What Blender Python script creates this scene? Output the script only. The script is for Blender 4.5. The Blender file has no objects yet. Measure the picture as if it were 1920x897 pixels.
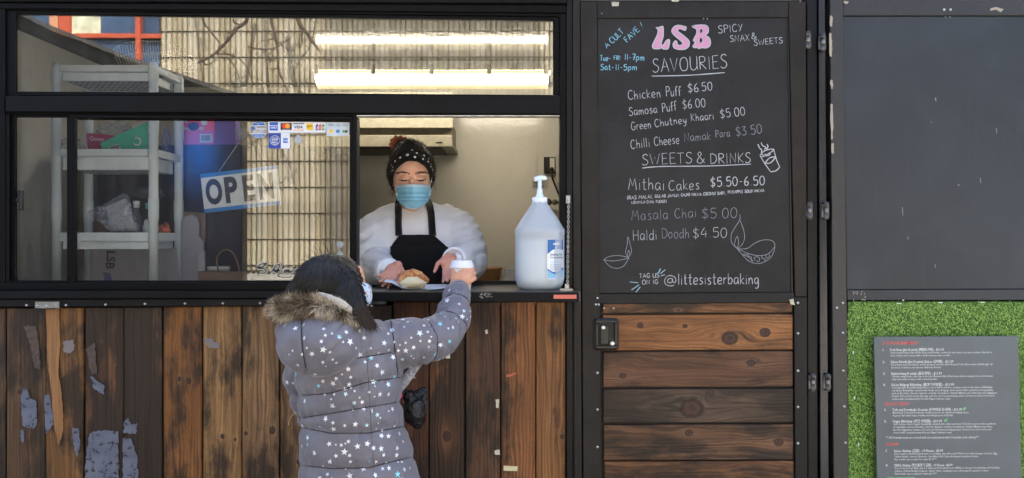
import bpy, bmesh, math, random
import numpy as np
from mathutils import Vector, Matrix, noise
from mathutils.bvhtree import BVHTree
random.seed(7); np.random.seed(7)
scene = bpy.context.scene
COL = scene.collection

# ------------------------------------------------------------------ camera, sky, sun, exposure
CD = 2.6           # camera stands 2.6 m in front of the hatch wall
HC = 1.45          # eye height
PX = 600.0         # photo pixels per metre on the wall plane
cam = bpy.data.cameras.new('camera'); camo = bpy.data.objects.new('camera', cam); COL.objects.link(camo)
camo.location = (0, -CD, HC); camo.rotation_euler = (math.radians(90), 0, 0)
cam.sensor_width = 36; cam.lens = 36*CD/(1920/PX); cam.clip_end = 500; cam.clip_start = .05
scene.camera = camo
scene.render.resolution_x = 1024; scene.render.resolution_y = 478
SUN_EL, SUN_AZ = 46, 20      # sun behind the trailer, a little to the right
w = bpy.data.worlds.new('World'); scene.world = w; w.use_nodes = True
nt = w.node_tree; nt.nodes.clear()
sky = nt.nodes.new('ShaderNodeTexSky'); sky.sky_type = 'NISHITA'; sky.sun_disc = False
sky.sun_elevation = math.radians(SUN_EL); sky.sun_rotation = math.radians(SUN_AZ)
sky.air_density = 1.0; sky.dust_density = 4.0
bgn = nt.nodes.new('ShaderNodeBackground'); bgn.inputs['Strength'].default_value = .14
ow = nt.nodes.new('ShaderNodeOutputWorld')
nt.links.new(sky.outputs[0], bgn.inputs[0]); nt.links.new(bgn.outputs[0], ow.inputs[0])
sl = bpy.data.lights.new('sun', 'SUN'); sl.energy = 3.6; sl.angle = math.radians(.5); sl.color = (1, .95, .87)
so = bpy.data.objects.new('sun', sl); COL.objects.link(so)
_d = Vector((math.sin(math.radians(SUN_AZ))*math.cos(math.radians(SUN_EL)),
             math.cos(math.radians(SUN_AZ))*math.cos(math.radians(SUN_EL)), math.sin(math.radians(SUN_EL))))
so.rotation_euler = _d.to_track_quat('Z', 'Y').to_euler(); so.location = (2, 8, 9)
scene.view_settings.view_transform = 'Standard'; scene.view_settings.look = 'None'
scene.view_settings.exposure = 2.4; scene.view_settings.gamma = 1
scene.render.engine = 'CYCLES'
scene.cycles.max_bounces = 8; scene.cycles.transparent_max_bounces = 16

# ------------------------------------------------------------------ coordinates
def S(px, py, Y=0.0):
    """the point that stands at depth Y behind the wall plane on the sight line of photo pixel px,py"""
    k = (CD+Y)/CD/PX
    return Vector(((px-960)*k, Y, HC-(py-448)*k))
def RS(px, py, Y):
    """a point on the far side of the lane (negative Y) whose mirror image in the panes is at px,py"""
    k = (CD-Y)/CD/PX
    return Vector(((px-960)*k, Y, HC-(py-448)*k))
def mm(px, Y=0.0): return px*(CD+Y)/CD/PX
def lin(c):
    return tuple((x/255/12.92) if x/255 <= .04045 else ((x/255+.055)/1.055)**2.4 for x in c)

# ------------------------------------------------------------------ mesh collector
class MB:
    def __init__(s): s.V = []; s.F = []; s.M = []; s.S = []
    def add(s, vs, fs, m=0, sm=False):
        o = len(s.V); s.V += [tuple(v) for v in vs]
        for f in fs: s.F.append(tuple(i+o for i in f)); s.M.append(m); s.S.append(sm)
        return s
    def mesh(s, name, mats, center=None):
        me = bpy.data.meshes.new(name)
        c = Vector((0, 0, 0)) if center is None else center
        A = np.array(s.V, dtype=float)-np.array(c)
        me.from_pydata(A.tolist(), [], s.F)
        for m in mats: me.materials.append(m)
        me.polygons.foreach_set('material_index', s.M); me.polygons.foreach_set('use_smooth', s.S)
        me.update(); return me
    def build(s, name, mats, parent=None, origin=None, **kw):
        if not isinstance(mats, (list, tuple)): mats = [mats]
        A = np.array(s.V, dtype=float)
        c = Vector(((A.min(0)+A.max(0))/2).tolist()) if origin is None else Vector(origin)
        me = s.mesh(name, mats, c)
        return put(name, me, c, parent, **kw)
    def prism(s, pts, Yf, dep, bev=.0015, m=0, sm=False):
        """outline pts [(x,z)] clockwise or not, front face at Yf, extruded away from the viewer"""
        a = sum(pts[i][0]*pts[(i+1) % len(pts)][1]-pts[(i+1) % len(pts)][0]*pts[i][1] for i in range(len(pts)))
        if a < 0: pts = pts[::-1]
        n = len(pts); ins = []
        for i in range(n):
            p0, p1, p2 = Vector(pts[i-1]), Vector(pts[i]), Vector(pts[(i+1) % n])
            d1 = (p1-p0).normalized(); d2 = (p2-p1).normalized()
            n1 = Vector((-d1.y, d1.x)); n2 = Vector((-d2.y, d2.x)); b = n1+n2
            b = b/max(.4, b.dot(n1)) if b.length > 1e-6 else n1
            ins.append(p1+b*bev)
        V = [(p[0], Yf, p[1]) for p in ins]+[(p[0], Yf+bev, p[1]) for p in pts]+[(p[0], Yf+dep, p[1]) for p in pts]
        F = [tuple(range(n))]
        for i in range(n):
            j = (i+1) % n
            F += [(i, n+i, n+j, j), (n+i, 2*n+i, 2*n+j, n+j)]
        F.append(tuple(2*n+i for i in reversed(range(n))))
        return s.add(V, F, m, sm)
    def flat(s, pts, Y, m=0):
        a = sum(pts[i][0]*pts[(i+1) % len(pts)][1]-pts[(i+1) % len(pts)][0]*pts[i][1] for i in range(len(pts)))
        if a < 0: pts = pts[::-1]
        return s.add([(p[0], Y, p[1]) for p in pts], [tuple(range(len(pts)))], m)
    def box(s, a, b, m=0):
        x0, y0, z0 = a; x1, y1, z1 = b
        V = [(x0, y0, z0), (x1, y0, z0), (x1, y1, z0), (x0, y1, z0), (x0, y0, z1), (x1, y0, z1), (x1, y1, z1), (x0, y1, z1)]
        return s.add(V, [(0, 1, 5, 4), (1, 2, 6, 5), (2, 3, 7, 6), (3, 0, 4, 7), (4, 5, 6, 7), (3, 2, 1, 0)], m)
    def obox(s, c, size, rot, m=0):
        """box of size about c turned by the rotation matrix rot"""
        V = [Vector(c)+rot @ Vector((size[0]*i/2, size[1]*j/2, size[2]*k/2)) for k in (-1, 1) for (i, j) in ((-1, -1), (1, -1), (1, 1), (-1, 1))]
        return s.add(V, [(0, 1, 5, 4), (1, 2, 6, 5), (2, 3, 7, 6), (3, 0, 4, 7), (4, 5, 6, 7), (3, 2, 1, 0)], m)
    def tube(s, path, r, n=8, m=0, sm=True, closed=False):
        path = [Vector(p) for p in path]; R = r if isinstance(r, (list, tuple)) else [r]*len(path)
        L = len(path); V = []; up = None
        for i, p in enumerate(path):
            if closed: d = path[(i+1) % L]-path[i-1]
            else: d = path[min(i+1, L-1)]-path[max(i-1, 0)]
            d.normalize()
            if up is None: up = Vector((0, 0, 1)) if abs(d.z) < .9 else Vector((0, 1, 0))
            a = (up-d*up.dot(d)).normalized(); b = d.cross(a); up = a
            for k in range(n):
                t = 2*math.pi*k/n; V.append(p+(a*math.cos(t)+b*math.sin(t))*R[i])
        F = []
        for i in range(L if closed else L-1):
            j = (i+1) % L
            for k in range(n):
                q = (k+1) % n; F.append((i*n+k, i*n+q, j*n+q, j*n+k))
        if not closed: F += [tuple(reversed(range(n))), tuple((L-1)*n+k for k in range(n))]
        return s.add(V, F, m, sm)
    def lathe(s, c, prof, n=24, m=0, axis='Z', sm=True):
        """prof [(r,h)] turned about the axis through c"""
        V = []
        for r, h in prof:
            for k in range(n):
                t = 2*math.pi*k/n; a, b = r*math.cos(t), r*math.sin(t)
                V.append((c[0]+a, c[1]+b, c[2]+h) if axis == 'Z' else (c[0]+a, c[1]-h, c[2]+b))
        F = []
        for i in range(len(prof)-1):
            for k in range(n):
                q = (k+1) % n; F.append((i*n+k, i*n+q, (i+1)*n+q, (i+1)*n+k))
        F += [tuple(reversed(range(n))), tuple((len(prof)-1)*n+k for k in range(n))]
        return s.add(V, F, m, sm)
    def ribbon(s, pts, wd, Y, m=0, rnd=.0):
        """flat line of width wd along pts [(x,z)] lying at depth Y, facing the viewer"""
        P = [Vector(p) for p in pts]; V = []; L = len(P)
        if L < 2: return s
        for i, p in enumerate(P):
            d = P[min(i+1, L-1)]-P[max(i-1, 0)]
            if d.length < 1e-9: d = Vector((1, 0))
            d.normalize(); nn = Vector((-d.y, d.x)); ww = wd*(1+rnd*(random.random()-.5))/2
            if i in (0, L-1): ww *= .7
            a = p+nn*ww; b = p-nn*ww; V += [(a.x, Y, a.y), (b.x, Y, b.y)]
        return s.add(V, [(2*i, 2*i+1, 2*i+3, 2*i+2) for i in range(L-1)], m)
    def grid(s, rows, m=0, sm=True, flip=False):
        n = len(rows[0]); V = [p for r in rows for p in r]
        F = [(i*n+k, i*n+k+1, (i+1)*n+k+1, (i+1)*n+k) for i in range(len(rows)-1) for k in range(n-1)]
        if flip: F = [f[::-1] for f in F]
        return s.add(V, F, m, sm)

WORLD = {}
def put(name, data, loc, parent=None, label=None, cat=None, group=None, kind=None):
    o = bpy.data.objects.new(name, data); COL.objects.link(o)
    loc = Vector(loc); WORLD[o.name] = loc.copy()
    if parent is not None:
        o.parent = parent; o.location = loc-WORLD[parent.name]
    else: o.location = loc
    return tag(o, label, cat, group, kind)
def tag(o, label=None, cat=None, group=None, kind=None):
    if label: o['label'] = label
    if cat: o['category'] = cat
    if group: o['group'] = group
    if kind: o['kind'] = kind
    return o
def thing(name, loc, label, cat, group=None, kind=None):
    return put(name, None, loc, None, label, cat, group, kind)
def dup(o, loc, parent=None, label=None):
    c = o.copy(); COL.objects.link(c); WORLD[c.name] = Vector(loc)
    c.parent = parent; c.location = Vector(loc)-(WORLD[parent.name] if parent else Vector((0, 0, 0)))
    if label: c['label'] = label
    return c
def rect(x0, y0, x1, y1, Y): # pixel rectangle -> outline
    return quad((x0, y0), (x1, y0), (x1, y1), (x0, y1), Y)
def quad(*a):
    Y = a[-1]; return [(S(p[0], p[1], Y).x, S(p[0], p[1], Y).z) for p in a[:-1]]
def slab(name, pts, Yf, dep, mat, parent=None, bev=.0015, **kw):
    return MB().prism(pts, Yf, dep, bev).build(name, mat, parent, **kw)

# ------------------------------------------------------------------ text
def text_pts(s, shear=0, bold=0, res=3):
    cu = bpy.data.curves.new('t', 'FONT'); cu.body = s; cu.size = 1; cu.shear = shear; cu.offset = bold; cu.resolution_u = res
    o = bpy.data.objects.new('t', cu); COL.objects.link(o)
    dg = bpy.context.evaluated_depsgraph_get(); me = bpy.data.meshes.new_from_object(o.evaluated_get(dg))
    V = [tuple(v.co) for v in me.vertices]; F = [tuple(p.vertices) for p in me.polygons]
    bpy.data.objects.remove(o); bpy.data.curves.remove(cu); bpy.data.meshes.remove(me)
    return V, F
def text(mb, s, x, y, h, Y, width=None, ang=0, shear=0, bold=0, m=0, res=3, center=False):
    """s with its baseline starting at photo pixel x,y, em height h px, optional width px"""
    V, F = text_pts(s, shear, bold, res)
    if not V: return
    xs = [v[0] for v in V]; x0, x1 = min(xs), max(xs); sx = h
    if width: sx = width/max(1e-6, x1-x0)
    ca, sa = math.cos(math.radians(ang)), math.sin(math.radians(ang)); out = []
    for v in V:
        a = (v[0]-(x0 if not center else (x0+x1)/2))*sx; b = v[1]*h
        out.append(S(x+a*ca-b*sa*(1), y-(a*sa+b*ca), Y))
    mb.add(out, F, m)

# ------------------------------------------------------------------ materials
class NT:
    def __init__(s, name):
        s.mat = bpy.data.materials.new(name); s.mat.use_nodes = True; s.t = s.mat.node_tree
        s.b = s.t.nodes['Principled BSDF']; s.out = s.t.nodes['Material Output']
    def n(s, kind, **kw):
        x = s.t.nodes.new(kind)
        for k, v in kw.items():
            if k.startswith('i_'): x.inputs[k[2:].replace('_', ' ')].default_value = v
            else: setattr(x, k, v)
        return x
    def l(s, a, b): s.t.links.new(a, b)
    def m(s, op, a, b=None, c=None, clamp=False):
        x = s.t.nodes.new('ShaderNodeMath'); x.operation = op; x.use_clamp = clamp
        for i, v in enumerate((a, b, c)):
            if v is None: continue
            if isinstance(v, (int, float)): x.inputs[i].default_value = v
            else: s.l(v, x.inputs[i])
        return x.outputs[0]
    def mix(s, f, a, b, mode='MIX'):
        x = s.t.nodes.new('ShaderNodeMix'); x.data_type = 'RGBA'; x.blend_type = mode
        for i, v in ((0, f), (6, a), (7, b)):
            if isinstance(v, (int, float)): x.inputs[i].default_value = v
            elif isinstance(v, tuple): x.inputs[i].default_value = (*v[:3], 1)
            else: s.l(v, x.inputs[i])
        return x.outputs[2]
    def noise(s, vec, scale, detail=3, rough=.55, dist=0):
        x = s.n('ShaderNodeTexNoise'); x.inputs['Scale'].default_value = scale; x.inputs['Detail'].default_value = detail
        x.inputs['Roughness'].default_value = rough; x.inputs['Distortion'].default_value = dist
        if vec is not None: s.l(vec, x.inputs['Vector'])
        return x.outputs[0]
    def comb(s, a, b, c=0.0):
        x = s.n('ShaderNodeCombineXYZ')
        for i, v in enumerate((a, b, c)):
            if isinstance(v, (int, float)): x.inputs[i].default_value = v
            else: s.l(v, x.inputs[i])
        return x.outputs[0]
    def ss(s, v, a, b):
        x = s.n('ShaderNodeMapRange'); x.interpolation_type = 'SMOOTHSTEP'
        s.l(v, x.inputs[0]); x.inputs[1].default_value = a; x.inputs[2].default_value = b
        return x.outputs[0]
    def obj(s): return s.n('ShaderNodeTexCoord').outputs['Object']
    def bump(s, h, strength=.3, dist=.002):
        x = s.n('ShaderNodeBump'); x.inputs['Strength'].default_value = strength; x.inputs['Distance'].default_value = dist
        s.l(h, x.inputs['Height']); s.l(x.outputs[0], s.b.inputs['Normal'])
    def setc(s, c):
        if isinstance(c, tuple): s.b.inputs['Base Color'].default_value = (*c[:3], 1)
        else: s.l(c, s.b.inputs['Base Color'])
    def setp(s, rough=None, metal=None, spec=None):
        if rough is not None:
            if isinstance(rough, (int, float)): s.b.inputs['Roughness'].default_value = rough
            else: s.l(rough, s.b.inputs['Roughness'])
        if metal is not None: s.b.inputs['Metallic'].default_value = metal
        if spec is not None: s.b.inputs['Specular IOR Level'].default_value = spec

def plain(name, rgb, rough=.6, metal=0, var=.12, scale=40, bump=.1, bscale=200, spec=None, stretch=(1, 1, 1)):
    """painted / moulded surface with slight mottling and relief; rgb in 0..255"""
    t = NT(name); c = lin(rgb); o = t.obj()
    mp = t.n('ShaderNodeMapping'); t.l(o, mp.inputs[0]); mp.inputs['Scale'].default_value = stretch
    f = t.noise(mp.outputs[0], scale, 4)
    dk = tuple(x*(1-var*2) for x in c); lt = tuple(min(1, x*(1+var*2)) for x in c)
    t.setc(t.mix(t.ss(f, .3, .7), dk, lt)); t.setp(rough, metal, spec)
    if bump: t.bump(t.noise(mp.outputs[0], bscale, 3), bump, .001)
    return t.mat

def worn(name, rgb, rough=.42, chip=(150, 140, 125), chips=.72, var=.2, spec=.5, brown=0.0):
    """weathered dark paint: smears, fine scratches, rare chips"""
    t = NT(name); c = lin(rgb); o = t.obj()
    big = t.noise(o, 5, 4, .6); st = t.n('ShaderNodeMapping'); t.l(o, st.inputs[0]); st.inputs['Scale'].default_value = (30, 30, 2.5)
    streak = t.noise(st.outputs[0], 6, 3)
    base = t.mix(t.ss(big, .3, .75), tuple(x*(1-var) for x in c), tuple(x*(1+var*1.6) for x in c))
    base = t.mix(t.m('MULTIPLY', t.ss(streak, .5, .8), .35), base, tuple(x*1.7+.01 for x in c))
    fine = t.noise(o, 60, 5, .7)
    sp = t.m('MULTIPLY', t.ss(fine, chips, chips+.03), t.ss(big, .45, .6))
    base = t.mix(sp, base, lin(chip)); t.setc(base)
    t.setp(t.m('ADD', rough-.1, t.m('MULTIPLY', big, .25)), 0, spec); t.bump(t.noise(o, 90, 4), .12, .001)
    return t.mat

def wood(name, axis, light, dark, char, knots=(), seed=0, warp=.03, streaks=1.0, patch=None):
    """stained softwood board. axis: grain direction. knots (u,v,r) in metres from the board's centre"""
    t = NT(name); sp = t.n('ShaderNodeSeparateXYZ'); t.l(t.obj(), sp.inputs[0])
    u = sp.outputs[0] if axis == 'X' else sp.outputs[2]; v = sp.outputs[2] if axis == 'X' else sp.outputs[0]
    wv = v; masks = []; halo = None
    for (ku, kv, r) in knots:
        du = t.m('SUBTRACT', u, ku); dv = t.m('SUBTRACT', v, kv)
        q = t.m('ADD', t.m('POWER', t.m('ABSOLUTE', t.m('DIVIDE', du, r*4.5)), 2), t.m('POWER', t.m('ABSOLUTE', t.m('DIVIDE', dv, r*2.2)), 2))
        g = t.m('POWER', 2.718, t.m('MULTIPLY', q, -1))
        wv = t.m('SUBTRACT', wv, t.m('MULTIPLY', t.m('MULTIPLY', dv, g), .92))
        d = t.m('SQRT', t.m('ADD', t.m('POWER', t.m('ABSOLUTE', t.m('DIVIDE', du, r*1.25)), 2), t.m('POWER', t.m('ABSOLUTE', t.m('DIVIDE', dv, r)), 2)))
        d = t.m('ADD', d, t.m('MULTIPLY', t.m('SUBTRACT', t.noise(t.comb(u, v, seed+.3), 60, 2), .5), .35))
        masks.append(d); halo = g if halo is None else t.m('MAXIMUM', halo, g)
    low = t.noise(t.comb(t.m('MULTIPLY', u, 1.6), t.m('MULTIPLY', v, 7), seed*3.7), 1.7, 2)
    wv = t.m('ADD', wv, t.m('MULTIPLY', low, warp*2.2))
    fine = t.noise(t.comb(t.m('MULTIPLY', u, 3.0), t.m('MULTIPLY', wv, 260), seed), 1, 5, .65)
    mid = t.noise(t.comb(t.m('MULTIPLY', u, 1.6), t.m('MULTIPLY', wv, 95), seed+5), 1, 4, .7)
    ring = t.m('ABSOLUTE', t.m('SINE', t.m('MULTIPLY', wv, 260)))
    ring = t.m('POWER', ring, 3)
    ringfade = t.ss(t.noise(t.comb(t.m('MULTIPLY', u, 2.5), t.m('MULTIPLY', v, 12), seed+9), 1.2, 2), .42, .7)
    L, D = lin(light), lin(dark)
    f = t.m('ADD', t.m('MULTIPLY', t.ss(mid, .28, .72), .6), t.m('MULTIPLY', t.ss(fine, .3, .72), .45), clamp=True)
    col = t.mix(f, tuple(x*.72 for x in D), tuple(min(1, x*1.08) for x in L))
    col = t.mix(t.m('MULTIPLY', t.m('MULTIPLY', ring, ringfade), .45*streaks), col, tuple(min(1, x*1.7+.03) for x in L))
    big = t.noise(t.comb(t.m('MULTIPLY', u, 3.2), t.m('MULTIPLY', v, 9), seed+20), 1.3, 5, .62)
    hi = .72-char*.5
    col = t.mix(t.m('MULTIPLY', t.ss(big, hi-.09, hi+.09), .88), col, t.mix(f, lin((11, 8, 6)), lin((44, 32, 23))))
    if halo is not None:
        col = t.mix(t.m('MULTIPLY', t.m('MULTIPLY', halo, .5), t.ss(fine, .3, .6)), col, tuple(min(1, x*1.25+.02) for x in L))
    for d in masks:
        rr = t.m('ABSOLUTE', t.m('SINE', t.m('MULTIPLY', t.m('ADD', d, t.noise(t.comb(u, v, seed+.7), 90, 3)), 4.5)))
        kc = t.mix(rr, lin((42, 26, 20)), lin((72, 47, 35)))
        col = t.mix(t.m('SUBTRACT', 1, t.ss(d, .85, 1.0)), col, kc)
        edge = t.m('SUBTRACT', 1, t.ss(t.m('ABSOLUTE', t.m('SUBTRACT', d, 1.0)), .05, .22))
        col = t.mix(t.m('MULTIPLY', edge, .75), col, lin((24, 16, 13)))
    specks = t.ss(t.noise(t.comb(t.m('MULTIPLY', u, 20), t.m('MULTIPLY', v, 60), seed+2), 2.2, 3), .74, .78)
    col = t.mix(t.m('MULTIPLY', specks, .7), col, lin((30, 22, 18)))
    grit = t.noise(t.comb(t.m('MULTIPLY', u, 120), t.m('MULTIPLY', v, 420), seed+3), 1, 3, .7)
    col = t.mix(t.m('MULTIPLY', t.ss(grit, .35, .75), .45), col, t.mix(.62, col, (.012, .010, .008)))
    t.setc(col); t.setp(.56, 0, .35)
    t.bump(t.m('ADD', fine, t.m('MULTIPLY', ring, .6)), .5, .0016)
    return t.mat

def emis(name, rgb, st):
    t = NT(name); t.setc(rgb); t.b.inputs['Emission Color'].default_value = (*rgb, 1); t.b.inputs['Emission Strength'].default_value = st
    return t.mat
def glassy(name, refl=.08, tint=(1, 1, 1), rough=.0, dirt=0.0):
    t = NT(name); t.t.nodes.remove(t.b)
    tr = t.n('ShaderNodeBsdfTransparent'); tr.inputs[0].default_value = (*tint, 1)
    gl = t.n('ShaderNodeBsdfGlossy'); gl.inputs['Roughness'].default_value = rough
    fr = t.n('ShaderNodeFresnel'); fr.inputs[0].default_value = 1.5
    mx = t.n('ShaderNodeMixShader'); f = t.m('ADD', t.m('MULTIPLY', fr.outputs[0], .9), refl-.036, clamp=True)
    t.l(f, mx.inputs[0]); t.l(tr.outputs[0], mx.inputs[1]); t.l(gl.outputs[0], mx.inputs[2]); last = mx.outputs[0]
    if dirt:
        df = t.n('ShaderNodeBsdfDiffuse'); df.inputs[0].default_value = (.5, .5, .48, 1)
        o = t.obj(); mp = t.n('ShaderNodeMapping'); t.l(o, mp.inputs[0]); mp.inputs['Scale'].default_value = (6, 6, 1.2)
        nn = t.m('MULTIPLY', t.ss(t.noise(mp.outputs[0], 6, 6, .7), .45, .8), dirt)
        m2 = t.n('ShaderNodeMixShader'); t.l(nn, m2.inputs[0]); t.l(last, m2.inputs[1]); t.l(df.outputs[0], m2.inputs[2]); last = m2.outputs[0]
    t.l(last, t.out.inputs[0]); return t.mat
def film(name, rgb, alpha, rough=.25, scale=30, gloss=.5):
    """crinkled clear plastic film"""
    t = NT(name); t.setc(lin(rgb)); t.setp(rough, 0, gloss); o = t.obj()
    f = t.noise(o, scale, 4, .6, 1.5)
    t.l(t.m('ADD', alpha*.5, t.m('MULTIPLY', t.ss(f, .45, .7), alpha), clamp=True), t.b.inputs['Alpha'])
    t.bump(f, .8, .01); return t.mat
def cloth(name, rgb, rough=.9, bump=.3, scale=900, var=.06, sheen=.3, folds=0):
    t = NT(name); c = lin(rgb); o = t.obj(); f = t.noise(o, 18, 4)
    t.setc(t.mix(t.ss(f, .3, .7), tuple(x*(1-var) for x in c), tuple(min(1, x*(1+var)) for x in c)))
    t.setp(rough, 0, .2); t.b.inputs['Sheen Weight'].default_value = sheen
    h = t.noise(o, scale, 2)
    if folds:
        h = t.m('ADD', t.m('MULTIPLY', h, .08), t.m('MULTIPLY', t.noise(o, folds, 3, .5, 1.2), 1.0)); t.bump(h, bump, .012)
    else: t.bump(h, bump, .0006)
    return t.mat
def skin(name, rgb):
    t = NT(name); c = lin(rgb); o = t.obj()
    f = t.noise(o, 22, 3)
    t.setc(t.mix(t.ss(f, .3, .7), (c[0]*.93, c[1]*.86, c[2]*.84), (min(1, c[0]*1.04), c[1]*1.04, c[2]*1.04)))
    t.setp(.48, 0, .4); t.b.inputs['Subsurface Weight'].default_value = .25
    t.b.inputs['Subsurface Radius'].default_value = (.012, .004, .002); t.b.inputs['Subsurface Scale'].default_value = .6
    t.bump(t.noise(o, 900, 2), .08, .0005); return t.mat
# ------------------------------------------------------------------ a hand-drawn stroke alphabet for the chalk writing
G = {}
def _g(ch, w_, *st): G[ch] = (w_, [[tuple(float(v) for v in p.split(',')) for p in q.split()] for q in st])
_g('A', .62, '0,0 .15,.4 .32,1 .45,.55 .6,0', '.1,.35 .52,.38'); _g('B', .55, '.05,0 .06,.5 .05,1', '.05,1 .35,.97 .42,.75 .3,.55 .08,.52 .38,.48 .52,.25 .4,.03 .05,0')
_g('C', .58, '.52,.85 .4,.98 .2,.93 .06,.65 .04,.35 .15,.06 .35,.0 .55,.15'); _g('D', .6, '.05,0 .05,1', '.0,.98 .3,.97 .55,.75 .58,.4 .4,.08 .05,0')
_g('E', .5, '.48,1 .05,.98 .06,.5 .05,0 .5,.02', '.06,.52 .42,.53'); _g('F', .48, '.48,1 .05,.97 .06,.5 .05,0', '.06,.52 .4,.54')
_g('G', .62, '.55,.85 .4,.98 .2,.93 .05,.6 .06,.25 .22,.02 .45,.04 .56,.25 .56,.42', '.35,.42 .62,.43'); _g('H', .6, '.05,1 .05,0', '.55,1 .55,0', '.05,.5 .55,.54')
_g('I', .2, '.1,1 .1,0'); _g('J', .4, '.35,1 .36,.2 .25,0 .08,.03 .02,.2'); _g('K', .52, '.05,1 .05,0', '.5,.95 .08,.45 .5,0')
_g('L', .45, '.05,1 .05,0 .45,.03'); _g('M', .75, '.02,0 .1,.5 .15,1 .38,.35 .6,1 .66,.5 .72,0'); _g('N', .62, '.05,0 .06,1 .54,.03 .56,1')
_g('O', .66, '.35,1 .12,.88 .03,.5 .12,.1 .33,0 .55,.1 .63,.5 .55,.88 .35,1 .25,.96'); _g('P', .52, '.06,0 .06,.5 .05,1', '.0,.96 .35,.98 .5,.78 .4,.55 .08,.47')
_g('R', .55, '.06,0 .06,.5 .05,1', '.0,.96 .35,.98 .5,.78 .38,.56 .08,.5 .3,.3 .55,0'); _g('S', .52, '.48,.88 .35,1 .15,.95 .08,.76 .2,.58 .4,.45 .48,.25 .36,.04 .16,0 .0,.12')
_g('T', .55, '.0,.98 .55,1', '.28,.98 .27,0'); _g('U', .6, '.05,1 .05,.3 .15,.03 .35,0 .5,.15 .55,.4 .56,1', '.56,.4 .58,0'); _g('V', .58, '.0,1 .28,0 .57,1')
_g('W', .8, '.0,1 .2,0 .4,.7 .58,0 .8,1'); _g('X', .52, '.0,1 .52,0', '.5,1 .0,0'); _g('Y', .5, '.0,1 .25,.5', '.5,1 .2,.2 .1,0')
_g('a', .5, '.42,.55 .25,.62 .08,.5 .04,.25 .14,.03 .3,.08 .42,.35 .44,.6', '.44,.6 .44,.15 .5,0'); _g('b', .48, '.05,1 .06,.02', '.06,.3 .2,.58 .38,.52 .44,.28 .32,.03 .08,.05')
_g('c', .42, '.4,.52 .25,.62 .08,.5 .03,.25 .15,.03 .4,.06'); _g('d', .5, '.42,.5 .25,.6 .08,.5 .04,.22 .16,.02 .32,.1 .42,.3', '.44,1 .44,.1 .5,0')
_g('e', .46, '.05,.3 .38,.33 .4,.52 .25,.62 .08,.5 .04,.22 .16,.02 .42,.07'); _g('f', .34, '.36,.92 .25,1.02 .14,.85 .13,.4 .13,0', '.0,.55 .32,.57')
_g('g', .48, '.4,.55 .22,.6 .06,.45 .06,.2 .2,.05 .36,.2 .42,.58', '.42,.58 .42,-.15 .3,-.38 .1,-.34'); _g('h', .46, '.05,1 .05,0', '.05,.3 .2,.56 .35,.5 .4,.25 .4,0')
_g('i', .18, '.09,.58 .09,0', '.09,.82 .1,.78'); _g('k', .42, '.05,1 .05,0', '.38,.6 .07,.28 .42,0'); _g('l', .16, '.08,1 .08,0'); _g('m', .7, '.04,.6 .05,0', '.05,.35 .17,.58 .3,.5 .32,0', '.32,.35 .46,.58 .6,.5 .63,0')
_g('n', .45, '.05,.6 .05,0', '.05,.32 .2,.58 .34,.5 .39,.25 .4,0'); _g('o', .5, '.25,.62 .08,.5 .03,.25 .15,.03 .33,.03 .45,.28 .38,.54 .25,.62'); _g('p', .48, '.05,.6 .05,-.38', '.05,.35 .2,.6 .38,.53 .44,.28 .3,.03 .08,.08')
_g('r', .34, '.05,.6 .06,0', '.06,.35 .18,.56 .34,.56'); _g('s', .4, '.36,.54 .2,.62 .08,.48 .2,.32 .34,.2 .28,.03 .04,.04'); _g('t', .36, '.15,.95 .15,.15 .22,.0 .34,.05', '.0,.6 .34,.62')
_g('u', .46, '.05,.6 .05,.2 .15,.02 .3,.08 .4,.3', '.41,.6 .42,0'); _g('v', .42, '.0,.6 .2,0 .42,.6'); _g('w', .6, '.0,.6 .15,0 .3,.45 .45,0 .6,.6'); _g('y', .46, '.04,.6 .1,.25 .25,.15 .4,.35', '.43,.6 .38,.0 .2,-.35 .05,-.3'); _g('x', .4, '0,.6 .4,0', '.4,.6 0,0')
_g('0', .52, '.27,1 .1,.85 .03,.5 .1,.12 .25,0 .42,.12 .5,.5 .43,.87 .27,1'); _g('1', .2, '.1,1 .1,0'); _g('2', .5, '.05,.8 .2,1 .42,.9 .4,.6 .05,.02 .5,.02'); _g('3', .48, '.05,.95 .4,.95 .2,.62 .42,.45 .4,.12 .2,0 .02,.1')
_g('4', .52, '.3,1 .03,.35 .5,.38', '.4,.7 .38,0'); _g('5', .5, '.46,1 .12,.97 .1,.58 .32,.62 .47,.42 .42,.12 .22,0 .03,.1'); _g('6', .48, '.38,1 .15,.7 .04,.3 .15,.02 .35,.04 .44,.28 .3,.46 .08,.32')
_g('7', .48, '.02,.97 .48,1 .2,0', '.12,.5 .42,.52'); _g('$', .52, '.48,.82 .3,.92 .1,.82 .12,.62 .38,.42 .46,.22 .3,.06 .03,.14', '.28,1.15 .24,-.15'); _g('-', .38, '.05,.42 .33,.43'); _g('.', .16, '.08,.04 .09,.0'); _g(',', .16, '.1,.06 .04,-.15')
_g('(', .24, '.2,1.05 .04,.5 .2,-.1'); _g(')', .24, '.02,1.05 .18,.5 .02,-.1'); _g('!', .18, '.1,1 .09,.3', '.09,.06 .09,.02'); _g('&', .62, '.6,.0 .3,.5 .15,.8 .28,1 .4,.8 .12,.4 .06,.15 .25,0 .45,.12 .58,.4')
_g('@', .9, '.62,.6 .45,.7 .28,.55 .26,.32 .4,.2 .56,.3 .63,.66 .63,.3 .75,.22 .86,.45 .78,.82 .5,1.02 .2,.9 .04,.5 .12,.05 .4,-.15 .72,-.08')
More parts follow.
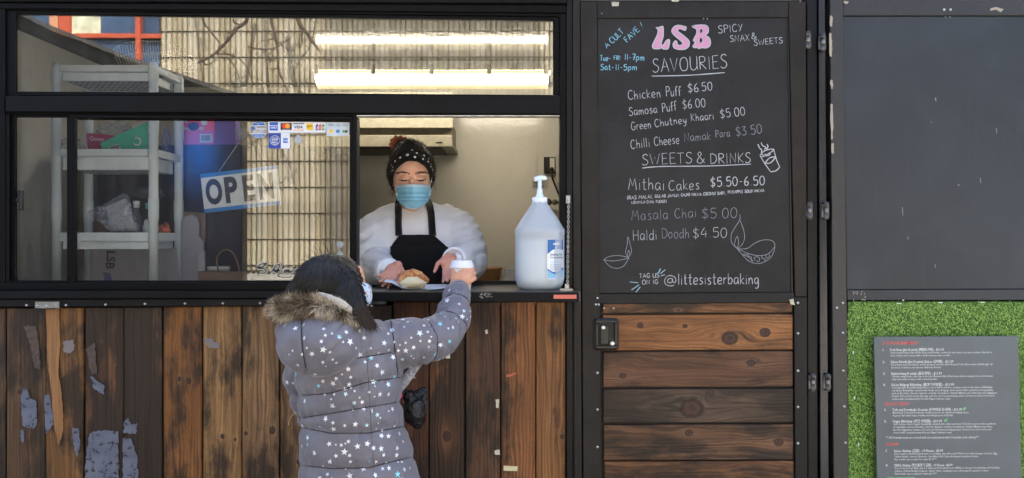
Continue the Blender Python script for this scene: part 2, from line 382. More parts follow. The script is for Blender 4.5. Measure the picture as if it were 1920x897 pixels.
def smooth_line(P, n=4):
    if len(P) < 3: return [P[0], P[-1]] if len(P) == 2 else P
    out = []
    for i in range(len(P)-1):
        p0 = P[max(i-1, 0)]; p1 = P[i]; p2 = P[i+1]; p3 = P[min(i+2, len(P)-1)]
        for k in range(n):
            t = k/n
            out.append(tuple(.5*((2*p1[j])+(-p0[j]+p2[j])*t+(2*p0[j]-5*p1[j]+4*p2[j]-p3[j])*t*t+(-p0[j]+3*p1[j]-3*p2[j]+p3[j])*t**3) for j in (0, 1)))
    out.append(P[-1]); return out
SHARP = set('AVWXYMNKEFHLTIvwxkl')
def chalk(mb, s, x, y, h, Y, width=None, ang=0, wd=1.5, m=0, gap=.14, jit=.03):
    adv = 0; items = []
    for ch in s:
        if ch == ' ': adv += .42; continue
        gw, st = G[ch]; items.append((adv, ch, st)); adv += gw+gap
    adv -= gap; sx = h if not width else width/adv
    ca, sa = math.cos(math.radians(ang)), math.sin(math.radians(ang))
    for off, ch, st in items:
        dy = (random.random()-.5)*jit*2; sc = 1+(random.random()-.5)*jit*2
        for q in st:
            q = [(px_*sc+(random.random()-.5)*jit*.5, py_*sc+dy) for px_, py_ in q]
            q = q if ch in SHARP else smooth_line(q)
            pts = []
            for gx, gy in q:
                a = (off+gx)*sx; b = gy*h; p = S(x+a*ca-b*sa, y-(a*sa+b*ca), Y); pts.append((p.x, p.z))
            mb.ribbon(pts, mm(wd*.74, Y), Y, m, rnd=.5)
def line(mb, pts, Y, wd=1.5, m=0, sm=True):
    q = smooth_line(pts, 5) if sm and len(pts) > 2 else pts
    mb.ribbon([(S(a, b, Y).x, S(a, b, Y).z) for a, b in q], mm(wd, Y), Y, m, rnd=.4)
def outline(mb, pts, Y, m=0):
    mb.flat([(S(a, b, Y).x, S(a, b, Y).z) for a, b in pts], Y, m)

# ------------------------------------------------------------------ materials of the place
M = {}
M['frame'] = worn('black_window_frame_paint', (9, 9, 11), .42, var=.15, chips=.73, spec=.12)
M['frame_dark'] = worn('black_frame_shadow_gap', (14, 14, 15), .5, var=.1, chips=.9)  # near-black paint for the hatch edge, bead and cable
M['beam'] = worn('black_beam_paint', (15, 15, 17), .45, var=.2, chips=.72, spec=.14)
M['post'] = worn('brownish_black_post_paint', (38, 34, 31), .45, var=.25, chips=.72, spec=.2)
M['doorpaint'] = worn('weathered_black_door_paint', (38, 35, 33), .5, var=.25, chips=.73, spec=.2)
M['blackpaint'] = worn('glossy_black_trim', (18, 19, 22), .38, var=.2, chips=.78, spec=.2)
M['board'] = None
t = NT('chalkboard_surface'); o_ = t.obj(); c_ = lin((34, 33, 33))
f1 = t.noise(o_, 4, 5, .6, .6); f2 = t.noise(o_, 1.6, 2)
cc = t.mix(t.ss(f1, .35, .75), tuple(x*.8 for x in c_), tuple(x*1.45 for x in c_))
cc = t.mix(t.m('MULTIPLY', t.ss(f2, .5, .72), .5), cc, tuple(x*1.7 for x in c_))
t.setc(cc); t.setp(.62, 0, .3); t.bump(t.noise(o_, 300, 3), .1, .0005); M['board'] = t.mat
M['rail'] = worn('worn_black_rail', (27, 27, 29), .42, var=.3, chips=.7, spec=.2)
t = NT('dark_grey_stall_panel'); o_ = t.obj(); c_ = lin((43, 48, 54))
mp = t.n('ShaderNodeMapping'); t.l(o_, mp.inputs[0]); mp.inputs['Scale'].default_value = (9, 9, .8)
f1 = t.noise(o_, 3, 5, .6, .5); f2 = t.noise(mp.outputs[0], 5, 4); f3 = t.noise(o_, 55, 5, .7)
cc = t.mix(t.ss(f1, .3, .75), tuple(x*.74 for x in c_), tuple(x*1.25 for x in c_))
cc = t.mix(t.m('MULTIPLY', t.ss(f2, .5, .8), .45), cc, tuple(x*1.35 for x in c_))
cc = t.mix(t.m('MULTIPLY', t.ss(f3, .70, .75), .5), cc, lin((150, 150, 145)))
t.setc(cc); t.setp(.5, 0, .4); t.bump(t.noise(o_, 250, 3), .1, .0005); M['panel'] = t.mat
M['stile'] = worn('grey_stall_stile', (40, 39, 40), .45, var=.15, chips=.68, chip=(170, 155, 135))
M['steel'] = plain('zinc_plated_steel', (168, 168, 166), .35, .9, .1, 30, .1)
M['screw'] = plain('bright_screw_steel', (190, 190, 188), .3, .9, .05)
M['brass'] = plain('yellow_zinc_screw', (190, 165, 110), .35, .8, .05)
M['ledge'] = plain('brushed_grey_counter_laminate', (62, 64, 66), .28, 0, .15, 20, .1, spec=.6)
M['white_plastic'] = plain('white_shelf_plastic', (226, 238, 250), .45, 0, .03, 12, .05)
M['wallin'] = None
t = NT('beige_grey_interior_lining'); o_ = t.obj(); c_ = lin((200, 196, 184))
f1 = t.noise(o_, 2.5, 4); f2 = t.noise(o_, 28, 3, .5, .4)
t.setc(t.mix(t.ss(f1, .3, .7), tuple(x*.93 for x in c_), tuple(x*1.06 for x in c_)))
t.setp(.2, 0, .45); t.bump(f2, .35, .004); M['wallin'] = t.mat
M['ceil'] = None
t = NT('glossy_embossed_ceiling_sheet'); o_ = t.obj(); c_ = lin((104, 103, 100))
mp = t.n('ShaderNodeMapping'); t.l(o_, mp.inputs[0]); mp.inputs['Scale'].default_value = (1, 1.6, 1)
t.setc(c_); t.setp(.06, 0, .012); t.bump(t.noise(mp.outputs[0], 34, 3, .5, .3), .22, .003); M['ceil'] = t.mat
M['navy'] = plain('navy_painted_board', (13, 15, 26), .4, 0, .2, 6, .1)
M['glass'] = glassy('window_pane_glass', .105, (.98, .99, .99), 0, .05)
M['black'] = plain('matt_black', (12, 12, 13), .6, 0, .05)
M['blackplastic'] = plain('black_latch_plastic', (11, 11, 12), .4, 0, .08)
M['chalk'] = None
def chalkmat(name, rgb, k=.55):
    t = NT(name); o = t.obj(); f = t.noise(o, 700, 2)
    t.setc(t.mix(t.ss(f, .32, .55), tuple(a*k for a in lin(rgb)), lin(rgb))); t.setp(.9, 0, .1); return t.mat
M['chalk'] = chalkmat('white_chalk', (186, 189, 194)); M['chalkblue'] = chalkmat('blue_chalk', (140, 200, 222)); M['ghost'] = chalkmat('wiped_chalk', (58, 58, 61), .8)
M['chalkfaint'] = chalkmat('faint_white_chalk', (146, 150, 158)); M['pink'] = chalkmat('pink_chalk', (205, 150, 180), .72); M['hazy'] = chalkmat('smudged_chalk', (74, 75, 80), .85)
def flatmat(name, rgb, rough=.5): 
    if name not in M: M[name] = plain(name, rgb, rough, 0, .03, 30, .03)
    return M[name]
GREY = lambda v: (v, v, v)

# ------------------------------------------------------------------ ground and lane
def ground():
    t = NT('asphalt'); o = t.obj(); f = t.noise(o, 1.3, 4); g = t.noise(o, 160, 3)
    t.setc(t.mix(t.ss(f, .3, .7), (.17, .16, .145), (.22, .21, .19))); t.setp(.9); t.bump(g, .5, .004)
    MB().add([(-60, -60, 0), (60, -60, 0), (60, 60, 0), (-60, 60, 0)], [(0, 1, 2, 3)]).build('ground', t.mat, kind='structure')
    pv = plain('pale_concrete', (176, 172, 164), .9, 0, .08, 5, .3)
    MB().box((-7, -4.75, 0), (7, -3.3, .12)).build('pavement', pv, kind='structure')
ground()

# ------------------------------------------------------------------ the food trailer
TR = thing('food_trailer', (-.45, 1, 0), 'black and wood clad food trailer with a serving hatch and a chalkboard door', 'food trailer')
XL, XR, YB, ZT, ZF = -2.53, .985, 1.68, 2.62, .22; XI = -1.86
# shell: walls, roof, floor
MB().box((XL, YB-.08, ZF), (XR, YB, ZT-.05)).build('back_wall', M['wallin'], TR)
WSD = plain('white_side_lining', (232, 232, 228), .4, 0, .03, 4, .05)
MB().box((XI, .07, ZF+.062), (XI+.06, YB-.0935, 2.212)).build('partition_wall', WSD, TR)
MB().box((XL, .082, ZF), (XL+.06, YB-.083, ZT-.05)).build('side_wall', WSD, TR)
MB().box((XR-.06, .07, ZF), (XR, YB-.083, ZT-.05)).build('side_wall', M['wallin'], TR)
MB().box((XL+.062, .06, ZF-.08), (XR-.062, YB-.083, ZF+.06)).build('floor', flatmat('grey_vinyl_floor', (120, 116, 108)), TR)
MB().box((XL-.03, -.05, ZT), (XR+.0, YB+.04, ZT+.06)).build('roof', M['beam'], TR)
MB().box((XL+.062, .072, 2.215), (XR-.062, YB-.083, 2.25)).build('ceiling_sheet', M['ceil'], TR)
MB().box((XI+.064, YB-.092, 1.27), (XR-.064, YB-.084, 1.285)).box((.12, YB-.088, 1.285), (.124, YB-.084, 2.2)).build('wall_trim', M['wallin'], TR)
for sx in (-1.3, .45):
    tyre = MB(); c = (sx, .28, .33); tyre.lathe(c, [(.2, -.09), (.31, -.1), (.33, -.06), (.33, .06), (.31, .1), (.2, .09)], 28, 0, 'Y')
    wh = tyre.build('wheel', M['black'], TR)
# front framing, all as bars at measured heights
def bar(name, x0, y0, x1, y1, Yf, dep, mat, parent=TR, bev=.002, y0r=None, y1r=None):
    q = quad((x0, y0), (x1, y0 if y0r is None else y0r), (x1, y1 if y1r is None else y1r), (x0, y1), Yf)
    return slab(name, q, Yf, dep, mat, parent, bev)
MB().prism([(XL, ZT-.002), (S(1062, 0).x, ZT-.002), (S(1062, 8).x, S(0, 8).z), (XL, S(0, 2).z)], -.012, .08, .003).build('top_beam', M['beam'], TR)
bar('top_rail', -560, 2.6, 1061, 11, .0, .03, M['frame'], y1r=24, y0r=8.6)
bar('left_post', -560, 12, 9, 560, .004, .016, M['frame'])
bar('window_head', 10, 11.6, 1048, 18.6, .008, .016, M['frame'], y0r=24.6, y1r=31)
bar('middle_beam', 10, 179, 1051, 209, -.004, .07, M['beam'], y1r=214)
bar('right_jamb', 1050, 25, 1062, 548, .002, .07, M['frame'])
bar('sill_beam', -560, 530, 667, 545, -.004, .08, M['frame'])
bar('sill_strip', -560, 545.6, 690, 561, -.03, .1, M['beam'], y1r=559)
bar('rivet_strip', -560, 561.6, 690, 577.5, -.014, .05, M['blackpaint'], y1r=573, y0r=559.6)
MB().box((XL, .045, ZF-.02), (S(1090, 0).x, .068, S(0, 575).z)).build('board_backing', M['black'], TR)
MB().box((XL+.01, -.0, ZF-.06), (XR, .07, ZF-.022)).build('bottom_rail', M['black'], TR)
# upper fixed window
WU = slab('window_frame', quad((11, 19), (1047.5, 31.4), (1047.5, 37.5), (11, 25), .012), .014, .01, M['frame'], TR)
def winbars(root, x0, y0, x1, y1, wb, Yf, dep, y0r=0, y1r=0):
    """four mitred-looking bars round an opening x0..x1,y0..y1, wb px wide"""
    for nm, (a, b, c, d) in (('stile', (x0, y0, x0+wb, y1)), ('stile', (x1-wb, y0, x1, y1))):
        slab(nm, rect(a, b, c, d, Yf), Yf, dep, M['frame'], root)
    slab('rail', quad((x0+wb+.3, y0), (x1-wb-.3, y0+y0r), (x1-wb-.3, y0+wb+y0r), (x0+wb+.3, y0+wb), Yf), Yf+.001, dep, M['frame'], root)
    slab('rail', quad((x0+wb+.3, y1-wb), (x1-wb-.3, y1-wb+y1r), (x1-wb-.3, y1+y1r), (x0+wb+.3, y1), Yf), Yf+.001, dep, M['frame'], root)
slab('stile', rect(10.5, 19, 29.5, 178, .012), .0125, .01, M['frame'], WU)
slab('stile', rect(1037, 32, 1049.5, 178, .012), .0125, .01, M['frame'], WU)
slab('rail', quad((30.3, 171), (1036.7, 177.5), (1036.7, 180.5), (30.3, 178.6), .012), .0135, .01, M['frame'], WU)
slab('glass', quad((24, 22), (1040, 34), (1040, 181), (24, 176), .0235), .0235, .004, M['glass'], WU, 0)
# lower sliding window: a narrow leaf and a wide leaf
WL = slab('window_frame', quad((11, 209.6), (667, 213), (667, 217), (11, 213), .004), .006, .016, M['frame'], TR)
slab('stile', rect(10.5, 213.5, 17, 530, .006), .006, .012, M['frame'], WL)
slab('rail', rect(17.4, 526, 667, 530, .006), .007, .014, M['frame'], WL)
L1 = slab('window_sash', rect(17.5, 214, 23, 534, .018), .018, .01, M['frame'], TR)
winbars(L1, 22.6, 213.6, 131, 534, 6, .0175, .010)
slab('glass', rect(24, 217, 128, 531, .029), .029, .004, M['glass'], L1, 0)
lt = MB(); lt.prism(rect(34, 357, 41, 394, .004), .002, .012, .003); lt.prism(rect(28, 372, 34.2, 379, .004), .006, .014, .002)
lt.build('latch', M['blackplastic'], L1)
L2 = slab('window_sash', rect(129, 213.8, 134, 540, -.003), .0, .014, M['frame'], TR)
winbars(L2, 134.2, 214, 668, 536, 7, .001, .013, 3.5, 0)
slab('stile', rect(655.5, 219, 661, 530, .001), .0005, .012, M['frame'], L2)
slab('rail', quad((143.5, 221.3), (655, 224.8), (655, 228), (143.5, 223.5), .0), .0095, .004, M['frame'], L2)
slab('glass', quad((139, 217), (660, 221), (660, 532), (139, 532), .016), .016, .004, M['glass'], L2, 0)
# open hatch: pale aluminium track round the opening
MB().prism(quad((669, 215.6), (1049, 216), (1049, 218.2), (669, 218), .0), .0, .03, .0005).build('hatch_track', plain('pale_aluminium', (190, 190, 185), .4, .7), TR)
bar('hatch_edge', 668.4, 219, 670, 530, .006, .04, M['frame_dark'])
# counter ledge
led = MB(); zt = S(0, 542).z
led.box((S(692, 0).x, -.118, zt-.030), (S(1082, 0).x, .275, zt)); LG = led.build('counter_ledge', M['ledge'], TR)
MB().prism(quad((690.5, 547.5), (1085, 548), (1086, 566), (690.5, 564.5), -.121), -.135, .0165, .0015).build('ledge_lip', M['beam'], LG)
MB().box((S(670, 0).x, .277, zt-.03), (S(1052, 0).x, .30, zt+.012)).build('ledge_stop', M['black'], LG)
MB().prism(quad((1038, 552.5), (1081, 552.5), (1081, 560), (1038, 560), -.135), -.1362, .0015, .0).build('red_sticker', flatmat('red_sticker_print', (205, 108, 92)), LG)
sm_ = MB()
for k in range(26):
    a = random.uniform(900, 922); b = random.uniform(551, 558); sm_.ribbon([(S(a, b, -.135).x, S(a, b, -.135).z), (S(a+random.uniform(-5, 5), b+random.uniform(-3, 3), -.135).x, S(a, b+random.uniform(-3, 3), -.135).z)], .0022, -.1358)
sm_.build('tape_residue', flatmat('grey_tape_glue', (150, 150, 148)), LG)
# interior counter under the windows
MB().box((XI+.065, .085, 1.20), (S(664, 0).x, .86, 1.262)).build('interior_counter', M['wallin'], TR)
# vertical boards
PL = [(-560+70*k_, -560+70*k_+68, ((112, 82, 54), (96, 70, 48), (138, 98, 60))[k_ % 3], (52, 38, 28), .4, ()) for k_ in range(6)]+[(-140, -68, (92, 66, 46), (50, 36, 27), .5, ()), (-66, 5, (98, 72, 50), (52, 38, 28), .5, ()),
 (7, 80, (104, 76, 50), (52, 36, 26), .42, ((-.30, .0, .006), (.12, -.02, .006))), (82, 152, (146, 104, 58), (84, 58, 36), .5, ((-.32, .02, .005),)),
 (155, 227, (124, 84, 52), (52, 36, 28), .66, ()), (229, 300, (112, 80, 54), (46, 34, 27), .74, ()),
 (303, 375, (150, 100, 50), (98, 62, 34), .42, ((.155, .02, .007), (.16, -.01, .006))), (378, 450, (172, 134, 92), (106, 76, 50), .3, ((-.02, .0, .006), (-.03, .04, .004))),
 (452, 520, (156, 122, 88), (92, 68, 50), .4, ((.0, .038, .009), (-.01, -.045, .005))), (523, 592, (140, 106, 74), (84, 60, 44), .35, ((-.1, .0, .006),)),
 (594, 662, (110, 76, 50), (58, 38, 26), .4, ()), (664, 733, (88, 56, 38), (42, 26, 19), .5, ()),
 (736, 802, (100, 58, 34), (50, 28, 18), .42, ((.12, 0, .008),)), (805, 870, (140, 90, 52), (72, 46, 30), .52, ((-.02, .0, .012), (-.27, .0, .010))),
 (873, 937, (104, 72, 52), (62, 42, 32), .35, ()), (940, 1004, (146, 96, 56), (84, 54, 34), .3, ()), (1006, 1061, (154, 108, 66), (86, 58, 38), .22, ((-.02, .035, .006), (-.22, .035, .006)))]
BOARDS = []
for i, (a, b, lt_, dk_, ch_, kn) in enumerate(PL):
    mt = wood('stained_board_%d' % i, 'Z', (lt_[0]*.95, lt_[1]*.915, lt_[2]*.82), (dk_[0]*.88, dk_[1]*.83, dk_[2]*.76), ch_, kn, seed=(i-6)*1.37+1, warp=.022, streaks=1.1 if i > 10 else .8)
    yt = 578-(a/1060)*9 if a < 690 else 566.5
    x0, x1 = S(a, 0).x, S(b, 0).x; z1 = S(0, yt).z
    lean = random.uniform(-.001, .001)
    mb = MB().prism([(x0+lean, z1), (x1+lean, z1), (x1, ZF), (x0, ZF)], .012+random.uniform(-.003, .003), .03, .0025)
    BOARDS.append(mb.build('board', mt, TR, origin=((x0+x1)/2, .03, .85)))
# flaking paint left on the boards
def blotch(mb, pts, Y, jag=3, n=9, m=0, th=.0009):
    P = []
    L = len(pts)
    for i in range(L):
        p, q = pts[i], pts[(i+1) % L]
        for k in range(n):
            t_ = k/n; x = p[0]+(q[0]-p[0])*t_; y = p[1]+(q[1]-p[1])*t_
            e_ = math.hypot(q[0]-p[0], q[1]-p[1])+1e-6; j_ = random.uniform(-jag, jag)*.7*(0 if k == 0 else 1); P.append((x-(q[1]-p[1])/e_*j_, y+(q[0]-p[0])/e_*j_))
    mb.prism([(S(a, b, Y).x, S(a, b, Y).z) for a, b in P], Y-th, th, .0002, m)
t = NT('flaking_blue_grey_paint'); o_ = t.obj(); f1 = t.noise(o_, 45, 5, .7)
t.setc(t.mix(t.ss(f1, .38, .47), lin((30, 25, 22)), t.mix(t.ss(t.noise(o_, 12, 3), .3, .7), lin((86, 91, 108)), lin((104, 108, 124))))); t.setp(.5, 0, .4); t.bump(f1, .4, .001)
BLUEP = t.mat
t = NT('raw_orange_wood_strip'); o_ = t.obj(); mp = t.n('ShaderNodeMapping'); t.l(o_, mp.inputs[0]); mp.inputs['Scale'].default_value = (60, 1, 2)
t.setc(t.mix(t.ss(t.noise(mp.outputs[0], 3, 4), .3, .7), lin((122, 82, 46)), lin((156, 112, 66)))); t.setp(.55); RAW = t.mat
t = NT('faded_mauve_paint'); o_ = t.obj(); f1 = t.noise(o_, 55, 5, .7)
t.setc(t.mix(t.ss(f1, .4, .55), lin((66, 50, 42)), lin((80, 66, 60)))); t.setp(.6); MAUVE = t.mat
PT = [(2, 'b', [(42, 727), (50, 728), (56, 745), (68, 752), (70, 795), (62, 805), (42, 798), (39, 760)]), (2, 'b', [(39, 806), (46, 804), (44, 830), (39, 825)]),
 (2, 'm', [(44, 610), (68, 612), (74, 650), (76, 690), (66, 690), (58, 650)]),
 (3, 'b', [(84, 738), (92, 740), (98, 770), (101, 795), (86, 814)]), (3, 'o', [(86, 580), (111, 579), (113, 640), (110, 700), (118, 760), (119, 805), (110, 838), (102, 800), (97, 740), (89, 670)]),
 (3, 'g', [(119, 640), (138, 636), (139, 655), (132, 663), (120, 660)]), (3, 'b', [(136, 802), (148, 802), (150, 830), (146, 858), (139, 842)]),
 (4, 'm', [(160, 655), (178, 642), (182, 700), (172, 702)]), (4, 'b', [(170, 705), (196, 722), (194, 740), (176, 728)]), (4, 'b', [(168, 812), (186, 807), (222, 808), (223, 896), (160, 897), (160, 860)]),
 (5, 'b', [(232, 792), (240, 784), (246, 796), (257, 794), (256, 813), (232, 812)]), (5, 'b', [(231, 820), (246, 822), (258, 862), (259, 897), (230, 897)]),
 (7, 'g', [(381, 634), (400, 634), (401, 641), (412, 642), (411, 653), (390, 651)])]
fl = {'b': BLUEP, 'm': MAUVE, 'o': RAW, 'g': flatmat('pale_grey_paint_scrap', (120, 112, 112))}
for bi, kd, pts in PT:
    mb = MB(); blotch(mb, pts, .0105, 2.2 if kd != 'o' else 1.2); mb.build('paint_flake', fl[kd], BOARDS[bi+6])
sc = flatmat('paper_scrap', (196, 190, 176)); oc = flatmat('orange_scratch', (176, 92, 62)); yl = flatmat('yellowish_tape', (206, 200, 160))
for bi, m_, pts in [(14, sc, [(929, 749), (936, 748), (935, 765), (930, 764)]), (14, sc, [(927, 845), (936, 842), (938, 853), (928, 852)]), (15, yl, [(944, 873), (970, 874), (970, 883), (944, 882)]),
                    (16, flatmat('grey_smear', (140, 122, 104)), [(1013, 612), (1030, 608), (1042, 622), (1022, 628)]), (14, sc, [(909, 619), (914, 617), (915, 625), (911, 627)]),
                    (12, sc, [(771, 704), (777, 703), (779, 709), (773, 709)]), (13, sc, [(835, 657), (844, 655), (844, 672), (836, 672)]), (15, oc, [(949, 703), (960, 700), (970, 699), (960, 705), (950, 707)]),
                    (5, sc, [(205, 0)][:0])]:
    if len(pts) > 2:
        mb = MB(); blotch(mb, pts, .0105, .8, 3); mb.build('paint_flake', m_, BOARDS[bi+6])
# rivets and small steel fittings
rv = MB(); rv.lathe((0, 0, 0), [(.0045, 0), (.0042, .0015), (.0022, .003), (.0002, .0034)], 10, 0, 'Y'); RVM = rv.mesh('rivet', [M['screw']])
def rivet(px_, py_, Y, parent, name='rivet'):
    return put(name, RVM, S(px_, py_, Y), parent)
for px_, py_ in [(50, 572), (124, 572), (198, 571), (272, 569.5), (347, 569), (418, 568.5), (488, 568)]: rivet(px_, py_, -.0142, TR)
plt = MB().prism(rect(66, 565, 111, 578, -.016), -.018, .003, .001).build('steel_plate', M['steel'], TR)
for px_ in (71, 88, 105): rivet(px_, 572.5, -.018, plt, 'screw')
plt = MB().prism(rect(506, 562, 530, 577, -.033), -.035, .004, .001).build('steel_plate', M['steel'], TR); rivet(512, 568, -.035, plt, 'screw')
for px_, py_ in [(697, 573)]: rivet(px_, py_, -.016, TR)
# prop chain between jamb and ledge
ch = thing('prop_chain', S(1064, 545, -.05), 'thin steel chain beside the jug, running from the jamb down to the ledge', 'chain')
br = MB().prism(rect(1061, 366, 1069, 382, -.02), -.03, .012, .002).build('bracket', M['steel'], ch)
rivet(1065, 374, -.03, br, 'screw')
lk = MB(); n = 34
for k in range(n):
    f = k/(n-1); c = S(1066-2*f, 383+f*154, -.045-.03*f); r = .0042
    pts = [c+(Vector((math.cos(a)*r*.75, 0, math.sin(a)*r*1.3)) if k % 2 else Vector((0, math.cos(a)*r*.75, math.sin(a)*r*1.3))) for a in np.linspace(0, 2*math.pi, 9)[:-1]]
    lk.tube(pts, .0013, 5, closed=True)
lk.build('chain_links', M['steel'], ch, kind='stuff')
bs = MB(); z0 = zt; c = S(1063, 545, -.07); bs.box((c.x-.022, c.y-.018, z0+.0003), (c.x+.016, c.y+.018, z0+.006)); bs.box((c.x-.006, c.y-.006, z0+.0062), (c.x+.006, c.y+.006, z0+.02)); bs.build('bracket', M['steel'], ch)

# corner column between hatch and door
COLM = slab('column', quad((1062.5, -120), (1073, -120), (1075, 1200), (1062.5, 1200), -.002), -.004, .07, M['blackpaint'], TR)
slab('column', quad((1073.6, -60), (1086, -60), (1092, 1200), (1075.6, 1200), .0), -.010, .075, M['post'], TR)
MB().prism(quad((1077, 572), (1079, 572), (1081, 897), (1079, 897), -.01), -.0145, .004, .0006).build('cable', M['frame_dark'], TR)

# ------------------------------------------------------------------ door with chalkboard and slats
DR = slab('door', quad((1088, 4), (1508, 4), (1514, 1290), (1095, 1290), .004), .012, .045, M['black'], TR)
slab('stile', quad((1088, 3), (1119, 3), (1131, 1290), (1096, 1290), -.006), -.006, .017, M['doorpaint'], DR)
slab('stile', quad((1479, 3), (1511, 3), (1513, 556), (1491, 556), -.006), -.006, .017, M['post'], DR)
slab('stile', quad((1488.5, 557), (1513, 557), (1515, 1290), (1493, 1290), -.006), -.008, .018, M['blackpaint'], DR)
slab('rail', quad((1119.6, 3), (1478.6, 3), (1478.6, 32), (1119.6, 34), -.006), -.005, .016, M['doorpaint'], DR)
slab('rail', quad((1121, 551), (1489, 548), (1489.5, 567), (1121, 570), -.006), -.0065, .017, M['rail'], DR)
CBY = .0
CB = slab('chalkboard', quad((1120, 34.6), (1476, 33), (1483, 547.5), (1122, 550), CBY), CBY, .011, M['board'], DR, .001)
slab('bead', quad((1476.6, 34), (1478.4, 34), (1487, 547), (1484, 547), -.004), -.003, .012, M['frame_dark'], DR, .0005)
YC = CBY-.0008
cw = MB(); CWM = [M['chalk'], M['chalkblue'], M['chalkfaint']]
chalk(cw, 'SPICY', 1347, 62, 14, YC, 46, 5, 1.5); chalk(cw, 'SNAX', 1369, 78, 12, YC, 36, 3, 1.5); chalk(cw, '&', 1409, 73, 11, YC, 10, 8, 1.4); chalk(cw, 'SWEETS', 1414, 85, 10.5, YC, 54, 5, 1.5)
cw.build('chalk_line', CWM, DR); cw = MB()
chalk(cw, 'SAVOURIES', 1224, 136, 25, YC, 140, 3.5, 1.7); line(cw, [(1222, 142.5), (1290, 141), (1359, 136)], YC, 1.7)
cw.build('chalk_line', CWM, DR); cw = MB()
chalk(cw, 'Chicken', 1178, 187, 17, YC, 61, 4.5, 1.5); chalk(cw, 'Puff', 1249, 181, 18, YC, 28, 3, 1.5); chalk(cw, '$6', 1290, 173, 16, YC, 20, 5, 1.6); chalk(cw, '.50', 1311, 171, 16, YC, 25, 5, 1.6)
cw.build('chalk_line', CWM, DR); cw = MB()
chalk(cw, 'Samosa', 1180, 217, 15, YC, 53, 6, 1.5); chalk(cw, 'Puff', 1242, 210, 17, YC, 27, 6, 1.5); chalk(cw, '$6.00', 1280, 204, 16, YC, 43, 5, 1.5)
cw.build('chalk_line', CWM, DR); cw = MB()
chalk(cw, 'Green', 1184, 244, 15, YC, 37, 6, 1.4); chalk(cw, 'Chutney', 1228, 238, 14, YC, 60, 7, 1.4); chalk(cw, 'Khaari', 1296, 227, 14, YC, 43, 5, 1.5); chalk(cw, '$5.00', 1351, 222, 16, YC, 47, 8, 1.5)
cw.build('chalk_line', CWM, DR); cw = MB()
chalk(cw, 'Chilli', 1183, 279, 17, YC, 36, 6, 1.4); chalk(cw, 'Cheese', 1227, 273, 16, YC, 47, 5, 1.4); chalk(cw, 'Namak', 1283, 265, 15, YC, 50, 4, 1.4, m=2); chalk(cw, 'Para', 1342, 258, 14, YC, 27, 5, 1.4, m=2); chalk(cw, '$3.50', 1380, 255, 17, YC, 49, 6, 1.4, m=2)
cw.build('chalk_line', CWM, DR); cw = MB()
chalk(cw, 'SWEETS', 1204, 309, 20, YC, 94, 2, 1.6); chalk(cw, '&', 1306, 307, 21, YC, 16, 4, 1.5); chalk(cw, 'DRINKS', 1332, 307, 19, YC, 76, 2, 1.6); line(cw, [(1204, 315), (1240, 312), (1330, 311), (1408, 307.5)], YC, 1.6)
cw.build('chalk_line', CWM, DR); cw = MB()
chalk(cw, 'Mithai', 1178, 356, 22, YC, 68, 0, 1.6); chalk(cw, 'Cakes', 1254, 357, 19, YC, 58, 2, 1.5)
cw.build('chalk_line', CWM, DR); cw = MB()
chalk(cw, '$5.50-6.50', 1332, 350, 17, YC, 102, 2, 2.2)
cw.build('chalk_line', CWM, DR); cw = MB()
chalk(cw, '(RAS MALAI,', 1176, 374, 6.5, YC, 48, 3, 1.5); chalk(cw, 'GULAB JAMUN,', 1228, 370.5, 5.5, YC, 47, 2, 1.4); chalk(cw, 'GAJAR HALWA,', 1277, 368, 5.5, YC, 40, 2, 1.4); chalk(cw, 'COCONUT BARFI,', 1319, 366, 5.5, YC, 42, 2, 1.4); chalk(cw, 'PINEAPPLE SOUJI HALWA', 1365, 363, 5.5, YC, 68, 3, 1.4)
cw.build('chalk_line', CWM, DR); cw = MB()
chalk(cw, 'LONAVLA CHAL FUDGE)', 1184, 382, 5, YC, 66, 2, 1.3)
cw.build('chalk_line', CWM, DR); cw = MB()
chalk(cw, 'Masala', 1184, 413, 19, YC, 69, 2, 1.3, m=2); chalk(cw, 'Chai', 1265, 409, 18, YC, 41, 2, 1.3, m=2); chalk(cw, '$5.00', 1316, 409, 19, YC, 66, 1, 1.5, m=2)
cw.build('chalk_line', CWM, DR); cw = MB()
chalk(cw, 'Haldi', 1187, 451, 19, YC, 45, 2, 1.4); chalk(cw, 'Doodh', 1241, 447, 18, YC, 51, 1, 1.3, m=2); chalk(cw, '$4.50', 1299, 446, 18, YC, 64, 1, 1.4)
cw.build('chalk_line', CWM, DR); cw = MB()
chalk(cw, 'TAG US', 1199, 521, 8, YC, 37, 2, 1.6); chalk(cw, 'ON IG', 1204, 533, 8, YC, 30, 2, 1.6)
cw.build('chalk_line', CWM, DR); cw = MB()
chalk(cw, '@', 1245, 533, 17, YC, 24, 0, 1.7); chalk(cw, 'littesisterbaking', 1271, 533, 20, YC, 152, 0, 2.0, gap=.12)
cw.build('chalk_line', CWM, DR); cw = MB()
for a in ([(1235, 511), (1238, 503.5)], [(1238, 513), (1247, 505.5)], [(1239, 517), (1246, 515)], [(1181, 528.5), (1196, 530)], [(1184, 543.5), (1198, 534)], [(1192, 548), (1200, 538)]):
    line(cw, a, YC, 2.0, 1); line(cw, [(a[0][0]+1, a[0][1]), (a[1][0]+1, a[1][1])], YC-.0002, .9, 0); cw.build('chalk_dash', CWM, DR); cw = MB()
chalk(cw, 'A', 1138, 91, 9, YC, 8, 40, 1.8, m=1); chalk(cw, 'CULT', 1148, 82, 11, YC, 31, 43, 1.8, m=1); chalk(cw, 'FAVE', 1176, 80, 11, YC, 33, 44, 1.8, m=1); chalk(cw, '!', 1204, 53, 12, YC, 3, 25, 1.6, m=1)
cw.build('chalk_line', CWM, DR); cw = MB()
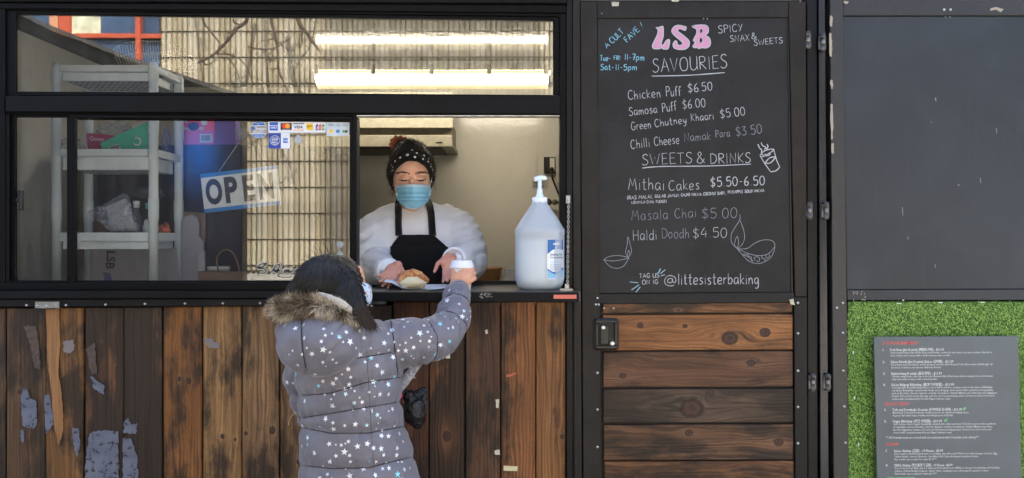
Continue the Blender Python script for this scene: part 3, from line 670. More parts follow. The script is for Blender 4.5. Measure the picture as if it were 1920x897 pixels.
chalk(cw, 'Tue-', 1125, 114, 10.5, YC, 20, 0, 1.8, m=1); chalk(cw, 'FRI', 1151, 112, 8, YC, 12, 0, 1.8, m=1); chalk(cw, '11-7pm', 1171, 112, 11, YC, 37, -2, 1.8, m=1)
cw.build('chalk_line', CWM, DR); cw = MB()
chalk(cw, 'Sat-', 1126, 131, 10.5, YC, 25, 0, 1.8, m=1); chalk(cw, '11-5pm', 1154, 131, 10.5, YC, 40, -1, 1.8, m=1)
cw.build('chalk_line', CWM, DR); cw = MB()
# little pictures: hot cup, two oil lamps
for q in ([(1425, 291), (1433, 283), (1446, 279.5), (1451, 281), (1441, 288), (1429, 294), (1425, 291)], [(1434, 306), (1443, 296), (1454, 294)], [(1434, 306), (1445, 305), (1454, 295)],
          [(1421, 270), (1424, 277), (1428, 281), (1428, 288), (1434, 293)], [(1427, 267), (1430, 273), (1436, 276), (1433, 280)], [(1438, 270), (1440, 275), (1437, 279), (1442, 280)], [(1434, 288), (1437, 292), (1443, 290), (1444, 286)]): line(cw, q, YC, 1.8)
line(cw, [(1425, 292), (1435, 308), (1445, 322)], YC, 1.8, sm=False); line(cw, [(1451, 281), (1456, 300), (1462, 313)], YC, 1.8, sm=False); line(cw, [(1445, 322), (1455, 320), (1462, 313)], YC, 1.8); cw.build('chalk_drawing', CWM, DR); cw = MB()
for q in ([(1387, 402), (1387, 412), (1377, 428), (1371, 440), (1372, 455), (1382, 466)], [(1387, 412), (1394, 430), (1396, 447), (1390, 460), (1382, 466)], [(1382, 465), (1377, 458), (1382, 443), (1385, 455), (1382, 466)],
          [(1382, 466), (1400, 466), (1415, 456), (1430, 450), (1447, 451), (1453, 461), (1447, 480), (1433, 491), (1420, 494), (1405, 490), (1393, 479), (1382, 466)], [(1382, 466), (1400, 474), (1420, 479), (1440, 476), (1452, 463)],
          [(1393, 479), (1400, 480), (1408, 486), (1411, 493)], [(1416, 488), (1414, 484), (1418, 481), (1424, 484), (1423, 490), (1418, 489)], [(1430, 478), (1428, 483), (1434, 486), (1434, 491)], [(1436, 477), (1437, 484), (1442, 481), (1443, 477)],
          [(1392, 477), (1396, 476), (1399, 478), (1403, 477), (1404, 481), (1409, 482), (1409, 487), (1413, 489)]): line(cw, q, YC, 1.1, 2)
cw.build('chalk_drawing', CWM, DR); cw = MB()
for q in (
          [(1132, 487), (1142, 481), (1160, 479), (1178, 483), (1178, 487)], [(1132, 487), (1145, 489), (1160, 488), (1178, 484)], [(1132, 487), (1143, 499), (1157, 503), (1170, 498), (1178, 485)],
          [(1178, 484), (1173, 473), (1176, 458), (1177, 444), (1182, 460), (1184, 472), (1178, 484)], [(1178, 483), (1177, 476), (1179, 469), (1181, 477), (1178, 484)]): line(cw, q, YC, 1.1, 2)
cw.build('chalk_drawing', CWM, DR)
gh = MB(); YG = CBY-.0004
for q in ([(1121, 206), (1150, 204), (1166, 222), (1154, 241), (1122, 243), (1121, 206)], [(1422, 197), (1442, 194)], [(1360, 206), (1380, 203)]): line(gh, q, YG, 1.0, sm=False)
chalk(gh, '$6.25', 1322, 178, 14, YG, 66, 2, 1.5); chalk(gh, 'Namak Puff', 1190, 232, 14, YG, 120, 4, 1.4); chalk(gh, '$5.5', 1390, 212, 14, YG, 50, 3, 1.4)
line(gh, [(1140, 380), (1128, 392), (1130, 408), (1142, 415)], YG, 1.2); line(gh, [(1163, 388), (1175, 386)], YG, 1.5)
for k in range(46):
    a = random.uniform(1130, 1470); b = random.uniform(45, 540); l_ = random.uniform(2, 14); line(gh, [(a, b), (a+l_, b-random.uniform(-2, 3))], YG, random.uniform(.6, 1.6), sm=False)
gh.build('wiped_chalk_traces', M['ghost'], DR, kind='stuff')
# LSB in fat pink letters with a chalk outline
ZX = lambda P: [(1080+a/3.738, b/3.738) for a, b in P]
LP = ZX([(560, 192), (578, 192), (606, 184), (611, 200), (611, 250), (600, 290), (598, 312), (612, 318), (622, 300), (638, 280), (655, 280), (653, 312), (643, 342), (610, 342), (598, 334), (580, 342), (545, 340), (535, 322), (545, 295), (560, 265), (572, 235), (575, 210)])
SP = ZX([(760, 186), (772, 190), (766, 212), (745, 206), (728, 200), (714, 208), (716, 222), (740, 240), (775, 268), (794, 292), (790, 324), (762, 345), (720, 346), (690, 336), (680, 312), (692, 288), (706, 290), (708, 306), (722, 318), (744, 312), (746, 298), (722, 274), (690, 248), (672, 222), (678, 198), (700, 180), (732, 178)])
BP = ZX([(812, 180), (880, 174), (915, 180), (928, 202), (924, 230), (908, 246), (932, 264), (942, 292), (936, 322), (910, 336), (880, 334), (862, 340), (848, 332), (828, 334), (818, 322), (830, 310), (834, 290), (822, 285), (832, 262), (846, 230), (842, 202), (822, 192)])
pk = MB()
for P in (LP, SP, BP):
    P = smooth_line(P+[P[0]], 3)[:-1]
    outline(pk, P, YC, 0)
    for off in ((0, 0),): pk.ribbon([(S(a, b, YC).x, S(a, b, YC).z) for a, b in P+[P[0], P[1]]], mm(1.9, YC), YC-.0004, 1, .3)
for P in (ZX([(868, 205), (884, 202), (890, 214), (880, 232), (868, 236), (868, 205)]), ZX([(868, 262), (886, 268), (888, 290), (872, 304), (864, 290), (868, 262)])):
    outline(pk, P[:-1], YC-.0003, 2); pk.ribbon([(S(a, b, YC).x, S(a, b, YC).z) for a, b in P], mm(1.2, YC), YC-.0005, 1, .3)
pk.build('chalk_letters', [M['pink'], M['chalk'], M['board']], DR)
# slats
SL = [((1130, 568.5, 1486, 587), (150, 104, 64), (66, 44, 32), .45, ((-.06, -.008, .004),)),
      ((1130, 591, 1487, 657), (158, 108, 62), (90, 60, 38), .25, ((.10, -.018, .019), (.21, .0, .013), (-.18, .022, .008), (-.04, .02, .006))),
      ((1131, 660, 1487, 726), (114, 80, 58), (68, 48, 38), .3, ((-.235, -.02, .008), (.165, .02, .010))),
      ((1131, 730, 1488, 793), (92, 74, 60), (48, 40, 35), .5, ((-.02, -.008, .027), (.035, .04, .010))),
      ((1132, 797, 1488, 863), (116, 84, 60), (62, 46, 37), .42, ((-.03, .03, .009), (.25, .0, .011))),
      ((1133, 866, 1489, 930), (128, 88, 56), (62, 44, 34), .42, ()), ((1133, 933, 1490, 1000), (120, 84, 58), (62, 44, 34), .4, ()),
      ((1133, 1003, 1490, 1070), (120, 84, 58), (62, 44, 34), .4, ()), ((1133, 1073, 1490, 1140), (120, 84, 58), (62, 44, 34), .4, ())]
for i, (r, l_, d_, c_, kn) in enumerate(SL):
    mt = wood('stained_slat_%d' % i, 'X', (l_[0]*.94, l_[1]*.90, l_[2]*.82), (d_[0]*.86, d_[1]*.78, d_[2]*.72), c_, kn, seed=i*2.1+40, warp=.035, streaks=1.0)
    a, b, c, d = r; s_ = slab('slat', quad((a, b), (c, b-1.5), (c, d-1.5), (a, d), -.002), -.002+random.uniform(-.001, .001), .013, mt, DR, .002)
    if i == 0:
        for px_ in (1131.5, 1149): put('screw', RVM, S(px_+1, 578, -.003), DR).scale = (.9, 1, .9)
for py_ in (699, 768, 838): rivet(1120, py_, -.0062, DR, 'screw')
for p_ in [(1120, 559), (1117, 571), (1122, 571)]: rivet(*p_, -.0064, DR, 'screw')
for py_ in (568, 625, 695, 763, 831): rivet(1496, py_, -.0082, DR, 'screw')
for p_ in [(1128, 25), (1319, 35), (1326, 35)]: put('screw', RVM, S(*p_, -.0054), DR).scale = (.6, 1, .6)
# recessed paddle latch
HD = slab('latch', [(S(a, b, -.02).x, S(a, b, -.02).z) for a, b in ((1118, 597), (1157, 597), (1161, 601), (1161, 653), (1157, 657), (1118, 657), (1114, 653), (1114, 601))], -.014, .012, M['blackplastic'], DR, .004)
def rframe(mb, x0, y0, x1, y1, wb, Yf, dep, m=0):
    mb.prism(rect(x0, y0, x1, y0+wb, Yf), Yf, dep, .002, m); mb.prism(rect(x0, y1-wb, x1, y1, Yf), Yf, dep, .002, m)
    mb.prism(rect(x0, y0+wb, x0+wb, y1-wb, Yf), Yf+.0004, dep, .002, m); mb.prism(rect(x1-wb, y0+wb, x1, y1-wb, Yf), Yf+.0004, dep, .002, m)
h = MB(); rframe(h, 1117, 600, 1158, 654, 6, -.021, .008); h.build('latch_surround', M['blackplastic'], DR)
MB().prism(rect(1125, 609, 1142, 646, -.022), -.026, .008, .003).build('paddle', M['blackplastic'], DR)
MB().prism(rect(1143, 606, 1153, 634, -.01), -.0155, .0012, 0).build('latch_recess', M['black'], DR)
kl = MB(); kl.lathe(S(1131, 614, -.026), [(.0065, 0), (.0065, .002), (.005, .003), (.002, .0031)], 16, 0, 'Y'); kl.build('lock_cylinder', M['screw'], DR)
kl = MB(); kl.lathe(S(1148, 644, -.024), [(.0075, 0), (.0075, .002), (.006, .003), (.002, .0031)], 16, 0, 'Y'); kl.build('lock_cylinder', M['screw'], DR)
# chipped plaster / paint spots on door top
for P_, y_ in (([(1146, 4), (1161, 3), (1160, 11), (1148, 12)], -.0062), ([(1480, 561), (1488, 560), (1490, 572), (1482, 570)], -.0085), ([(1258, 0), (1275, 0), (1272, 3), (1260, 3)], -.0055)):
    ck = MB(); blotch(ck, P_, y_, 1, 3); ck.build('paint_chip', flatmat('pale_bare_spot', (176, 170, 152)), DR)
# corner trim right of the door
slab('corner_trim', quad((1513.6, -90), (1533, -90), (1535, 1290), (1517, 1290), .01), .014, .05, M['blackpaint'], TR)
slab('corner_trim', quad((1534, -90), (1545, -90), (1556, 1290), (1538, 1290), .01), .004, .06, plain('blue_glossy_black_trim', (32, 34, 40), .22, .3, .25, 4, .1, stretch=(8, 8, 1)), TR)
def hinge(px_, y0, y1, Y, parent, name='hinge'):
    m_ = MB(); n_ = 3
    for k in range(n_):
        a = S(px_, y0+(y1-y0)*k/n_+.6, Y); b = S(px_, y0+(y1-y0)*(k+1)/n_-.6, Y); m_.tube([a, b], .0075, 10, sm=True)
    m_.prism(rect(px_-7, y0+4, px_+7, y1-4, Y), Y+.004, .004, .001); return m_.build(name, plain('worn_hinge_steel_%d' % int(px_+y0), (110, 108, 106), .4, .6, .3, 60, .3), parent)
hinge(1515, 58, 92, -.006, TR); hinge(1518, 378, 412, -.006, TR); hinge(1524, 700, 734, -.006, TR)
# ------------------------------------------------------------------ neighbouring stall
ST = thing('neighbour_stall', (1.6, .4, 0), 'dark grey panelled stall right of the food trailer', 'stall')
XE = 2.35
MB().box((XR+.03, .08, .1), (XE, 1.6, 2.55)).build('stall_body', M['panel'], ST)
slab('stile', quad((1556, -110), (1580, -110), (1596, 1290), (1566, 1290), .0), .0, .05, M['stile'], ST)
MB().prism([(S(1581, 0).x, 2.55), (XE, 2.55), (XE, S(0, 28).z), (S(1581, 28).x, S(0, 29).z)], .0, .05, .002).build('rail', M['stile'], ST)
MB().prism([(S(1580.8, 29).x, S(0, 29.6).z), (XE, S(0, 28.8).z), (XE, S(0, 540).z), (S(1589, 540).x, S(0, 543).z)], .006, .04, .0015).build('panel', M['panel'], ST)
MB().prism([(S(1589.5, 544).x, S(0, 544).z), (XE, S(0, 541).z), (XE, S(0, 562).z), (S(1590, 562).x, S(0, 563).z)], .0045, .04, .0015).build('rail', M['panel'], ST)
MB().box((S(1590, 0).x, .02, .1), (XE, .078, S(0, 576).z)).build('lower_panel', M['panel'], ST)
for p_ in [(1770, 18), (1782, 18)]: rivet(*p_, -.0003, ST, 'screw')
for p_ in [(1772, 31.5), (1780.5, 31.5), (1754, 186), (1797, 347)]: put('screw', RVM, S(*p_, .0058), ST).scale = (.6, 1, .6)
for p_ in [(1580, 568), (1569, 577), (1580, 624), (1583, 762), (1585, 830), (1581, 695)]: rivet(*p_, -.0003, ST, 'screw')
ck = MB()
for a, b, h_ in [(1558, 30, 20), (1557, 62, 44), (1559, 150, 16), (1559, 195, 66), (1561, 268, 20)]:
    blotch(ck, [(a-2, b), (a+2, b), (a+3, b+h_*.5), (a+2.5, b+h_), (a-1, b+h_), (a-2.5, b+h_*.4)], -.0002, 1.6, 3)
blotch(ck, [(1857, 16), (1867, 13), (1882, 17), (1877, 23), (1868, 18), (1856, 20)], -.0002, .8, 3); blotch(ck, [(1581, 2), (1592, 3), (1588, 8), (1583, 6)], -.0002, .8, 3)
for k in range(16): a = random.uniform(1592, 1625); b = random.uniform(545, 562); blotch(ck, [(a, b), (a+1.6, b), (a+1.2, b+3), (a, b+2.4)], .0042, .5, 2)
ck.build('paint_chip', flatmat('beige_undercoat', (158, 148, 132)), ST)
ck = MB()
for a, b, h_ in [(1571, 118, 2), (1754, 182, 9), (1746, 227, 3), (1702, 443, 6), (1838, 333, 10), (1868, 240, 10), (1753, 495, 7), (1692, 388, 16)]:
    line(ck, [(a, b), (a+1, b+h_)], .0052, 1.8, sm=False)
ck.build('scratch', flatmat('grey_scratch', (128, 132, 134)), ST)
h = hinge(1543, 62, 96, -.004, ST); hinge(1549, 378, 412, -.004, ST); hinge(1552, 700, 734, -.004, ST)
# artificial turf
TFX0, TFX1, TFZ1, TFZ0 = S(1591, 0).x, XE-.02, S(0, 564).z, .45
TF = thing('artificial_turf', ((TFX0+TFX1)/2, .015, (TFZ0+TFZ1)/2), 'bright green artificial turf stapled to the stall under the dark grey panel', 'artificial turf')
MB().box((TFX0+.002, .008, TFZ0), (TFX1, .0195, TFZ1-.003)).build('backing', plain('dark_green_turf_backing', (58, 92, 34), .9), TF)
N = 52000
rx = np.random.uniform(TFX0, TFX1, N); rz = np.random.uniform(TFZ0, TFZ1-.004, N)
keep = ~((rz < S(0, 640).z) & (rx > S(1650, 0).x) & (rx < S(1900, 0).x)); rx, rz = rx[keep], rz[keep]; N = len(rx)
ang = np.random.normal(0, 1.0, N)-math.pi/2*.35+math.pi/2*0; ln = np.random.uniform(.006, .015, N); out_ = np.random.uniform(.25, .9, N)
dx = np.sin(ang)*ln; dz = np.cos(ang)*ln*np.where(np.random.rand(N) < .72, -1, 1); dy = -ln*out_
wx = np.cos(ang)*.0009; wz = np.sin(ang)*.0009
y0 = np.full(N, .008)
V = np.stack([np.stack([rx-wx, y0, rz-wz], 1), np.stack([rx+wx, y0, rz+wz], 1), np.stack([rx+dx, y0+dy, rz+dz], 1)], 1).reshape(-1, 3)
ctr = np.array(WORLD[TF.name]); V -= ctr
me = bpy.data.meshes.new('turf_blades'); F = np.arange(N*3).reshape(-1, 3)
me.from_pydata(V.tolist(), [], F.tolist())
t = NT('turf_green_blades'); nn = t.noise(t.obj(), 260, 2); n2 = t.noise(t.obj(), 9, 3)
gc = t.mix(t.ss(nn, .35, .65), lin((104, 150, 56)), lin((186, 216, 118))); gc = t.mix(t.m('MULTIPLY', t.ss(n2, .4, .7), .5), gc, lin((122, 158, 74)))
t.setc(gc); t.setp(.45, 0, .4); t.b.inputs['Transmission Weight'].default_value = 0; me.materials.append(t.mat)
put('turf_blades', me, ctr, TF, kind='stuff')
stp = MB()
for a, b, ww, hh in [(1686, 569, 8, 1.7), (1764, 567.5, 8, 1.7), (1843, 567, 7, 1.7), (1600, 661, 2, 6), (1602.5, 746, 2, 6), (1610, 833, 2, 5), (1694, 563, 3, 2)]:
    stp.prism(rect(a-ww/2, b-hh/2, a+ww/2, b+hh/2, -.008), -.008, .002, .0003)
stp.build('staple', flatmat('white_staple', (215, 218, 210)), TF)
# printed menu
MN = slab('menu_sign', quad((1637, 631), (1907, 629.5), (1919, 1130), (1648, 1130), -.014), -.02, .004, plain('grey_blue_printed_board', (78, 88, 95), .42, 0, .05, 6, .04), None, .0008,
          label='grey printed restaurant menu mounted on the green turf', cat='menu sign')
YM = -.0206
mt_ = MB()
def mtx(s, x, y, h_, width=None, m=0, bold=.0, shear=0): text(mt_, s, x, y, h_, YM, width, .3, shear, bold, m, 1)
RED = [('DOSIRAK/BIBIMBAP', 1654, 646, 68), ('VEGAN MENU', 1658, 760, 48), ('GIMBAP', 1660, 835.5, 26)]
for s_, a, b, w_ in RED: mtx(s_, a, b, 8.2, w_, 1, .012, .35)
ROWS = [('1.', 'Pork Bone Jjim Dosirak (뼈찜도시락) - $11.99', 1655, 658, 1669, 101, ['Deliciously braised, fall off the bone pork bones, cooked in our secret soy sauce mixture that has a|190', 'kick of spice and comes with a thick sweet potato noodle.|112']),
 ('2.', 'SuLee Kimchi Jjim Dosirak (SuLee 김치찜) - $11.99', 1655, 680.5, 1670, 118, ['If you have tried our kimchi, you\'re going to love this dish! Braised Pork ribbons that will fall right off|190', 'the bone, boiled in our famous delicious Kimchi.|94']),
 ('3.', 'Dakdoritang Dosirak (닭도리탕) - $11.99', 1656, 702.5, 1671, 95, ['Chicken wing lovers, this one is for you! Braised, fall off the bone chicken wings that is a bit sweet,|190', 'salty and a kick of spice with a warm potato.|86']),
 ('4.', 'SuLee Bulgogi Bibimbap (불고기비빔밥) - $11.99', 1656, 723.5, 1671, 118, ['You may have tried Bibimbap before, but it will be hard to compare ours to the same of Bibimbap|189', 'out there! Beautifully curated with thinly sliced bulgogi, that\'s paired with a plethora of vegetables|190', 'such as Zucchini, Carrots, Spinach, crunchy Cucumbers, Shiitake Mushrooms, Bean Sprouts, Eggplants,|198', 'Sesame Oil, perfect sunny side egg, and our in-house gochujang sauce. Served on a bed of rice and|192', 'comes with complimentary Korean Napa Soybean soup!|110']),
 ('5.', 'Tofu and Portabello Dosirak (두부버섯 도시락) - $11.99', 1658, 770.5, 1673, 131, ['Marinated Tofu and Portobello mushrooms in our delicious bulgogi sauce.|143', 'A great dish that\'s tasty, healthy and will get your belly full.|113']),
 ('6.', 'Vegan Bibimbap (비건 비빔밥) - $11.99', 1658, 792, 1673.5, 93, ['Can\'t believe this is Vegan! Beautifully curated dish with marinated Tofu that\'s paired with a plethora|193', 'of vegetables such as Zucchini, Carrots, Spinach, crunchy Cucumbers, Shiitake Mushrooms, Bean|186', 'Sprouts, Eggplants, Sesame Oil, and our in-house gochujang sauce. Served on a bed of rice and|184', 'comes with complimentary Korean Napa Soybean soup!|110']),
 ('7.', 'SuLee Gimbap (김밥) - 10 Pieces - $5.99', 1660, 847.5, 1676, 92, ['If you want something quick and on a budget, give this a try! Warm rice with Sausage, Spinach, Egg,|193', 'Yellow Radish, Carrots, Burdock, Crab Meat, Fish Cake, all wrapped together in laver.|158', 'Pair it with cup noodles for extra $1.99**|79']),
 ('8.', 'KBBQ Gimbap (한우불고기 김밥) - 10 Pieces - $6.99', 1661, 874.5, 1677, 109, ['If you love Korean BBQ, this is a must try! How about some KBBQ on the go! One full strip of Pork Belly,|197', 'Lettuce, Pickled Radish, Peppers, Garlic, Yams, Ssamjang sauce, all wrapped together in laver.|176', 'Pair it with cup noodles for extra $1.99**|79'])]
for no, hd, nx, y_, hx, hw, ls in ROWS:
    mtx(no, nx, y_, 6.4, None, 0, .02); mtx(hd, hx, y_, 6.6, hw, 0, .022)
    for k, l_ in enumerate(ls):
        s_, w_ = l_.rsplit('|', 1); mtx(s_, hx+1, y_+4.9+5.3*k, 5.2, float(w_), 0, .006)
mtx('** All Dosirak meals are served with rice and paired with 5 banchan (side dishes)**', 1661, 822.5, 6.2, 174, 0, .01, .25)
for a, b in ((1805, 766), (1770, 788)):
    outline(mt_, [(a, b+3), (a+1, b-1), (a+4, b-2.6), (a+6.6, b-2.8), (a+6, b+.6), (a+3, b+3)], YM, 2)
outline(mt_, [(1663, 895), (1715, 894.6), (1716, 914), (1663, 914)], YM, 2)
mt_.build('menu_print', [flatmat('white_menu_print', (200, 206, 206)), flatmat('red_menu_print', (205, 92, 92)), flatmat('green_menu_print', (96, 172, 116))], MN)

# ------------------------------------------------------------------ inside the trailer
# ceiling lamp
LM = thing('ceiling_lamp', (-.34, 1.0, 2.14), 'long lit fluorescent batten lamp under the ceiling behind the upper window', 'ceiling lamp')
xa, xb = S(592, 0, 1.0).x, S(1032, 0, 1.0).x
MB().box((xa, .94, 2.168), (xb, 1.06, 2.208)).build('lamp_housing', plain('white_lamp_housing', (200, 200, 195), .5), LM)
df = MB(); P_ = [(-.062, .0), (-.058, -.03), (-.04, -.058), (-.015, -.066), (.015, -.066), (.04, -.058), (.058, -.03), (.062, 0)]
for x in (xa+.012, xb-.012): df.V += [(x, 1.0+a, 2.167+b) for a, b in P_]
nP = len(P_)
for i in range(nP-1): df.F.append((i, i+1, nP+i+1, nP+i)); df.M.append(0); df.S.append(True)
df.F += [tuple(range(nP)), tuple(reversed(range(nP, 2*nP)))]; df.M += [0, 0]; df.S += [False, False]
t = NT('lit_diffuser'); sp3 = t.n('ShaderNodeSeparateXYZ'); t.l(t.obj(), sp3.inputs[0]); zz = t.m('DIVIDE', t.m('ADD', sp3.outputs[2], .002), .0125)
gz = t.m('POWER', 2.718, t.m('MULTIPLY', t.m('MULTIPLY', zz, zz), -1)); t.setc((.8, .75, .6))
t.l(t.mix(gz, (1, .74, .36), (1, .95, .84)), t.b.inputs['Emission Color']); t.l(t.m('ADD', .14, t.m('MULTIPLY', gz, 11.0)), t.b.inputs['Emission Strength'])
df.build('diffuser', t.mat, LM)
for px_ in (600, 705, 812, 918, 1023):
    x = S(px_, 0, 1.0).x; MB().box((x-.009, .925, 2.148), (x+.009, .937, 2.19)).build('clip', M['steel'], LM)
# range hood
HD_ = thing('range_hood', S(750, 275, 1.4), 'beige metal range hood on the back wall above the woman', 'range hood')
mh = plain('cream_hood_enamel', (160, 155, 138), .45, 0, .05); mdk = plain('dark_hood_filter', (58, 54, 48), .5, .3, .15)
Yh = 1.2; a = S(560, 275, Yh); b = S(848, 253.5, Yh)
hh = MB(); hh.prism([(a.x, b.z), (b.x, b.z), (b.x, a.z), (a.x, a.z)], Yh, .02, .002)
hh.build('front_panel', mh, HD_)
hh = MB(); hh.box((a.x, Yh+.021, a.z+.002), (b.x, YB-.084, a.z+.02)); hh.build('underside', plain('grey_hood_pan', (120, 114, 100), .4, .4), HD_)
MB().box((a.x+.1, Yh+.04, a.z-.004), (b.x-.05, YB-.12, a.z+.0015)).build('filter', mdk, HD_)
c = S(848, 221, Yh+.08)
MB().box((a.x, Yh+.12, a.z+.021), (b.x-.01, YB-.084, c.z-.02)).build('duct_box', plain('brown_shaded_cabinet', (112, 104, 88), .5), HD_)  # duct box has a darker brown than the hood panels
MB().box((a.x, Yh+.08, c.z-.045), (b.x-.004, Yh+.118, c.z+.12)).build('upper_panel', mh, HD_)
MB().box((b.x-.075, Yh-.002, a.z+.016), (b.x-.045, Yh-.0005, a.z+.022)).build('badge', M['black'], HD_)
# outlet with plug and cord
OU = thing('power_outlet', S(1036, 312, 1.58), 'electrical outlet box with a plugged black cord beside the jug pump', 'power outlet')
Yo = 1.57
MB().prism(rect(1020, 294, 1048, 324, Yo), Yo, .03, .002).build('box', M['blackplastic'], OU)
MB().prism(rect(1031, 296, 1040, 322, Yo-.004), Yo-.004, .003, .001).build('socket_plate', flatmat('ivory_socket', (205, 200, 186)), OU)
MB().prism(rect(1042, 290, 1053, 345, Yo), Yo-.002, .01, .002).build('conduit_cover', flatmat('grey_conduit_cover', (176, 172, 160)), OU)
pl = MB(); pl.lathe(S(1034, 318, Yo-.006), [(.012, 0), (.012, .02), (.005, .032)], 12, 0, 'Y'); pl.build('plug', M['blackplastic'], OU)
cd_ = MB(); cd_.tube([S(1034, 320, Yo-.03), S(1036, 335, Yo-.02), S(1042, 350, Yo-.01), S(1049, 368, Yo-.01), S(1056, 395, Yo-.01), S(1050, 415, Yo-.01), S(1046, 440, Yo-.01)], .005, 6); cd_.build('cord', M['blackplastic'], OU)
VL = thing('wall_valve', S(1036, 379, 1.56), 'small metal pipe valve on the back wall right of the jug cap', 'valve')
v_ = MB(); v_.tube([S(1024, 379, 1.55), S(1052, 379, 1.55)], .006, 8); v_.lathe(S(1028, 379, 1.55), [(.018, 0), (.018, .012)], 10, 0, 'Y'); v_.lathe(S(1040, 379, 1.55), [(.014, 0), (.014, .012)], 10, 0, 'Y'); v_.build('valve_body', plain('grey_valve_metal', (104, 100, 92), .4, .7), VL)
dc = MB().prism(rect(998, 338, 1027, 352, 1.59), 1.592, .004, .0005).build('notice', flatmat('faded_notice_paper', (160, 156, 142)), None, label='small faded notice behind the pump of the jug on the back wall', cat='notice')
q_ = MB(); text(q_, 'PULL TO', 1002, 344, 5, 1.5905, 20); text(q_, 'LIFT UP', 1002, 350, 5, 1.5905, 20); q_.build('notice_print', M['black'], dc)
# low cabinet with tub and box on it, seen through the hatch
KC = MB().box((-.35, 1.18, .285), (.9, 1.58, 1.243)).build('work_cabinet', plain('grey_beige_cabinet', (150, 146, 134), .4), None, label='pale work cabinet along the back wall behind the woman', cat='cabinet')
tb = MB(); c = S(915, 0, 1.3); tb.lathe((c.x, 1.35, 1.2437), [(.055, 0), (.062, .06), (.068, .062), (.068, .072), (.05, .073)], 20); tb.build('brown_tub', flatmat('brown_tub_plastic', (150, 112, 78)), None, label='brown round tub on the cabinet behind the woman', cat='tub')
c = S(958, 0, 1.25); MB().obox((c.x, 1.28, 1.2437+.035), (.06, .05, .068), Matrix.Rotation(.2, 3, 'Z')).build('small_box', flatmat('white_small_box', (196, 198, 204)), None, label='small white box on the cabinet just left of the jug', cat='box')

# navy cabinet behind the shelf
NC = MB().box((S(168, 0, .62).x, .63, 1.2625), (S(560, 0, .62).x, 1.1, S(0, 272, .62).z)).build('navy_cabinet', M['navy'], None, label='dark navy cabinet standing behind the white shelf unit', cat='cabinet')
# shelf unit
SU = thing('shelf_unit', (S(195, 0, .4).x, .4, 1.262), 'white plastic shelf unit with four tiers behind the window', 'shelf unit')
YF, YR = .30, .52; xl, xr = S(106, 0, YF).x, S(288, 0, YF).x
pr = MB(); pr.lathe((0, 0, 0), [(.0155, 0), (.0155, .27), (.0175, .272), (.0175, .355), (.0155, .357), (.0155, .60), (.0175, .602), (.0175, .70), (.0155, .702), (.0155, .79), (.0175, .794), (.0175, .845), (.012, .862), (.003, .865)], 16)
PM = pr.mesh('post', [M['white_plastic']])
for x in (xl, xr):
    for y in (YF, YR):
        put('post', PM, (x, y, 1.2622), SU).scale = (1, 1, (S(0, 116, YF).z-1.262)/.865)
for (y0_, y1_, y2_) in ((123, 135, 151), (280, 293, 318), (436, 452, 467)):
    z2, z1, z0 = S(0, y0_, YF).z, S(0, y1_, YF).z, S(0, y2_, YF).z
    tr_ = MB()
    tr_.box((xl+.016, YF-.012, z1), (xr-.016, YF+.004, z2)).box((xl+.016, YR-.004, z1), (xr-.016, YR+.012, z2)).box((xl-.012, YF+.017, z1), (xl+.004, YR-.017, z2)).box((xr-.004, YF+.017, z1), (xr+.012, YR-.017, z2))
    tr_.box((xl+.02, YF+.005, z0), (xr-.02, YR-.005, z1-.001))
    tr_.build('shelf_tier', M['white_plastic'], SU)
    zz = z0
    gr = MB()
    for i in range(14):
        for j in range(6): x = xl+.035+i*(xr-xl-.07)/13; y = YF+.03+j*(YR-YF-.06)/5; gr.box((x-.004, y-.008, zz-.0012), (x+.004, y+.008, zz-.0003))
    gr.build('underside_grille', plain('shaded_grille_grey', (120, 124, 126), .6), SU, kind='stuff')  # grille under the tray is grey plastic
ZS = {1: S(0, 118, YF).z, 2: S(0, 280, YF).z-.018, 3: S(0, 436, YF).z-.018}
# wire basket on the shelf top
WB = thing('wire_basket', (S(290, 0, .42).x, .42, S(0, 122, YF).z), 'white wire basket resting on top of the shelf unit', 'basket')
wbm = MB(); zc = S(0, 122, YF).z+.0015; x0, x1 = S(232, 0, .42).x, S(355, 0, .42).x
N_ = 26
for i in range(N_):
    x = x0+.008+(x1-x0-.016)*i/(N_-1); e = 1-.35*abs(2*i/(N_-1)-1)**3
    P_ = [(x, .42-.085*math.cos(a)*1, zc+.002+.088*e*(1-math.sin(a))) for a in np.linspace(0, math.pi, 9)]
    wbm.tube(P_, .0010, 4)
for a in (0, .5, 1.2, math.pi-1.2, math.pi-.5, math.pi): wbm.tube([(x0+(x1-x0)*k/10, .42-.085*math.cos(a), zc+.003+.088*(1-.35*abs(2*k/10-1)**3)*(1-math.sin(a))) for k in range(11)], .0016, 5)
wbm.build('basket_wires', flatmat('cream_coated_wire', (214, 208, 190)), WB, kind='stuff')
# things on the second tier
z2 = ZS[2]-.0
def leanbox(name, corners, Y, th, mat, label, cat, **kw):
    return slab(name, quad(*corners, Y), Y, th, mat, None, .001, label=label, cat=cat, **kw)
tl = leanbox('teal_box', [(187, 268), (280, 226), (280, 280), (192, 281)], .34, .07, flatmat('teal_card', (72, 178, 150)), 'teal cardboard box tilted on the second tier of the shelf', 'box')
q_ = MB(); q_.prism(quad((203, 275), (222, 269.5), (227, 279.5), (208, 280), .339), .3385, .001, 0, 0)
for k in range(9): q_.prism(quad((206+k*1.9, 275-k*.5), (207+k*1.9, 274.7-k*.5), (209+k*1.9, 279.5), (208+k*1.9, 279.5), .3378), .3375, .0006, 0, 1)
r_ = [(257+7*math.cos(a), 265+7*math.sin(a)) for a in np.linspace(-2.2, 2.6, 14)]; q_.ribbon([(S(a, b, .339).x, S(a, b, .339).z) for a, b in r_], mm(2.4, .34), .3385, 0)
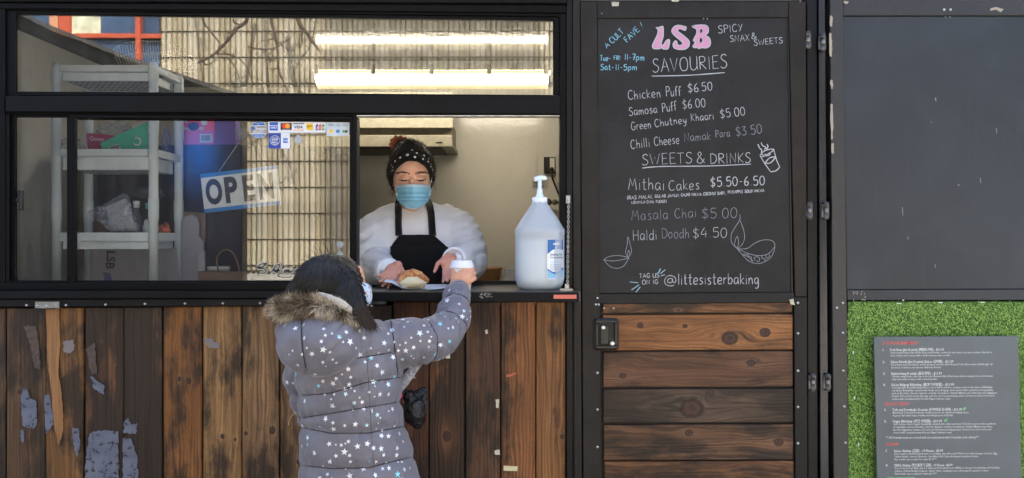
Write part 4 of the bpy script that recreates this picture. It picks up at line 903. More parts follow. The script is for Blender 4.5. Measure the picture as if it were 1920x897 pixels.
q_.build('box_print', [flatmat('white_label', (205, 212, 212)), M['black']], tl)
mg = leanbox('magenta_packet', [(162, 249), (210, 253), (232, 266), (186, 280), (164, 280)], .36, .05, flatmat('magenta_film', (158, 40, 92)), 'magenta packet behind the teal box on the second tier', 'packet')
q_ = MB(); text(q_, 'Queen', 168, 262, 10, .3595, 26, -6); q_.build('packet_print', flatmat('white_label', (205, 212, 212)), mg)
FILM = film('clear_crinkled_film', (168, 180, 196), .42, .2, 22, .8)
def crumple(name, c, r, seed, mat, label, cat, flatz=None, **kw):
    bm = bmesh.new(); bmesh.ops.create_icosphere(bm, subdivisions=4, radius=1)
    for v in bm.verts:
        n_ = noise.noise(v.co*1.6+Vector((seed, 0, 0)))*.35+abs(noise.noise(v.co*3.5+Vector((seed, 5, 0))))*.35
        v.co = v.co*(1+n_-.1); v.co = Vector((v.co.x*r[0], v.co.y*r[1], max(v.co.z, -.75)*r[2]))
    me = bpy.data.meshes.new(name); bm.to_mesh(me); bm.free(); me.materials.append(mat)
    for p in me.polygons: p.use_smooth = True
    lo = min(v.co.z for v in me.vertices)
    if flatz is not None: c = Vector((c[0], c[1], flatz-lo+.0004))
    return put(name, me, c, None, label, cat, **kw)
crumple('clear_bag', S(215, 235, .45), (.075, .035, .06), 3, FILM, 'crumpled clear plastic bag behind the teal box', 'plastic bag', ZS[2]+.03)
crumple('blue_film_bag', S(312, 250, .50), (.012, .03, .07), 9, film('blue_tinted_film', (96, 130, 200), .7, .3, 18), 'blue tinted plastic bag at the right end of the second tier', 'plastic bag', ZS[2])
crumple('clear_pouch', S(133, 255, .34), (.045, .03, .035), 12, FILM, 'small clear pouch at the left end of the second tier', 'plastic bag', ZS[2])
# red and pink carton on a blue carton
bc = MB().box((S(336, 0, .55).x, .545, 1.2625), (S(452, 0, .55).x, .62, S(0, 271, .545).z)).build('blue_carton', plain('deep_blue_card', (8, 18, 44), .35, 0, .3, 3, .05), None, label='tall deep blue carton behind the window right of the shelf', cat='carton')
Yr = .55; zb = S(0, 271, .545).z+.0004
rb = MB(); xA, xB_, xC = S(338, 0, Yr).x, S(402, 0, Yr).x, S(441, 0, Yr).x
rb.box((xA, Yr, zb), (xB_, Yr+.06, S(0, 205, Yr).z)); RB = rb.build('red_box', flatmat('coral_pink_card', (232, 76, 88)), None, label='coral and pink box with a barcode on top of the blue carton', cat='box')
q_ = MB(); q_.flat(quad((338.2, 245), (401.8, 245), (401.8, 270.6), (338.2, 270.6), Yr), Yr-.0006, 0)
q_.flat(rect(375, 251, 398, 267, Yr), Yr-.0012, 1)
for k in range(8): q_.flat(rect(378+k*2.2, 253.5, 379.2+k*2.2, 264, Yr), Yr-.0018, 2)
text(q_, 'ra', 340, 229.5, 14, Yr-.0012, 12, m=1, bold=.02); text(q_, 'belle', 339, 244, 13, Yr-.0012, 44, m=1, bold=.01)
q_.flat([(S(363+10.5*math.cos(a), 237+8*math.sin(a), Yr).x, S(0, 237+8*math.sin(a), Yr).z) for a in np.linspace(0, 6.28, 15)[:-1]], Yr-.0018, 3)
q_.flat([(S(383+6.5*math.cos(a), 229+6.5*math.sin(a), Yr).x, S(0, 229+6.5*math.sin(a), Yr).z) for a in np.linspace(0, 6.28, 13)[:-1]], Yr-.0012, 1)
q_.build('box_print', [flatmat('mauve_pink_print', (206, 100, 164)), flatmat('white_label', (205, 212, 212)), M['black'], flatmat('deep_blue_hole', (24, 40, 84))], RB)
MB().box((xB_+.0005, Yr+.004, zb), (xC, Yr+.058, S(0, 222, Yr).z)).build('purple_box', flatmat('purple_card', (104, 78, 160)), None, label='dark purple box beside the coral box on the blue carton', cat='box')
# third tier
z3 = ZS[3]+.0005
def lathe_thing(name, c, prof, mat, label, cat, n=20): 
    return MB().lathe(c, prof, n).build(name, mat, None, origin=c, label=label, cat=cat)
bt = thing('clear_bottle', (S(256, 0, .4).x, .4, z3), 'empty clear bottle with a white cap on the third tier', 'bottle')
MB().lathe((S(256, 0, .4).x, .4, z3), [(.014, 0), (.017, .005), (.017, .075), (.009, .098), (.0085, .122)], 18).build('bottle_body', film('clear_bottle_plastic', (150, 165, 185), .4, .1, 12, .9), bt)
MB().lathe((S(256, 0, .4).x, .4, z3), [(.0102, .108), (.0102, .112), (.009, .1125), (.009, .116), (.0112, .1165), (.0112, .132), (.004, .133)], 16).build('cap', M['white_plastic'], bt)
# folded clear bag: pointed pouch with paper inside
pg = MB(); Yp = .345
P_ = [(163, 397), (200, 380), (232, 361), (240, 365), (262, 434.5), (206, 434.5)]
rows = []
cx, cy = 222, 405
for k in range(9):
    f = k/8; row = []
    for j in range(len(P_)*4+1):
        i = (j//4) % len(P_); t_ = (j % 4)/4; a = P_[i]; b = P_[(i+1) % len(P_)]; x = a[0]+(b[0]-a[0])*t_; y = a[1]+(b[1]-a[1])*t_
        x = cx+(x-cx)*(1-f*.98); y = cy+(y-cy)*(1-f*.98); dp = .03*math.sin(f*math.pi/2)+.012*noise.noise(Vector((x*.06, y*.06, 1)))+.006*noise.noise(Vector((x*.2, y*.2, 4)))
        row.append(S(x, y, Yp-dp*(1 if f > 0 else 0)))
    rows.append(row)
PB = thing('folded_bag', S(215, 434, Yp), 'folded clear plastic bag with white paper inside on the third tier', 'plastic bag')
pg.grid(rows, 0, True, True); pg.build('film_skin', film('silvery_folded_film', (178, 190, 215), .55, .18, 26, .9), PB)
MB().prism(quad((196, 388), (232, 372), (252, 432), (208, 433), .35), .35, .02, .004).build('paper', flatmat('crumpled_white_paper', (196, 196, 200)), PB)
wbk = crumple('white_packet', S(279, 410, .40), (.022, .02, .036), 21, flatmat('white_pouch', (196, 204, 212)), 'white pouch with a teal lid behind the shelf post', 'packet', z3)
MB().lathe((S(277, 0, .40).x, .40, S(0, 392, .4).z), [(.008, 0), (.008, .022), (.002, .023)], 12).build('lid', flatmat('teal_lid', (64, 150, 170)), wbk)
crumple('orange_packet', S(309, 412, .42), (.018, .018, .030), 31, plain('orange_printed_film', (206, 92, 62), .4, 0, .45, 50, .3), 'orange and white snack packet right of the shelf post', 'packet', z3)
crumple('wrapped_film', S(280, 362, .46), (.055, .02, .028), 41, film('thin_grey_film', (130, 150, 170), .22, .2, 20, .8), 'wisp of clear film hanging above the bottle on the third tier', 'plastic film')
# bottom level
cb = slab('white_carton', quad((170, 464), (330, 464), (338, 560), (170, 560), .5), .50, .1, flatmat('lilac_white_card', (168, 166, 178)), None, .001, label='white carton with letters at the bottom of the shelf', cat='carton')
q_ = MB(); text(q_, 'LSB', 201, 470, 22, .4992, 34, -94, 0, .03); outline(q_, [(193, 510), (206, 512), (212, 528), (196, 528)], .4992, 1); q_.build('carton_print', [flatmat('dark_slate_print', (62, 64, 92)), flatmat('violet_print', (104, 104, 168))], cb)
slab('brown_board', quad((150, 410), (205, 411), (205, 500), (150, 500), .56), .56, .01, flatmat('brown_card_board', (122, 98, 84)), None, .001, label='brown cardboard sheet behind the folded bag', cat='cardboard')
slab('brown_card', quad((338, 396), (384, 399), (384, 440), (380, 476), (366, 530), (338, 545), .52), .525, .012, flatmat('taupe_card', (122, 104, 100)), None, .001, label='taupe cardboard piece right of the shelf post', cat='cardboard')
P_ = [(339, 415), (346, 405), (358, 402), (368, 408), (373, 420), (372, 432), (371, 442), (380, 455), (380, 470), (372, 545), (339, 545)]
slab('paper_bag', [(S(a, b, .50).x, S(a, b, .50).z) for a, b in P_], .505, .012, flatmat('lilac_paper', (160, 160, 178)), None, .002, label='pale paper bag with a rounded top beside the taupe cardboard', cat='paper bag')
slab('folded_paper', quad((372, 478), (383, 470), (384, 545), (370, 545), .49), .49, .01, flatmat('pale_paper', (176, 178, 192)), None, .001, label='narrow folded pale paper between paper bag and kraft bag', cat='paper')
KB = thing('kraft_bag', (S(412, 0, .42).x, .45, 1.2625), 'brown kraft paper bag with twisted handles at the window corner', 'paper bag')
MB().prism([(S(371, 510, .4).x, S(0, 509, .4).z), (S(454, 510, .4).x, S(0, 511, .4).z), (S(454, 510, .4).x, 1.2628), (S(371, 510, .4).x, 1.2628)], .40, .09, .001).build('bag_body', flatmat('kraft_paper', (122, 96, 86)), KB)
for dy in (0, .05):
    m_ = MB(); m_.tube([S(a, b, .43+dy) for a, b in smooth_line([(411, 512), (406, 488), (413, 473), (426, 468), (438, 476), (446, 495), (449, 512)], 4)], .0028, 6); m_.build('handle', flatmat('twisted_paper_cord', (142, 112, 90)), KB)
tc = MB(); c = (S(411, 0, .54).x, .535, 1.2625); tc.lathe(c, [(.036, 0), (.039, .072), (.041, .073), (.041, .084), (.03, .085)], 22); tc.build('white_tub', flatmat('white_tub_plastic', (214, 216, 220)), None, label='white round tub behind the kraft bag handles', cat='tub')
# OPEN sign on its string and suction cup
YS = .034
OP = slab('open_sign', quad((375.5, 326.5), (520, 309.5), (526.5, 383), (383.5, 399), YS), YS, .003, flatmat('white_sign_board', (206, 214, 222)), None, .0005, label='white OPEN sign with blue bands hanging behind the glass', cat='sign')
q_ = MB(); bl = flatmat('sign_blue', (20, 120, 200)); nv = flatmat('sign_navy_letters', (16, 32, 66))
q_.flat(quad((375.5, 326.5), (520, 309.5), (520.6, 316), (376.2, 334), YS), YS-.0006, 0); q_.flat(quad((382.8, 392), (525.8, 376), (526.5, 383), (383.5, 399), YS), YS-.0006, 0)
for s_, x_, y_, w_ in (('O', 388, 382, 31), ('P', 424, 378.5, 24), ('E', 458, 375, 21), ('N', 487, 372, 28)): text(q_, s_, x_, y_, 64 if s_ != 'O' else 62, YS-.0006, w_, 6.3, 0, .045, 1, 4)
q_.build('sign_print', [bl, nv], OP)
st_ = MB(); st_.tube([S(411, 321, YS-.001), S(447, 268, .03)], .0009, 5); st_.build('string', flatmat('white_string', (205, 205, 205)), OP)
sc_ = MB(); sc_.lathe(S(452, 250, .021), [(.020, -.001), (.019, .000), (.010, .0)][:0] or [(.0215, -.004), (.019, -.0015), (.004, -.0008)], 20, 0, 'Y'); sc_.build('suction_cup', film('clear_suction_cup', (150, 160, 175), .4, .1, 40, .9), None, label='clear suction cup holding the string of the open sign', cat='suction cup')

# ------------------------------------------------------------------ stickers on the wide pane
YK = .0145
def sticker(name, pts, mat, label): return slab(name, [(S(a, b, YK).x, S(a, b, YK).z) for a, b in pts], YK, .0012, mat, None, 0, label=label, cat='sticker', group='stickers on the wide pane')
def rc(x0, y0, x1, y1): return [(x0, y0), (x1, y0), (x1, y1), (x0, y1)]
wh = flatmat('white_vinyl', (222, 224, 230)); YQ = YK-.0004; YQ2 = YK-.0008
oc_ = [(485+17*math.cos(math.radians(22.5+45*k)), 243+17*math.sin(math.radians(22.5+45*k))) for k in range(8)]
sw = sticker('security_sticker', oc_, wh, 'blue and grey octagonal security sticker in the upper pane corner')
q_ = MB(); sc8 = lambda f, a, b: [(485+(x-485)*f, 243+(y-243)*f) for x, y in oc_]
outline(q_, [(478.5, 228), (491.5, 228), (498.5, 235), (471.5, 235)], YQ, 0); outline(q_, [(472, 251), (498, 251), (491.5, 258), (478.5, 258)], YQ, 0); outline(q_, [(469.8, 236.4), (500.2, 236.4), (500.2, 249.6), (469.8, 249.6)], YQ, 1)
text(q_, 'Swann', 478.5, 243.6, 9, YQ2, 19.5, m=2, bold=.02); text(q_, 'SECURITY', 474.5, 248.6, 5.5, YQ2, 22, m=2, bold=.02); text(q_, 'PROTECTED', 478, 231.6, 3.4, YQ2, 14, m=2); text(q_, 'BY', 483, 234.4, 2.6, YQ2, 3.6, m=2); text(q_, '24 HOUR VIDEO', 477, 254.2, 3, YQ2, 16, m=2); text(q_, 'SURVEILLANCE', 478, 257.2, 3, YQ2, 14, m=2)
outline(q_, [(474+3.2*math.cos(a), 240+3.2*math.sin(a)) for a in np.linspace(0, 6.28, 13)[:-1]], YQ2, 0)
q_.build('sticker_print', [flatmat('sticker_blue', (34, 104, 178)), flatmat('sticker_warm_grey', (136, 126, 118)), wh], sw)
cs = sticker('card_sticker', rc(503, 227, 610.5, 248.5), wh, 'white strip sticker showing five payment card logos')
q_ = MB(); P0, P1 = YQ, YQ2; cols = [flatmat('card_blue', (40, 96, 190)), flatmat('card_dark', (50, 42, 40)), flatmat('card_red', (224, 62, 40)), flatmat('card_orange', (240, 158, 40)), flatmat('card_yellow', (236, 190, 30)), flatmat('card_green', (64, 150, 84)), flatmat('card_navy', (34, 44, 84)), flatmat('card_violet', (72, 58, 130)), wh]
outline(q_, rc(505.3, 229, 521, 244.6), P0, 0); outline(q_, rc(505.3, 235, 521, 236.2), P1, 8); text(q_, 'AMEX', 507, 241, 5, P1, 13, m=8, bold=.02)
outline(q_, rc(526, 230.6, 547, 243.6), P0, 1)
circ = lambda x, y, r: [(x+r*math.cos(a), y+r*math.sin(a)) for a in np.linspace(0, 6.28, 17)[:-1]]
outline(q_, circ(533.3, 236, 4.6), P1, 2); outline(q_, circ(539.3, 236, 4.6), P1-.0003, 3); text(q_, 'mastercard', 529.5, 242.8, 2.8, P1, 14, m=8)
outline(q_, rc(549, 231, 570.5, 232.6), P0, 6); outline(q_, rc(549.5, 243, 569.5, 244.6), P0, 3); text(q_, 'VISA', 552, 240.6, 7.4, P0, 15.5, m=6, shear=.25, bold=.03)
outline(q_, [(574.5, 231.5), (587, 231.5), (587, 244), (577, 244), (574.5, 241)], P0, 4); text(q_, 'interac', 575.5, 238.6, 5, P1, 11, 8, m=1, bold=.02)
for k, (x, c_) in enumerate(((592, 7), (598, 2), (603.8, 5))): outline(q_, [(x+1.5, 233), (x+4.6, 233), (x+4.6, 243), (x+3, 244.4), (x, 244.4), (x, 235)], P0, c_); text(q_, 'JCB'[k], x+1, 240.6, 4.6, P1, 3, m=8, bold=.03)
q_.build('sticker_print', cols, cs)
ps = sticker('pay_sticker', [(613, 228), (653.5, 227.5), (655, 229), (655, 253.5), (634, 255.5), (612, 254.5), (612, 229)], flatmat('pale_vinyl', (196, 204, 208)), 'pale rounded contactless payment sticker at the right pane corner')
q_ = MB(); text(q_, 'VISA', 615.5, 236, 5.4, P0, 10, m=0, shear=.2, bold=.02); text(q_, 'Pay', 631.5, 236, 4.4, P0, 5.4, m=0); text(q_, 'G Pay', 641, 236, 5, P0, 10.5, m=0)
for a in (([(629, 231.5), (637.5, 231.5), (637.5, 236.8), (629, 236.8), (629, 231.5)]),): q_.ribbon([(S(x, y, P0).x, S(x, y, P0).z) for x, y in a], .0006, P0, 0)
outline(q_, [(617, 244), (621, 243), (624.6, 245), (624, 248.6), (617.4, 248.6)], P0, 2); outline(q_, rc(630, 243, 636.8, 249), P0, 0); outline(q_, rc(642, 244, 646.5, 248.5), P0, 3); outline(q_, rc(646.8, 244, 651.6, 248.5), P0, 1)
q_.build('sticker_print', [flatmat('cyan_blue_print', (44, 124, 180)), cols[1], cols[4], cols[5]], ps)
ss_ = sticker('shop_small_sticker', rc(503.3, 249.2, 543.5, 278.4), wh, 'small blue and white square sticker under the card strip')
q_ = MB(); outline(q_, rc(503.5, 249.5, 526.6, 278.2), P0, 0); q_.ribbon([(S(x, y, P1).x, S(x, y, P1).z) for x, y in circ(515.4, 263, 9)+[circ(515.4, 263, 9)[0]]], .0012, P1, 1)
text(q_, 'SHOP', 509.5, 263.6, 6.4, P1, 12, m=1, bold=.03); text(q_, 'SMALL', 509.2, 268.6, 5, P1, 12.6, m=1, bold=.02); text(q_, 'WE LOVE', 510.6, 258.6, 3.4, P1, 10, m=1); outline(q_, [(514, 271.5), (517, 271.5), (515.5, 269.4)], P1, 1)
outline(q_, rc(531, 259, 539.6, 267.8), P0, 2); outline(q_, rc(531, 262, 539.6, 263.2), P1, 1); outline(q_, rc(533.5, 264.3, 539.6, 265.2), P1, 1)
q_.build('sticker_print', [flatmat('royal_blue_vinyl', (34, 64, 150)), wh, cols[0]], ss_)
def remnant(x, y, r, lab):
    P_ = [(x+r*(1+.22*math.sin(3*a+x)+.12*random.uniform(-1, 1))*math.cos(a), y+r*(1+.2*math.cos(2*a+y)+.12*random.uniform(-1, 1))*math.sin(a)) for a in np.linspace(0, 6.28, 19)[:-1]]
    return sticker('torn_sticker', P_, flatmat('torn_grey_vinyl', (164, 168, 168)), lab)
remnant(559, 261, 7.5, 'torn grey sticker scrap under the card strip'); remnant(638, 459, 6.5, 'round torn sticker scrap low on the right of the wide pane'); remnant(637, 476, 6, 'lowest torn sticker scrap, just above the girl\'s hair')
dg_ = MB()
SG = [[(482, 500), (490, 495), (500, 494), (494, 499), (484, 503), (492, 503), (499, 507), (494, 512), (487, 511)], [(503, 508), (504, 509)], [(508, 512), (516, 499), (524, 496), (522, 505), (520, 511), (514, 507), (524, 506)], [(527, 511), (532, 498)], [(526, 501), (538, 500)],
      [(538, 505), (533, 508), (536, 511), (541, 505), (542, 511), (547, 508)], [(549, 511), (554, 498)], [(546, 502), (558, 501)], [(556, 505), (556, 510), (562, 509), (564, 504), (566, 511), (570, 506), (576, 505)]]
for wdt, y_, m_ in ((5.5, YK, 0), (1.9, YK-.0006, 1)):
    for P_ in SG: q = smooth_line(P_, 4) if len(P_) > 2 else P_; dg_.ribbon([(S(a, b, y_).x, S(a, b, y_).z) for a, b in q], mm(wdt, y_), y_-.0002 if m_ == 0 else y_, m_)
q = smooth_line([(560, 515), (530, 513), (520, 516), (530, 520), (548, 519)], 4); dg_.ribbon([(S(a, b, YK).x, S(a, b, YK).z) for a, b in q], mm(1.6, YK), YK, 2)
dg_.build('signature_decal', [flatmat('cream_vinyl', (190, 186, 170)), M['black'], flatmat('grey_swash', (110, 108, 100))], None, label='black cursive signature decal at the bottom of the wide pane', cat='decal')

# ------------------------------------------------------------------ sanitiser jug on the ledge
JC = (S(1012, 0, .0).x, .0, zt+.0006)
JG = thing('sanitiser_jug', JC, 'large translucent sanitiser jug with a white pump on the ledge', 'pump jug')
R0 = .0765
prof = [(.058, .0), (.066, .004), (.0725, .018), (R0-.001, .03), (R0, .04), (R0, .145), (R0, .168), (R0+.001, .172), (R0+.001, .186), (R0-.004, .192), (.060, .214), (.042, .241), (.027, .262), (.0235, .267), (.0235, .272)]
def sqlathe(mb, c, prof, n=40, sq=.10, m=0):
    V = []
    for r, h in prof:
        k_ = min(1, max(0, (r-.03)/.04))
        for k in range(n):
            a = 2*math.pi*k/n; rr = r*(1+sq*k_*(abs(math.sin(2*a))**1.5)*.55); V.append((c[0]+rr*math.cos(a), c[1]+rr*math.sin(a), c[2]+h))
    F = [(i*n+k, i*n+(k+1) % n, (i+1)*n+(k+1) % n, (i+1)*n+k) for i in range(len(prof)-1) for k in range(n)]
    F += [tuple(reversed(range(n))), tuple((len(prof)-1)*n+k for k in range(n))]; mb.add(V, F, m, True); return mb
t = NT('milky_jug_plastic'); t.t.nodes.remove(t.b)
d1 = t.n('ShaderNodeBsdfDiffuse'); d1.inputs[0].default_value = (*lin((226, 234, 244)), 1); d2 = t.n('ShaderNodeBsdfTranslucent'); d2.inputs[0].default_value = (*lin((236, 242, 250)), 1)
m1 = t.n('ShaderNodeMixShader'); m1.inputs[0].default_value = .5; t.l(d1.outputs[0], m1.inputs[1]); t.l(d2.outputs[0], m1.inputs[2])
tr_ = t.n('ShaderNodeBsdfTransparent'); m2 = t.n('ShaderNodeMixShader'); m2.inputs[0].default_value = .3; t.l(m1.outputs[0], m2.inputs[1]); t.l(tr_.outputs[0], m2.inputs[2])
gl = t.n('ShaderNodeBsdfGlossy'); gl.inputs['Roughness'].default_value = .28; fr = t.n('ShaderNodeFresnel'); m3 = t.n('ShaderNodeMixShader'); t.l(t.m('MULTIPLY', fr.outputs[0], .5), m3.inputs[0]); t.l(m2.outputs[0], m3.inputs[1]); t.l(gl.outputs[0], m3.inputs[2]); t.l(m3.outputs[0], t.out.inputs[0])
sqlathe(MB(), JC, prof).build('jug_body', t.mat, JG)
gel = plain('cloudy_gel', (240, 244, 240), .3, 0, .02); gel.node_tree.nodes['Principled BSDF'].inputs['Subsurface Weight'].default_value = .5
sqlathe(MB(), (JC[0], JC[1], JC[2]+.004), [(.05, 0), (.062, .004), (.070, .02), (R0-.004, .032), (R0-.004, .152), (.02, .1525)]).build('gel', gel, JG)
cap = MB(); cap.lathe(JC, [(.0225, .268), (.0235, .269), (.0235, .284), (.019, .286), (.012, .287), (.012, .294), (.0095, .295), (.0085, .312), (.0062, .314), (.0062, .340)], 24)
cap.build('pump_collar', M['white_plastic'], JG)
sp_ = MB(); c = Vector(JC); sp_.tube([c+Vector((-.016, -.002, .338)), c+Vector((-.012, 0, .344)), c+Vector((.0, 0, .347)), c+Vector((.014, 0, .347)), c+Vector((.021, 0, .343))], [.004, .0075, .0082, .0075, .004], 10); sp_.tube([c+Vector((-.018, 0, .346)), c+Vector((.021, 0, .348))], .0035, 8); sp_.build('pump_head', M['white_plastic'], JG)
# printed label wrapped on the jug front
def jl(mb, pts, r, m):
    """print on the jug: photo pixels dropped onto the cylinder"""
    out = []
    for a, b in pts:
        x = S(a, b, -.06).x-JC[0]; z = S(a, b, -.06).z; x = max(-r*.995, min(r*.995, x)); out.append((JC[0]+x, -math.sqrt(max(0, r*r-x*x)), z))
    return out
lb = MB()
def lgrid(x0, y0f, x1, y1f, r, m, n=10):
    rows = [jl(lb, [(x0+(x1-x0)*k/n, f_(x0+(x1-x0)*k/n)) for k in range(n+1)], r, m) for f_ in (y1f, lambda x: y1f(x)*.5+y0f(x)*.5, y0f)]
    lb.grid(rows, m, True)
LX0, LX1 = 1025.5, 1057.0
cst = lambda v: (lambda x: v)
rl = R0*1.035+.0006
lgrid(LX0, cst(448.5), LX1, cst(523), rl, 0)
lgrid(LX0+.6, cst(449), LX1-.4, lambda x: 468+8*math.exp(-((x-1025)/9.)**2)-1.5*math.sin((x-1025)/9), rl+.0003, 1)
lgrid(LX0+.6, lambda x: 508+5*math.sin((x-1030)/7.), LX1-.4, cst(521.5), rl+.0003, 2)
lgrid(LX0+.6, lambda x: 505+5*math.sin((x-1029)/7.), LX1-.4, lambda x: 508.5+5*math.sin((x-1030)/7.), rl+.0005, 1)
def ltext(s, x, y, h_, w_, m, bold=0, shear=0):
    V, F = text_pts(s, shear, bold, 1); xs = [v[0] for v in V]; sx = w_/(max(xs)-min(xs)); P_ = [(x+(v[0]-min(xs))*sx, y-v[1]*h_) for v in V]
    lb.add(jl(lb, P_, rl+.0009, m), F, m)
ltext('Sanitizing Gel', 1031, 479, 6, 23, 3, .01); ltext('Gel Assainissant', 1031, 484.5, 6, 25, 3, .01)
for k, w_ in enumerate((20, 18)): ltext('70% Ethyl Alcohol v/v', 1032, 489.5+k*3, 2.8, w_, 2)
for k in range(4): ltext('Kills 99.99% of germs without water', 1031.5, 497+k*3.2, 2.9, 22-(k == 3)*8, 3)
ltext('sanit', 1037, 459, 7.5, 12, 0, .04); ltext('V', 1040.5, 466, 5, 4, 0, .04)
lb.build('jug_label', [flatmat('white_jug_label', (228, 232, 236)), flatmat('label_blue', (28, 100, 168)), flatmat('label_light_blue', (128, 182, 214)), flatmat('label_grey_text', (70, 84, 104))], JG)
# ------------------------------------------------------------------ body builder: primitives fused by a voxel remesh
def capsule(bm, a, ra, b, rb, n=16):
    a, b = Vector(a), Vector(b)
    for p, r in ((a, ra), (b, rb)): bmesh.ops.create_icosphere(bm, subdivisions=2, radius=r, matrix=Matrix.Translation(p))
    d = b-a
    if d.length > 1e-5:
        q = d.to_track_quat('Z', 'Y').to_matrix().to_4x4()
        bmesh.ops.create_cone(bm, cap_ends=True, segments=n, radius1=ra, radius2=rb, depth=d.length, matrix=Matrix.Translation((a+b)/2) @ q)
def fuse(prims, voxel, smooth_it=4, fac=.5):
    """prims: ('c', [(point, radius), ...]) chain | ('e', centre, radii, rot) ellipsoid | ('l', [(centre, rx, ry), ...]) loft; returns mesh"""
    bm = bmesh.new()
    for p in prims:
        if p[0] == 'c':
            for (a, ra), (b, rb) in zip(p[1], p[1][1:]): capsule(bm, a, ra, b, rb)
        elif p[0] == 'e':
            rot = p[3] if len(p) > 3 else Matrix.Identity(3)
            mt = Matrix.Translation(p[1]) @ rot.to_4x4() @ Matrix.Diagonal((*p[2], 1))
            bmesh.ops.create_icosphere(bm, subdivisions=4, radius=1, matrix=mt)
        elif p[0] == 'l':
            n = 32; rings = []
            for c, rx, ry in p[1]: rings.append([bm.verts.new((c[0]+rx*math.cos(2*math.pi*k/n), c[1]+ry*math.sin(2*math.pi*k/n), c[2])) for k in range(n)])
            for r0, r1 in zip(rings, rings[1:]):
                for k in range(n): bm.faces.new((r0[k], r1[k], r1[(k+1) % n], r0[(k+1) % n]))
            bm.faces.new(rings[0]); bm.faces.new(rings[-1][::-1])
    bmesh.ops.recalc_face_normals(bm, faces=bm.faces)
    me = bpy.data.meshes.new('fuse'); bm.to_mesh(me); bm.free()
    o = bpy.data.objects.new('fuse', me); COL.objects.link(o)
    r = o.modifiers.new('r', 'REMESH'); r.mode = 'VOXEL'; r.voxel_size = voxel
    s = o.modifiers.new('s', 'SMOOTH'); s.factor = fac; s.iterations = smooth_it
    dg = bpy.context.evaluated_depsgraph_get(); out = bpy.data.meshes.new_from_object(o.evaluated_get(dg))
    bpy.data.objects.remove(o); bpy.data.meshes.remove(me); return out
def finish(name, me, mats, parent, fn=None, **kw):
    for m in (mats if isinstance(mats, (list, tuple)) else [mats]): me.materials.append(m)
    if fn:
        N_ = [v.normal.copy() for v in me.vertices]
        for v, n in zip(me.vertices, N_): v.co += n*fn(v.co, n)
    for p in me.polygons: p.use_smooth = True
    A = np.empty(len(me.vertices)*3); me.vertices.foreach_get('co', A); A = A.reshape(-1, 3); c = (A.min(0)+A.max(0))/2
    me.vertices.foreach_set('co', (A-c).ravel()); me.update()
    return put(name, me, c, parent, **kw)
def bvh(o):
    me = o.data; off = WORLD[o.name]
    return BVHTree.FromPolygons([tuple(v.co+off) for v in me.vertices], [tuple(p.vertices) for p in me.polygons])
CAMP = Vector((0, -CD, HC))
def hit(trees, px_, py_):
    d = (S(px_, py_, 0)-CAMP).normalized(); best = None
    for t_ in trees:
        r = t_.ray_cast(CAMP, d)
        if r[0] is not None and (best is None or r[3] < best[3]): best = r
    return best
def drape(rows, trees, off, cols=14, ymin=None):
    """cloth laid on the surfaces in trees; rows [(y, xl, xr)]; returns grid of points"""
    out = []
    for y, xl_, xr_ in rows:
        r = []
        for k in range(cols+1):
            h = hit(trees, xl_+(xr_-xl_)*k/cols, y)
            r.append(None if h is None or (ymin and h[0].y < ymin) else h[0]+h[1]*off+Vector((0, -off*.4, 0)))
        ok = [i for i, v in enumerate(r) if v is not None]
        if not ok: continue
        for i in range(len(r)):
            if r[i] is None:
                j = min(ok, key=lambda q: abs(q-i)); pt = S(xl_+(xr_-xl_)*i/cols, y, r[j].y); r[i] = Vector((pt.x, r[j].y+.004, pt.z))
        out.append(r)
    return out
def interp_rows(rows, n):
    out = []
    for (y0, a0, b0), (y1, a1, b1) in zip(rows, rows[1:]):
        for k in range(n): f = k/n; out.append((y0+(y1-y0)*f, a0+(a1-a0)*f, b0+(b1-b0)*f))
    out.append(rows[-1]); return out
def sheet(rows, th=.002):
    """grid of points thickened away from the viewer"""
    mb = MB(); n = len(rows[0]); m = len(rows)
    mb.grid(rows, 0, True, True); back = [[p+Vector((0, th, 0)) for p in r] for r in rows]; mb.grid(back, 0, True, False)
    edge = [(0, k) for k in range(n)]+[(i, n-1) for i in range(1, m)]+[(m-1, k) for k in range(n-2, -1, -1)]+[(i, 0) for i in range(m-2, 0, -1)]
    idx = lambda e, b: (m*n if b else 0)+e[0]*n+e[1]
    for i in range(len(edge)):
        a, b = edge[i], edge[(i+1) % len(edge)]; mb.F.append((idx(a, 1), idx(b, 1), idx(b, 0), idx(a, 0))); mb.M.append(0); mb.S.append(True)
    return mb
def strands(name, roots, dirs, length, width, mats, parent, curl=.4, grav=.0, segs=4, matfn=None, kind='stuff'):
    V, F, Mi = [], [], []
    for i, (p, d) in enumerate(zip(roots, dirs)):
        p = Vector(p); d = Vector(d).normalized(); L = length*random.uniform(.6, 1.15); w_ = width*random.uniform(.6, 1.2)
        side = d.cross(Vector((0, -1, 0)));
        if side.length < .1: side = Vector((1, 0, 0))
        side.normalize(); cv = Vector((random.gauss(0, 1), random.gauss(0, 1), random.gauss(0, 1)))*curl
        b = len(V); 
        for k in range(segs+1):
            f = k/segs; q = p; ww = w_*(1-f**2)*.5+.00005
            V += [tuple(q-side*ww), tuple(q+side*ww)]
            d = (d+cv/segs+Vector((0, 0, -grav/segs))).normalized(); p = p+d*L/segs
        mi = random.randrange(len(mats)) if matfn is None else matfn(i)
        for k in range(segs): F.append((b+2*k, b+2*k+1, b+2*k+3, b+2*k+2)); Mi.append(mi)
    A = np.array(V); c = (A.min(0)+A.max(0))/2; me = bpy.data.meshes.new(name); me.from_pydata((A-c).tolist(), [], F)
    for m in mats: me.materials.append(m)
    me.polygons.foreach_set('material_index', Mi); me.polygons.foreach_set('use_smooth', [True]*len(F)); me.update()
    return put(name, me, c, parent, kind=kind)
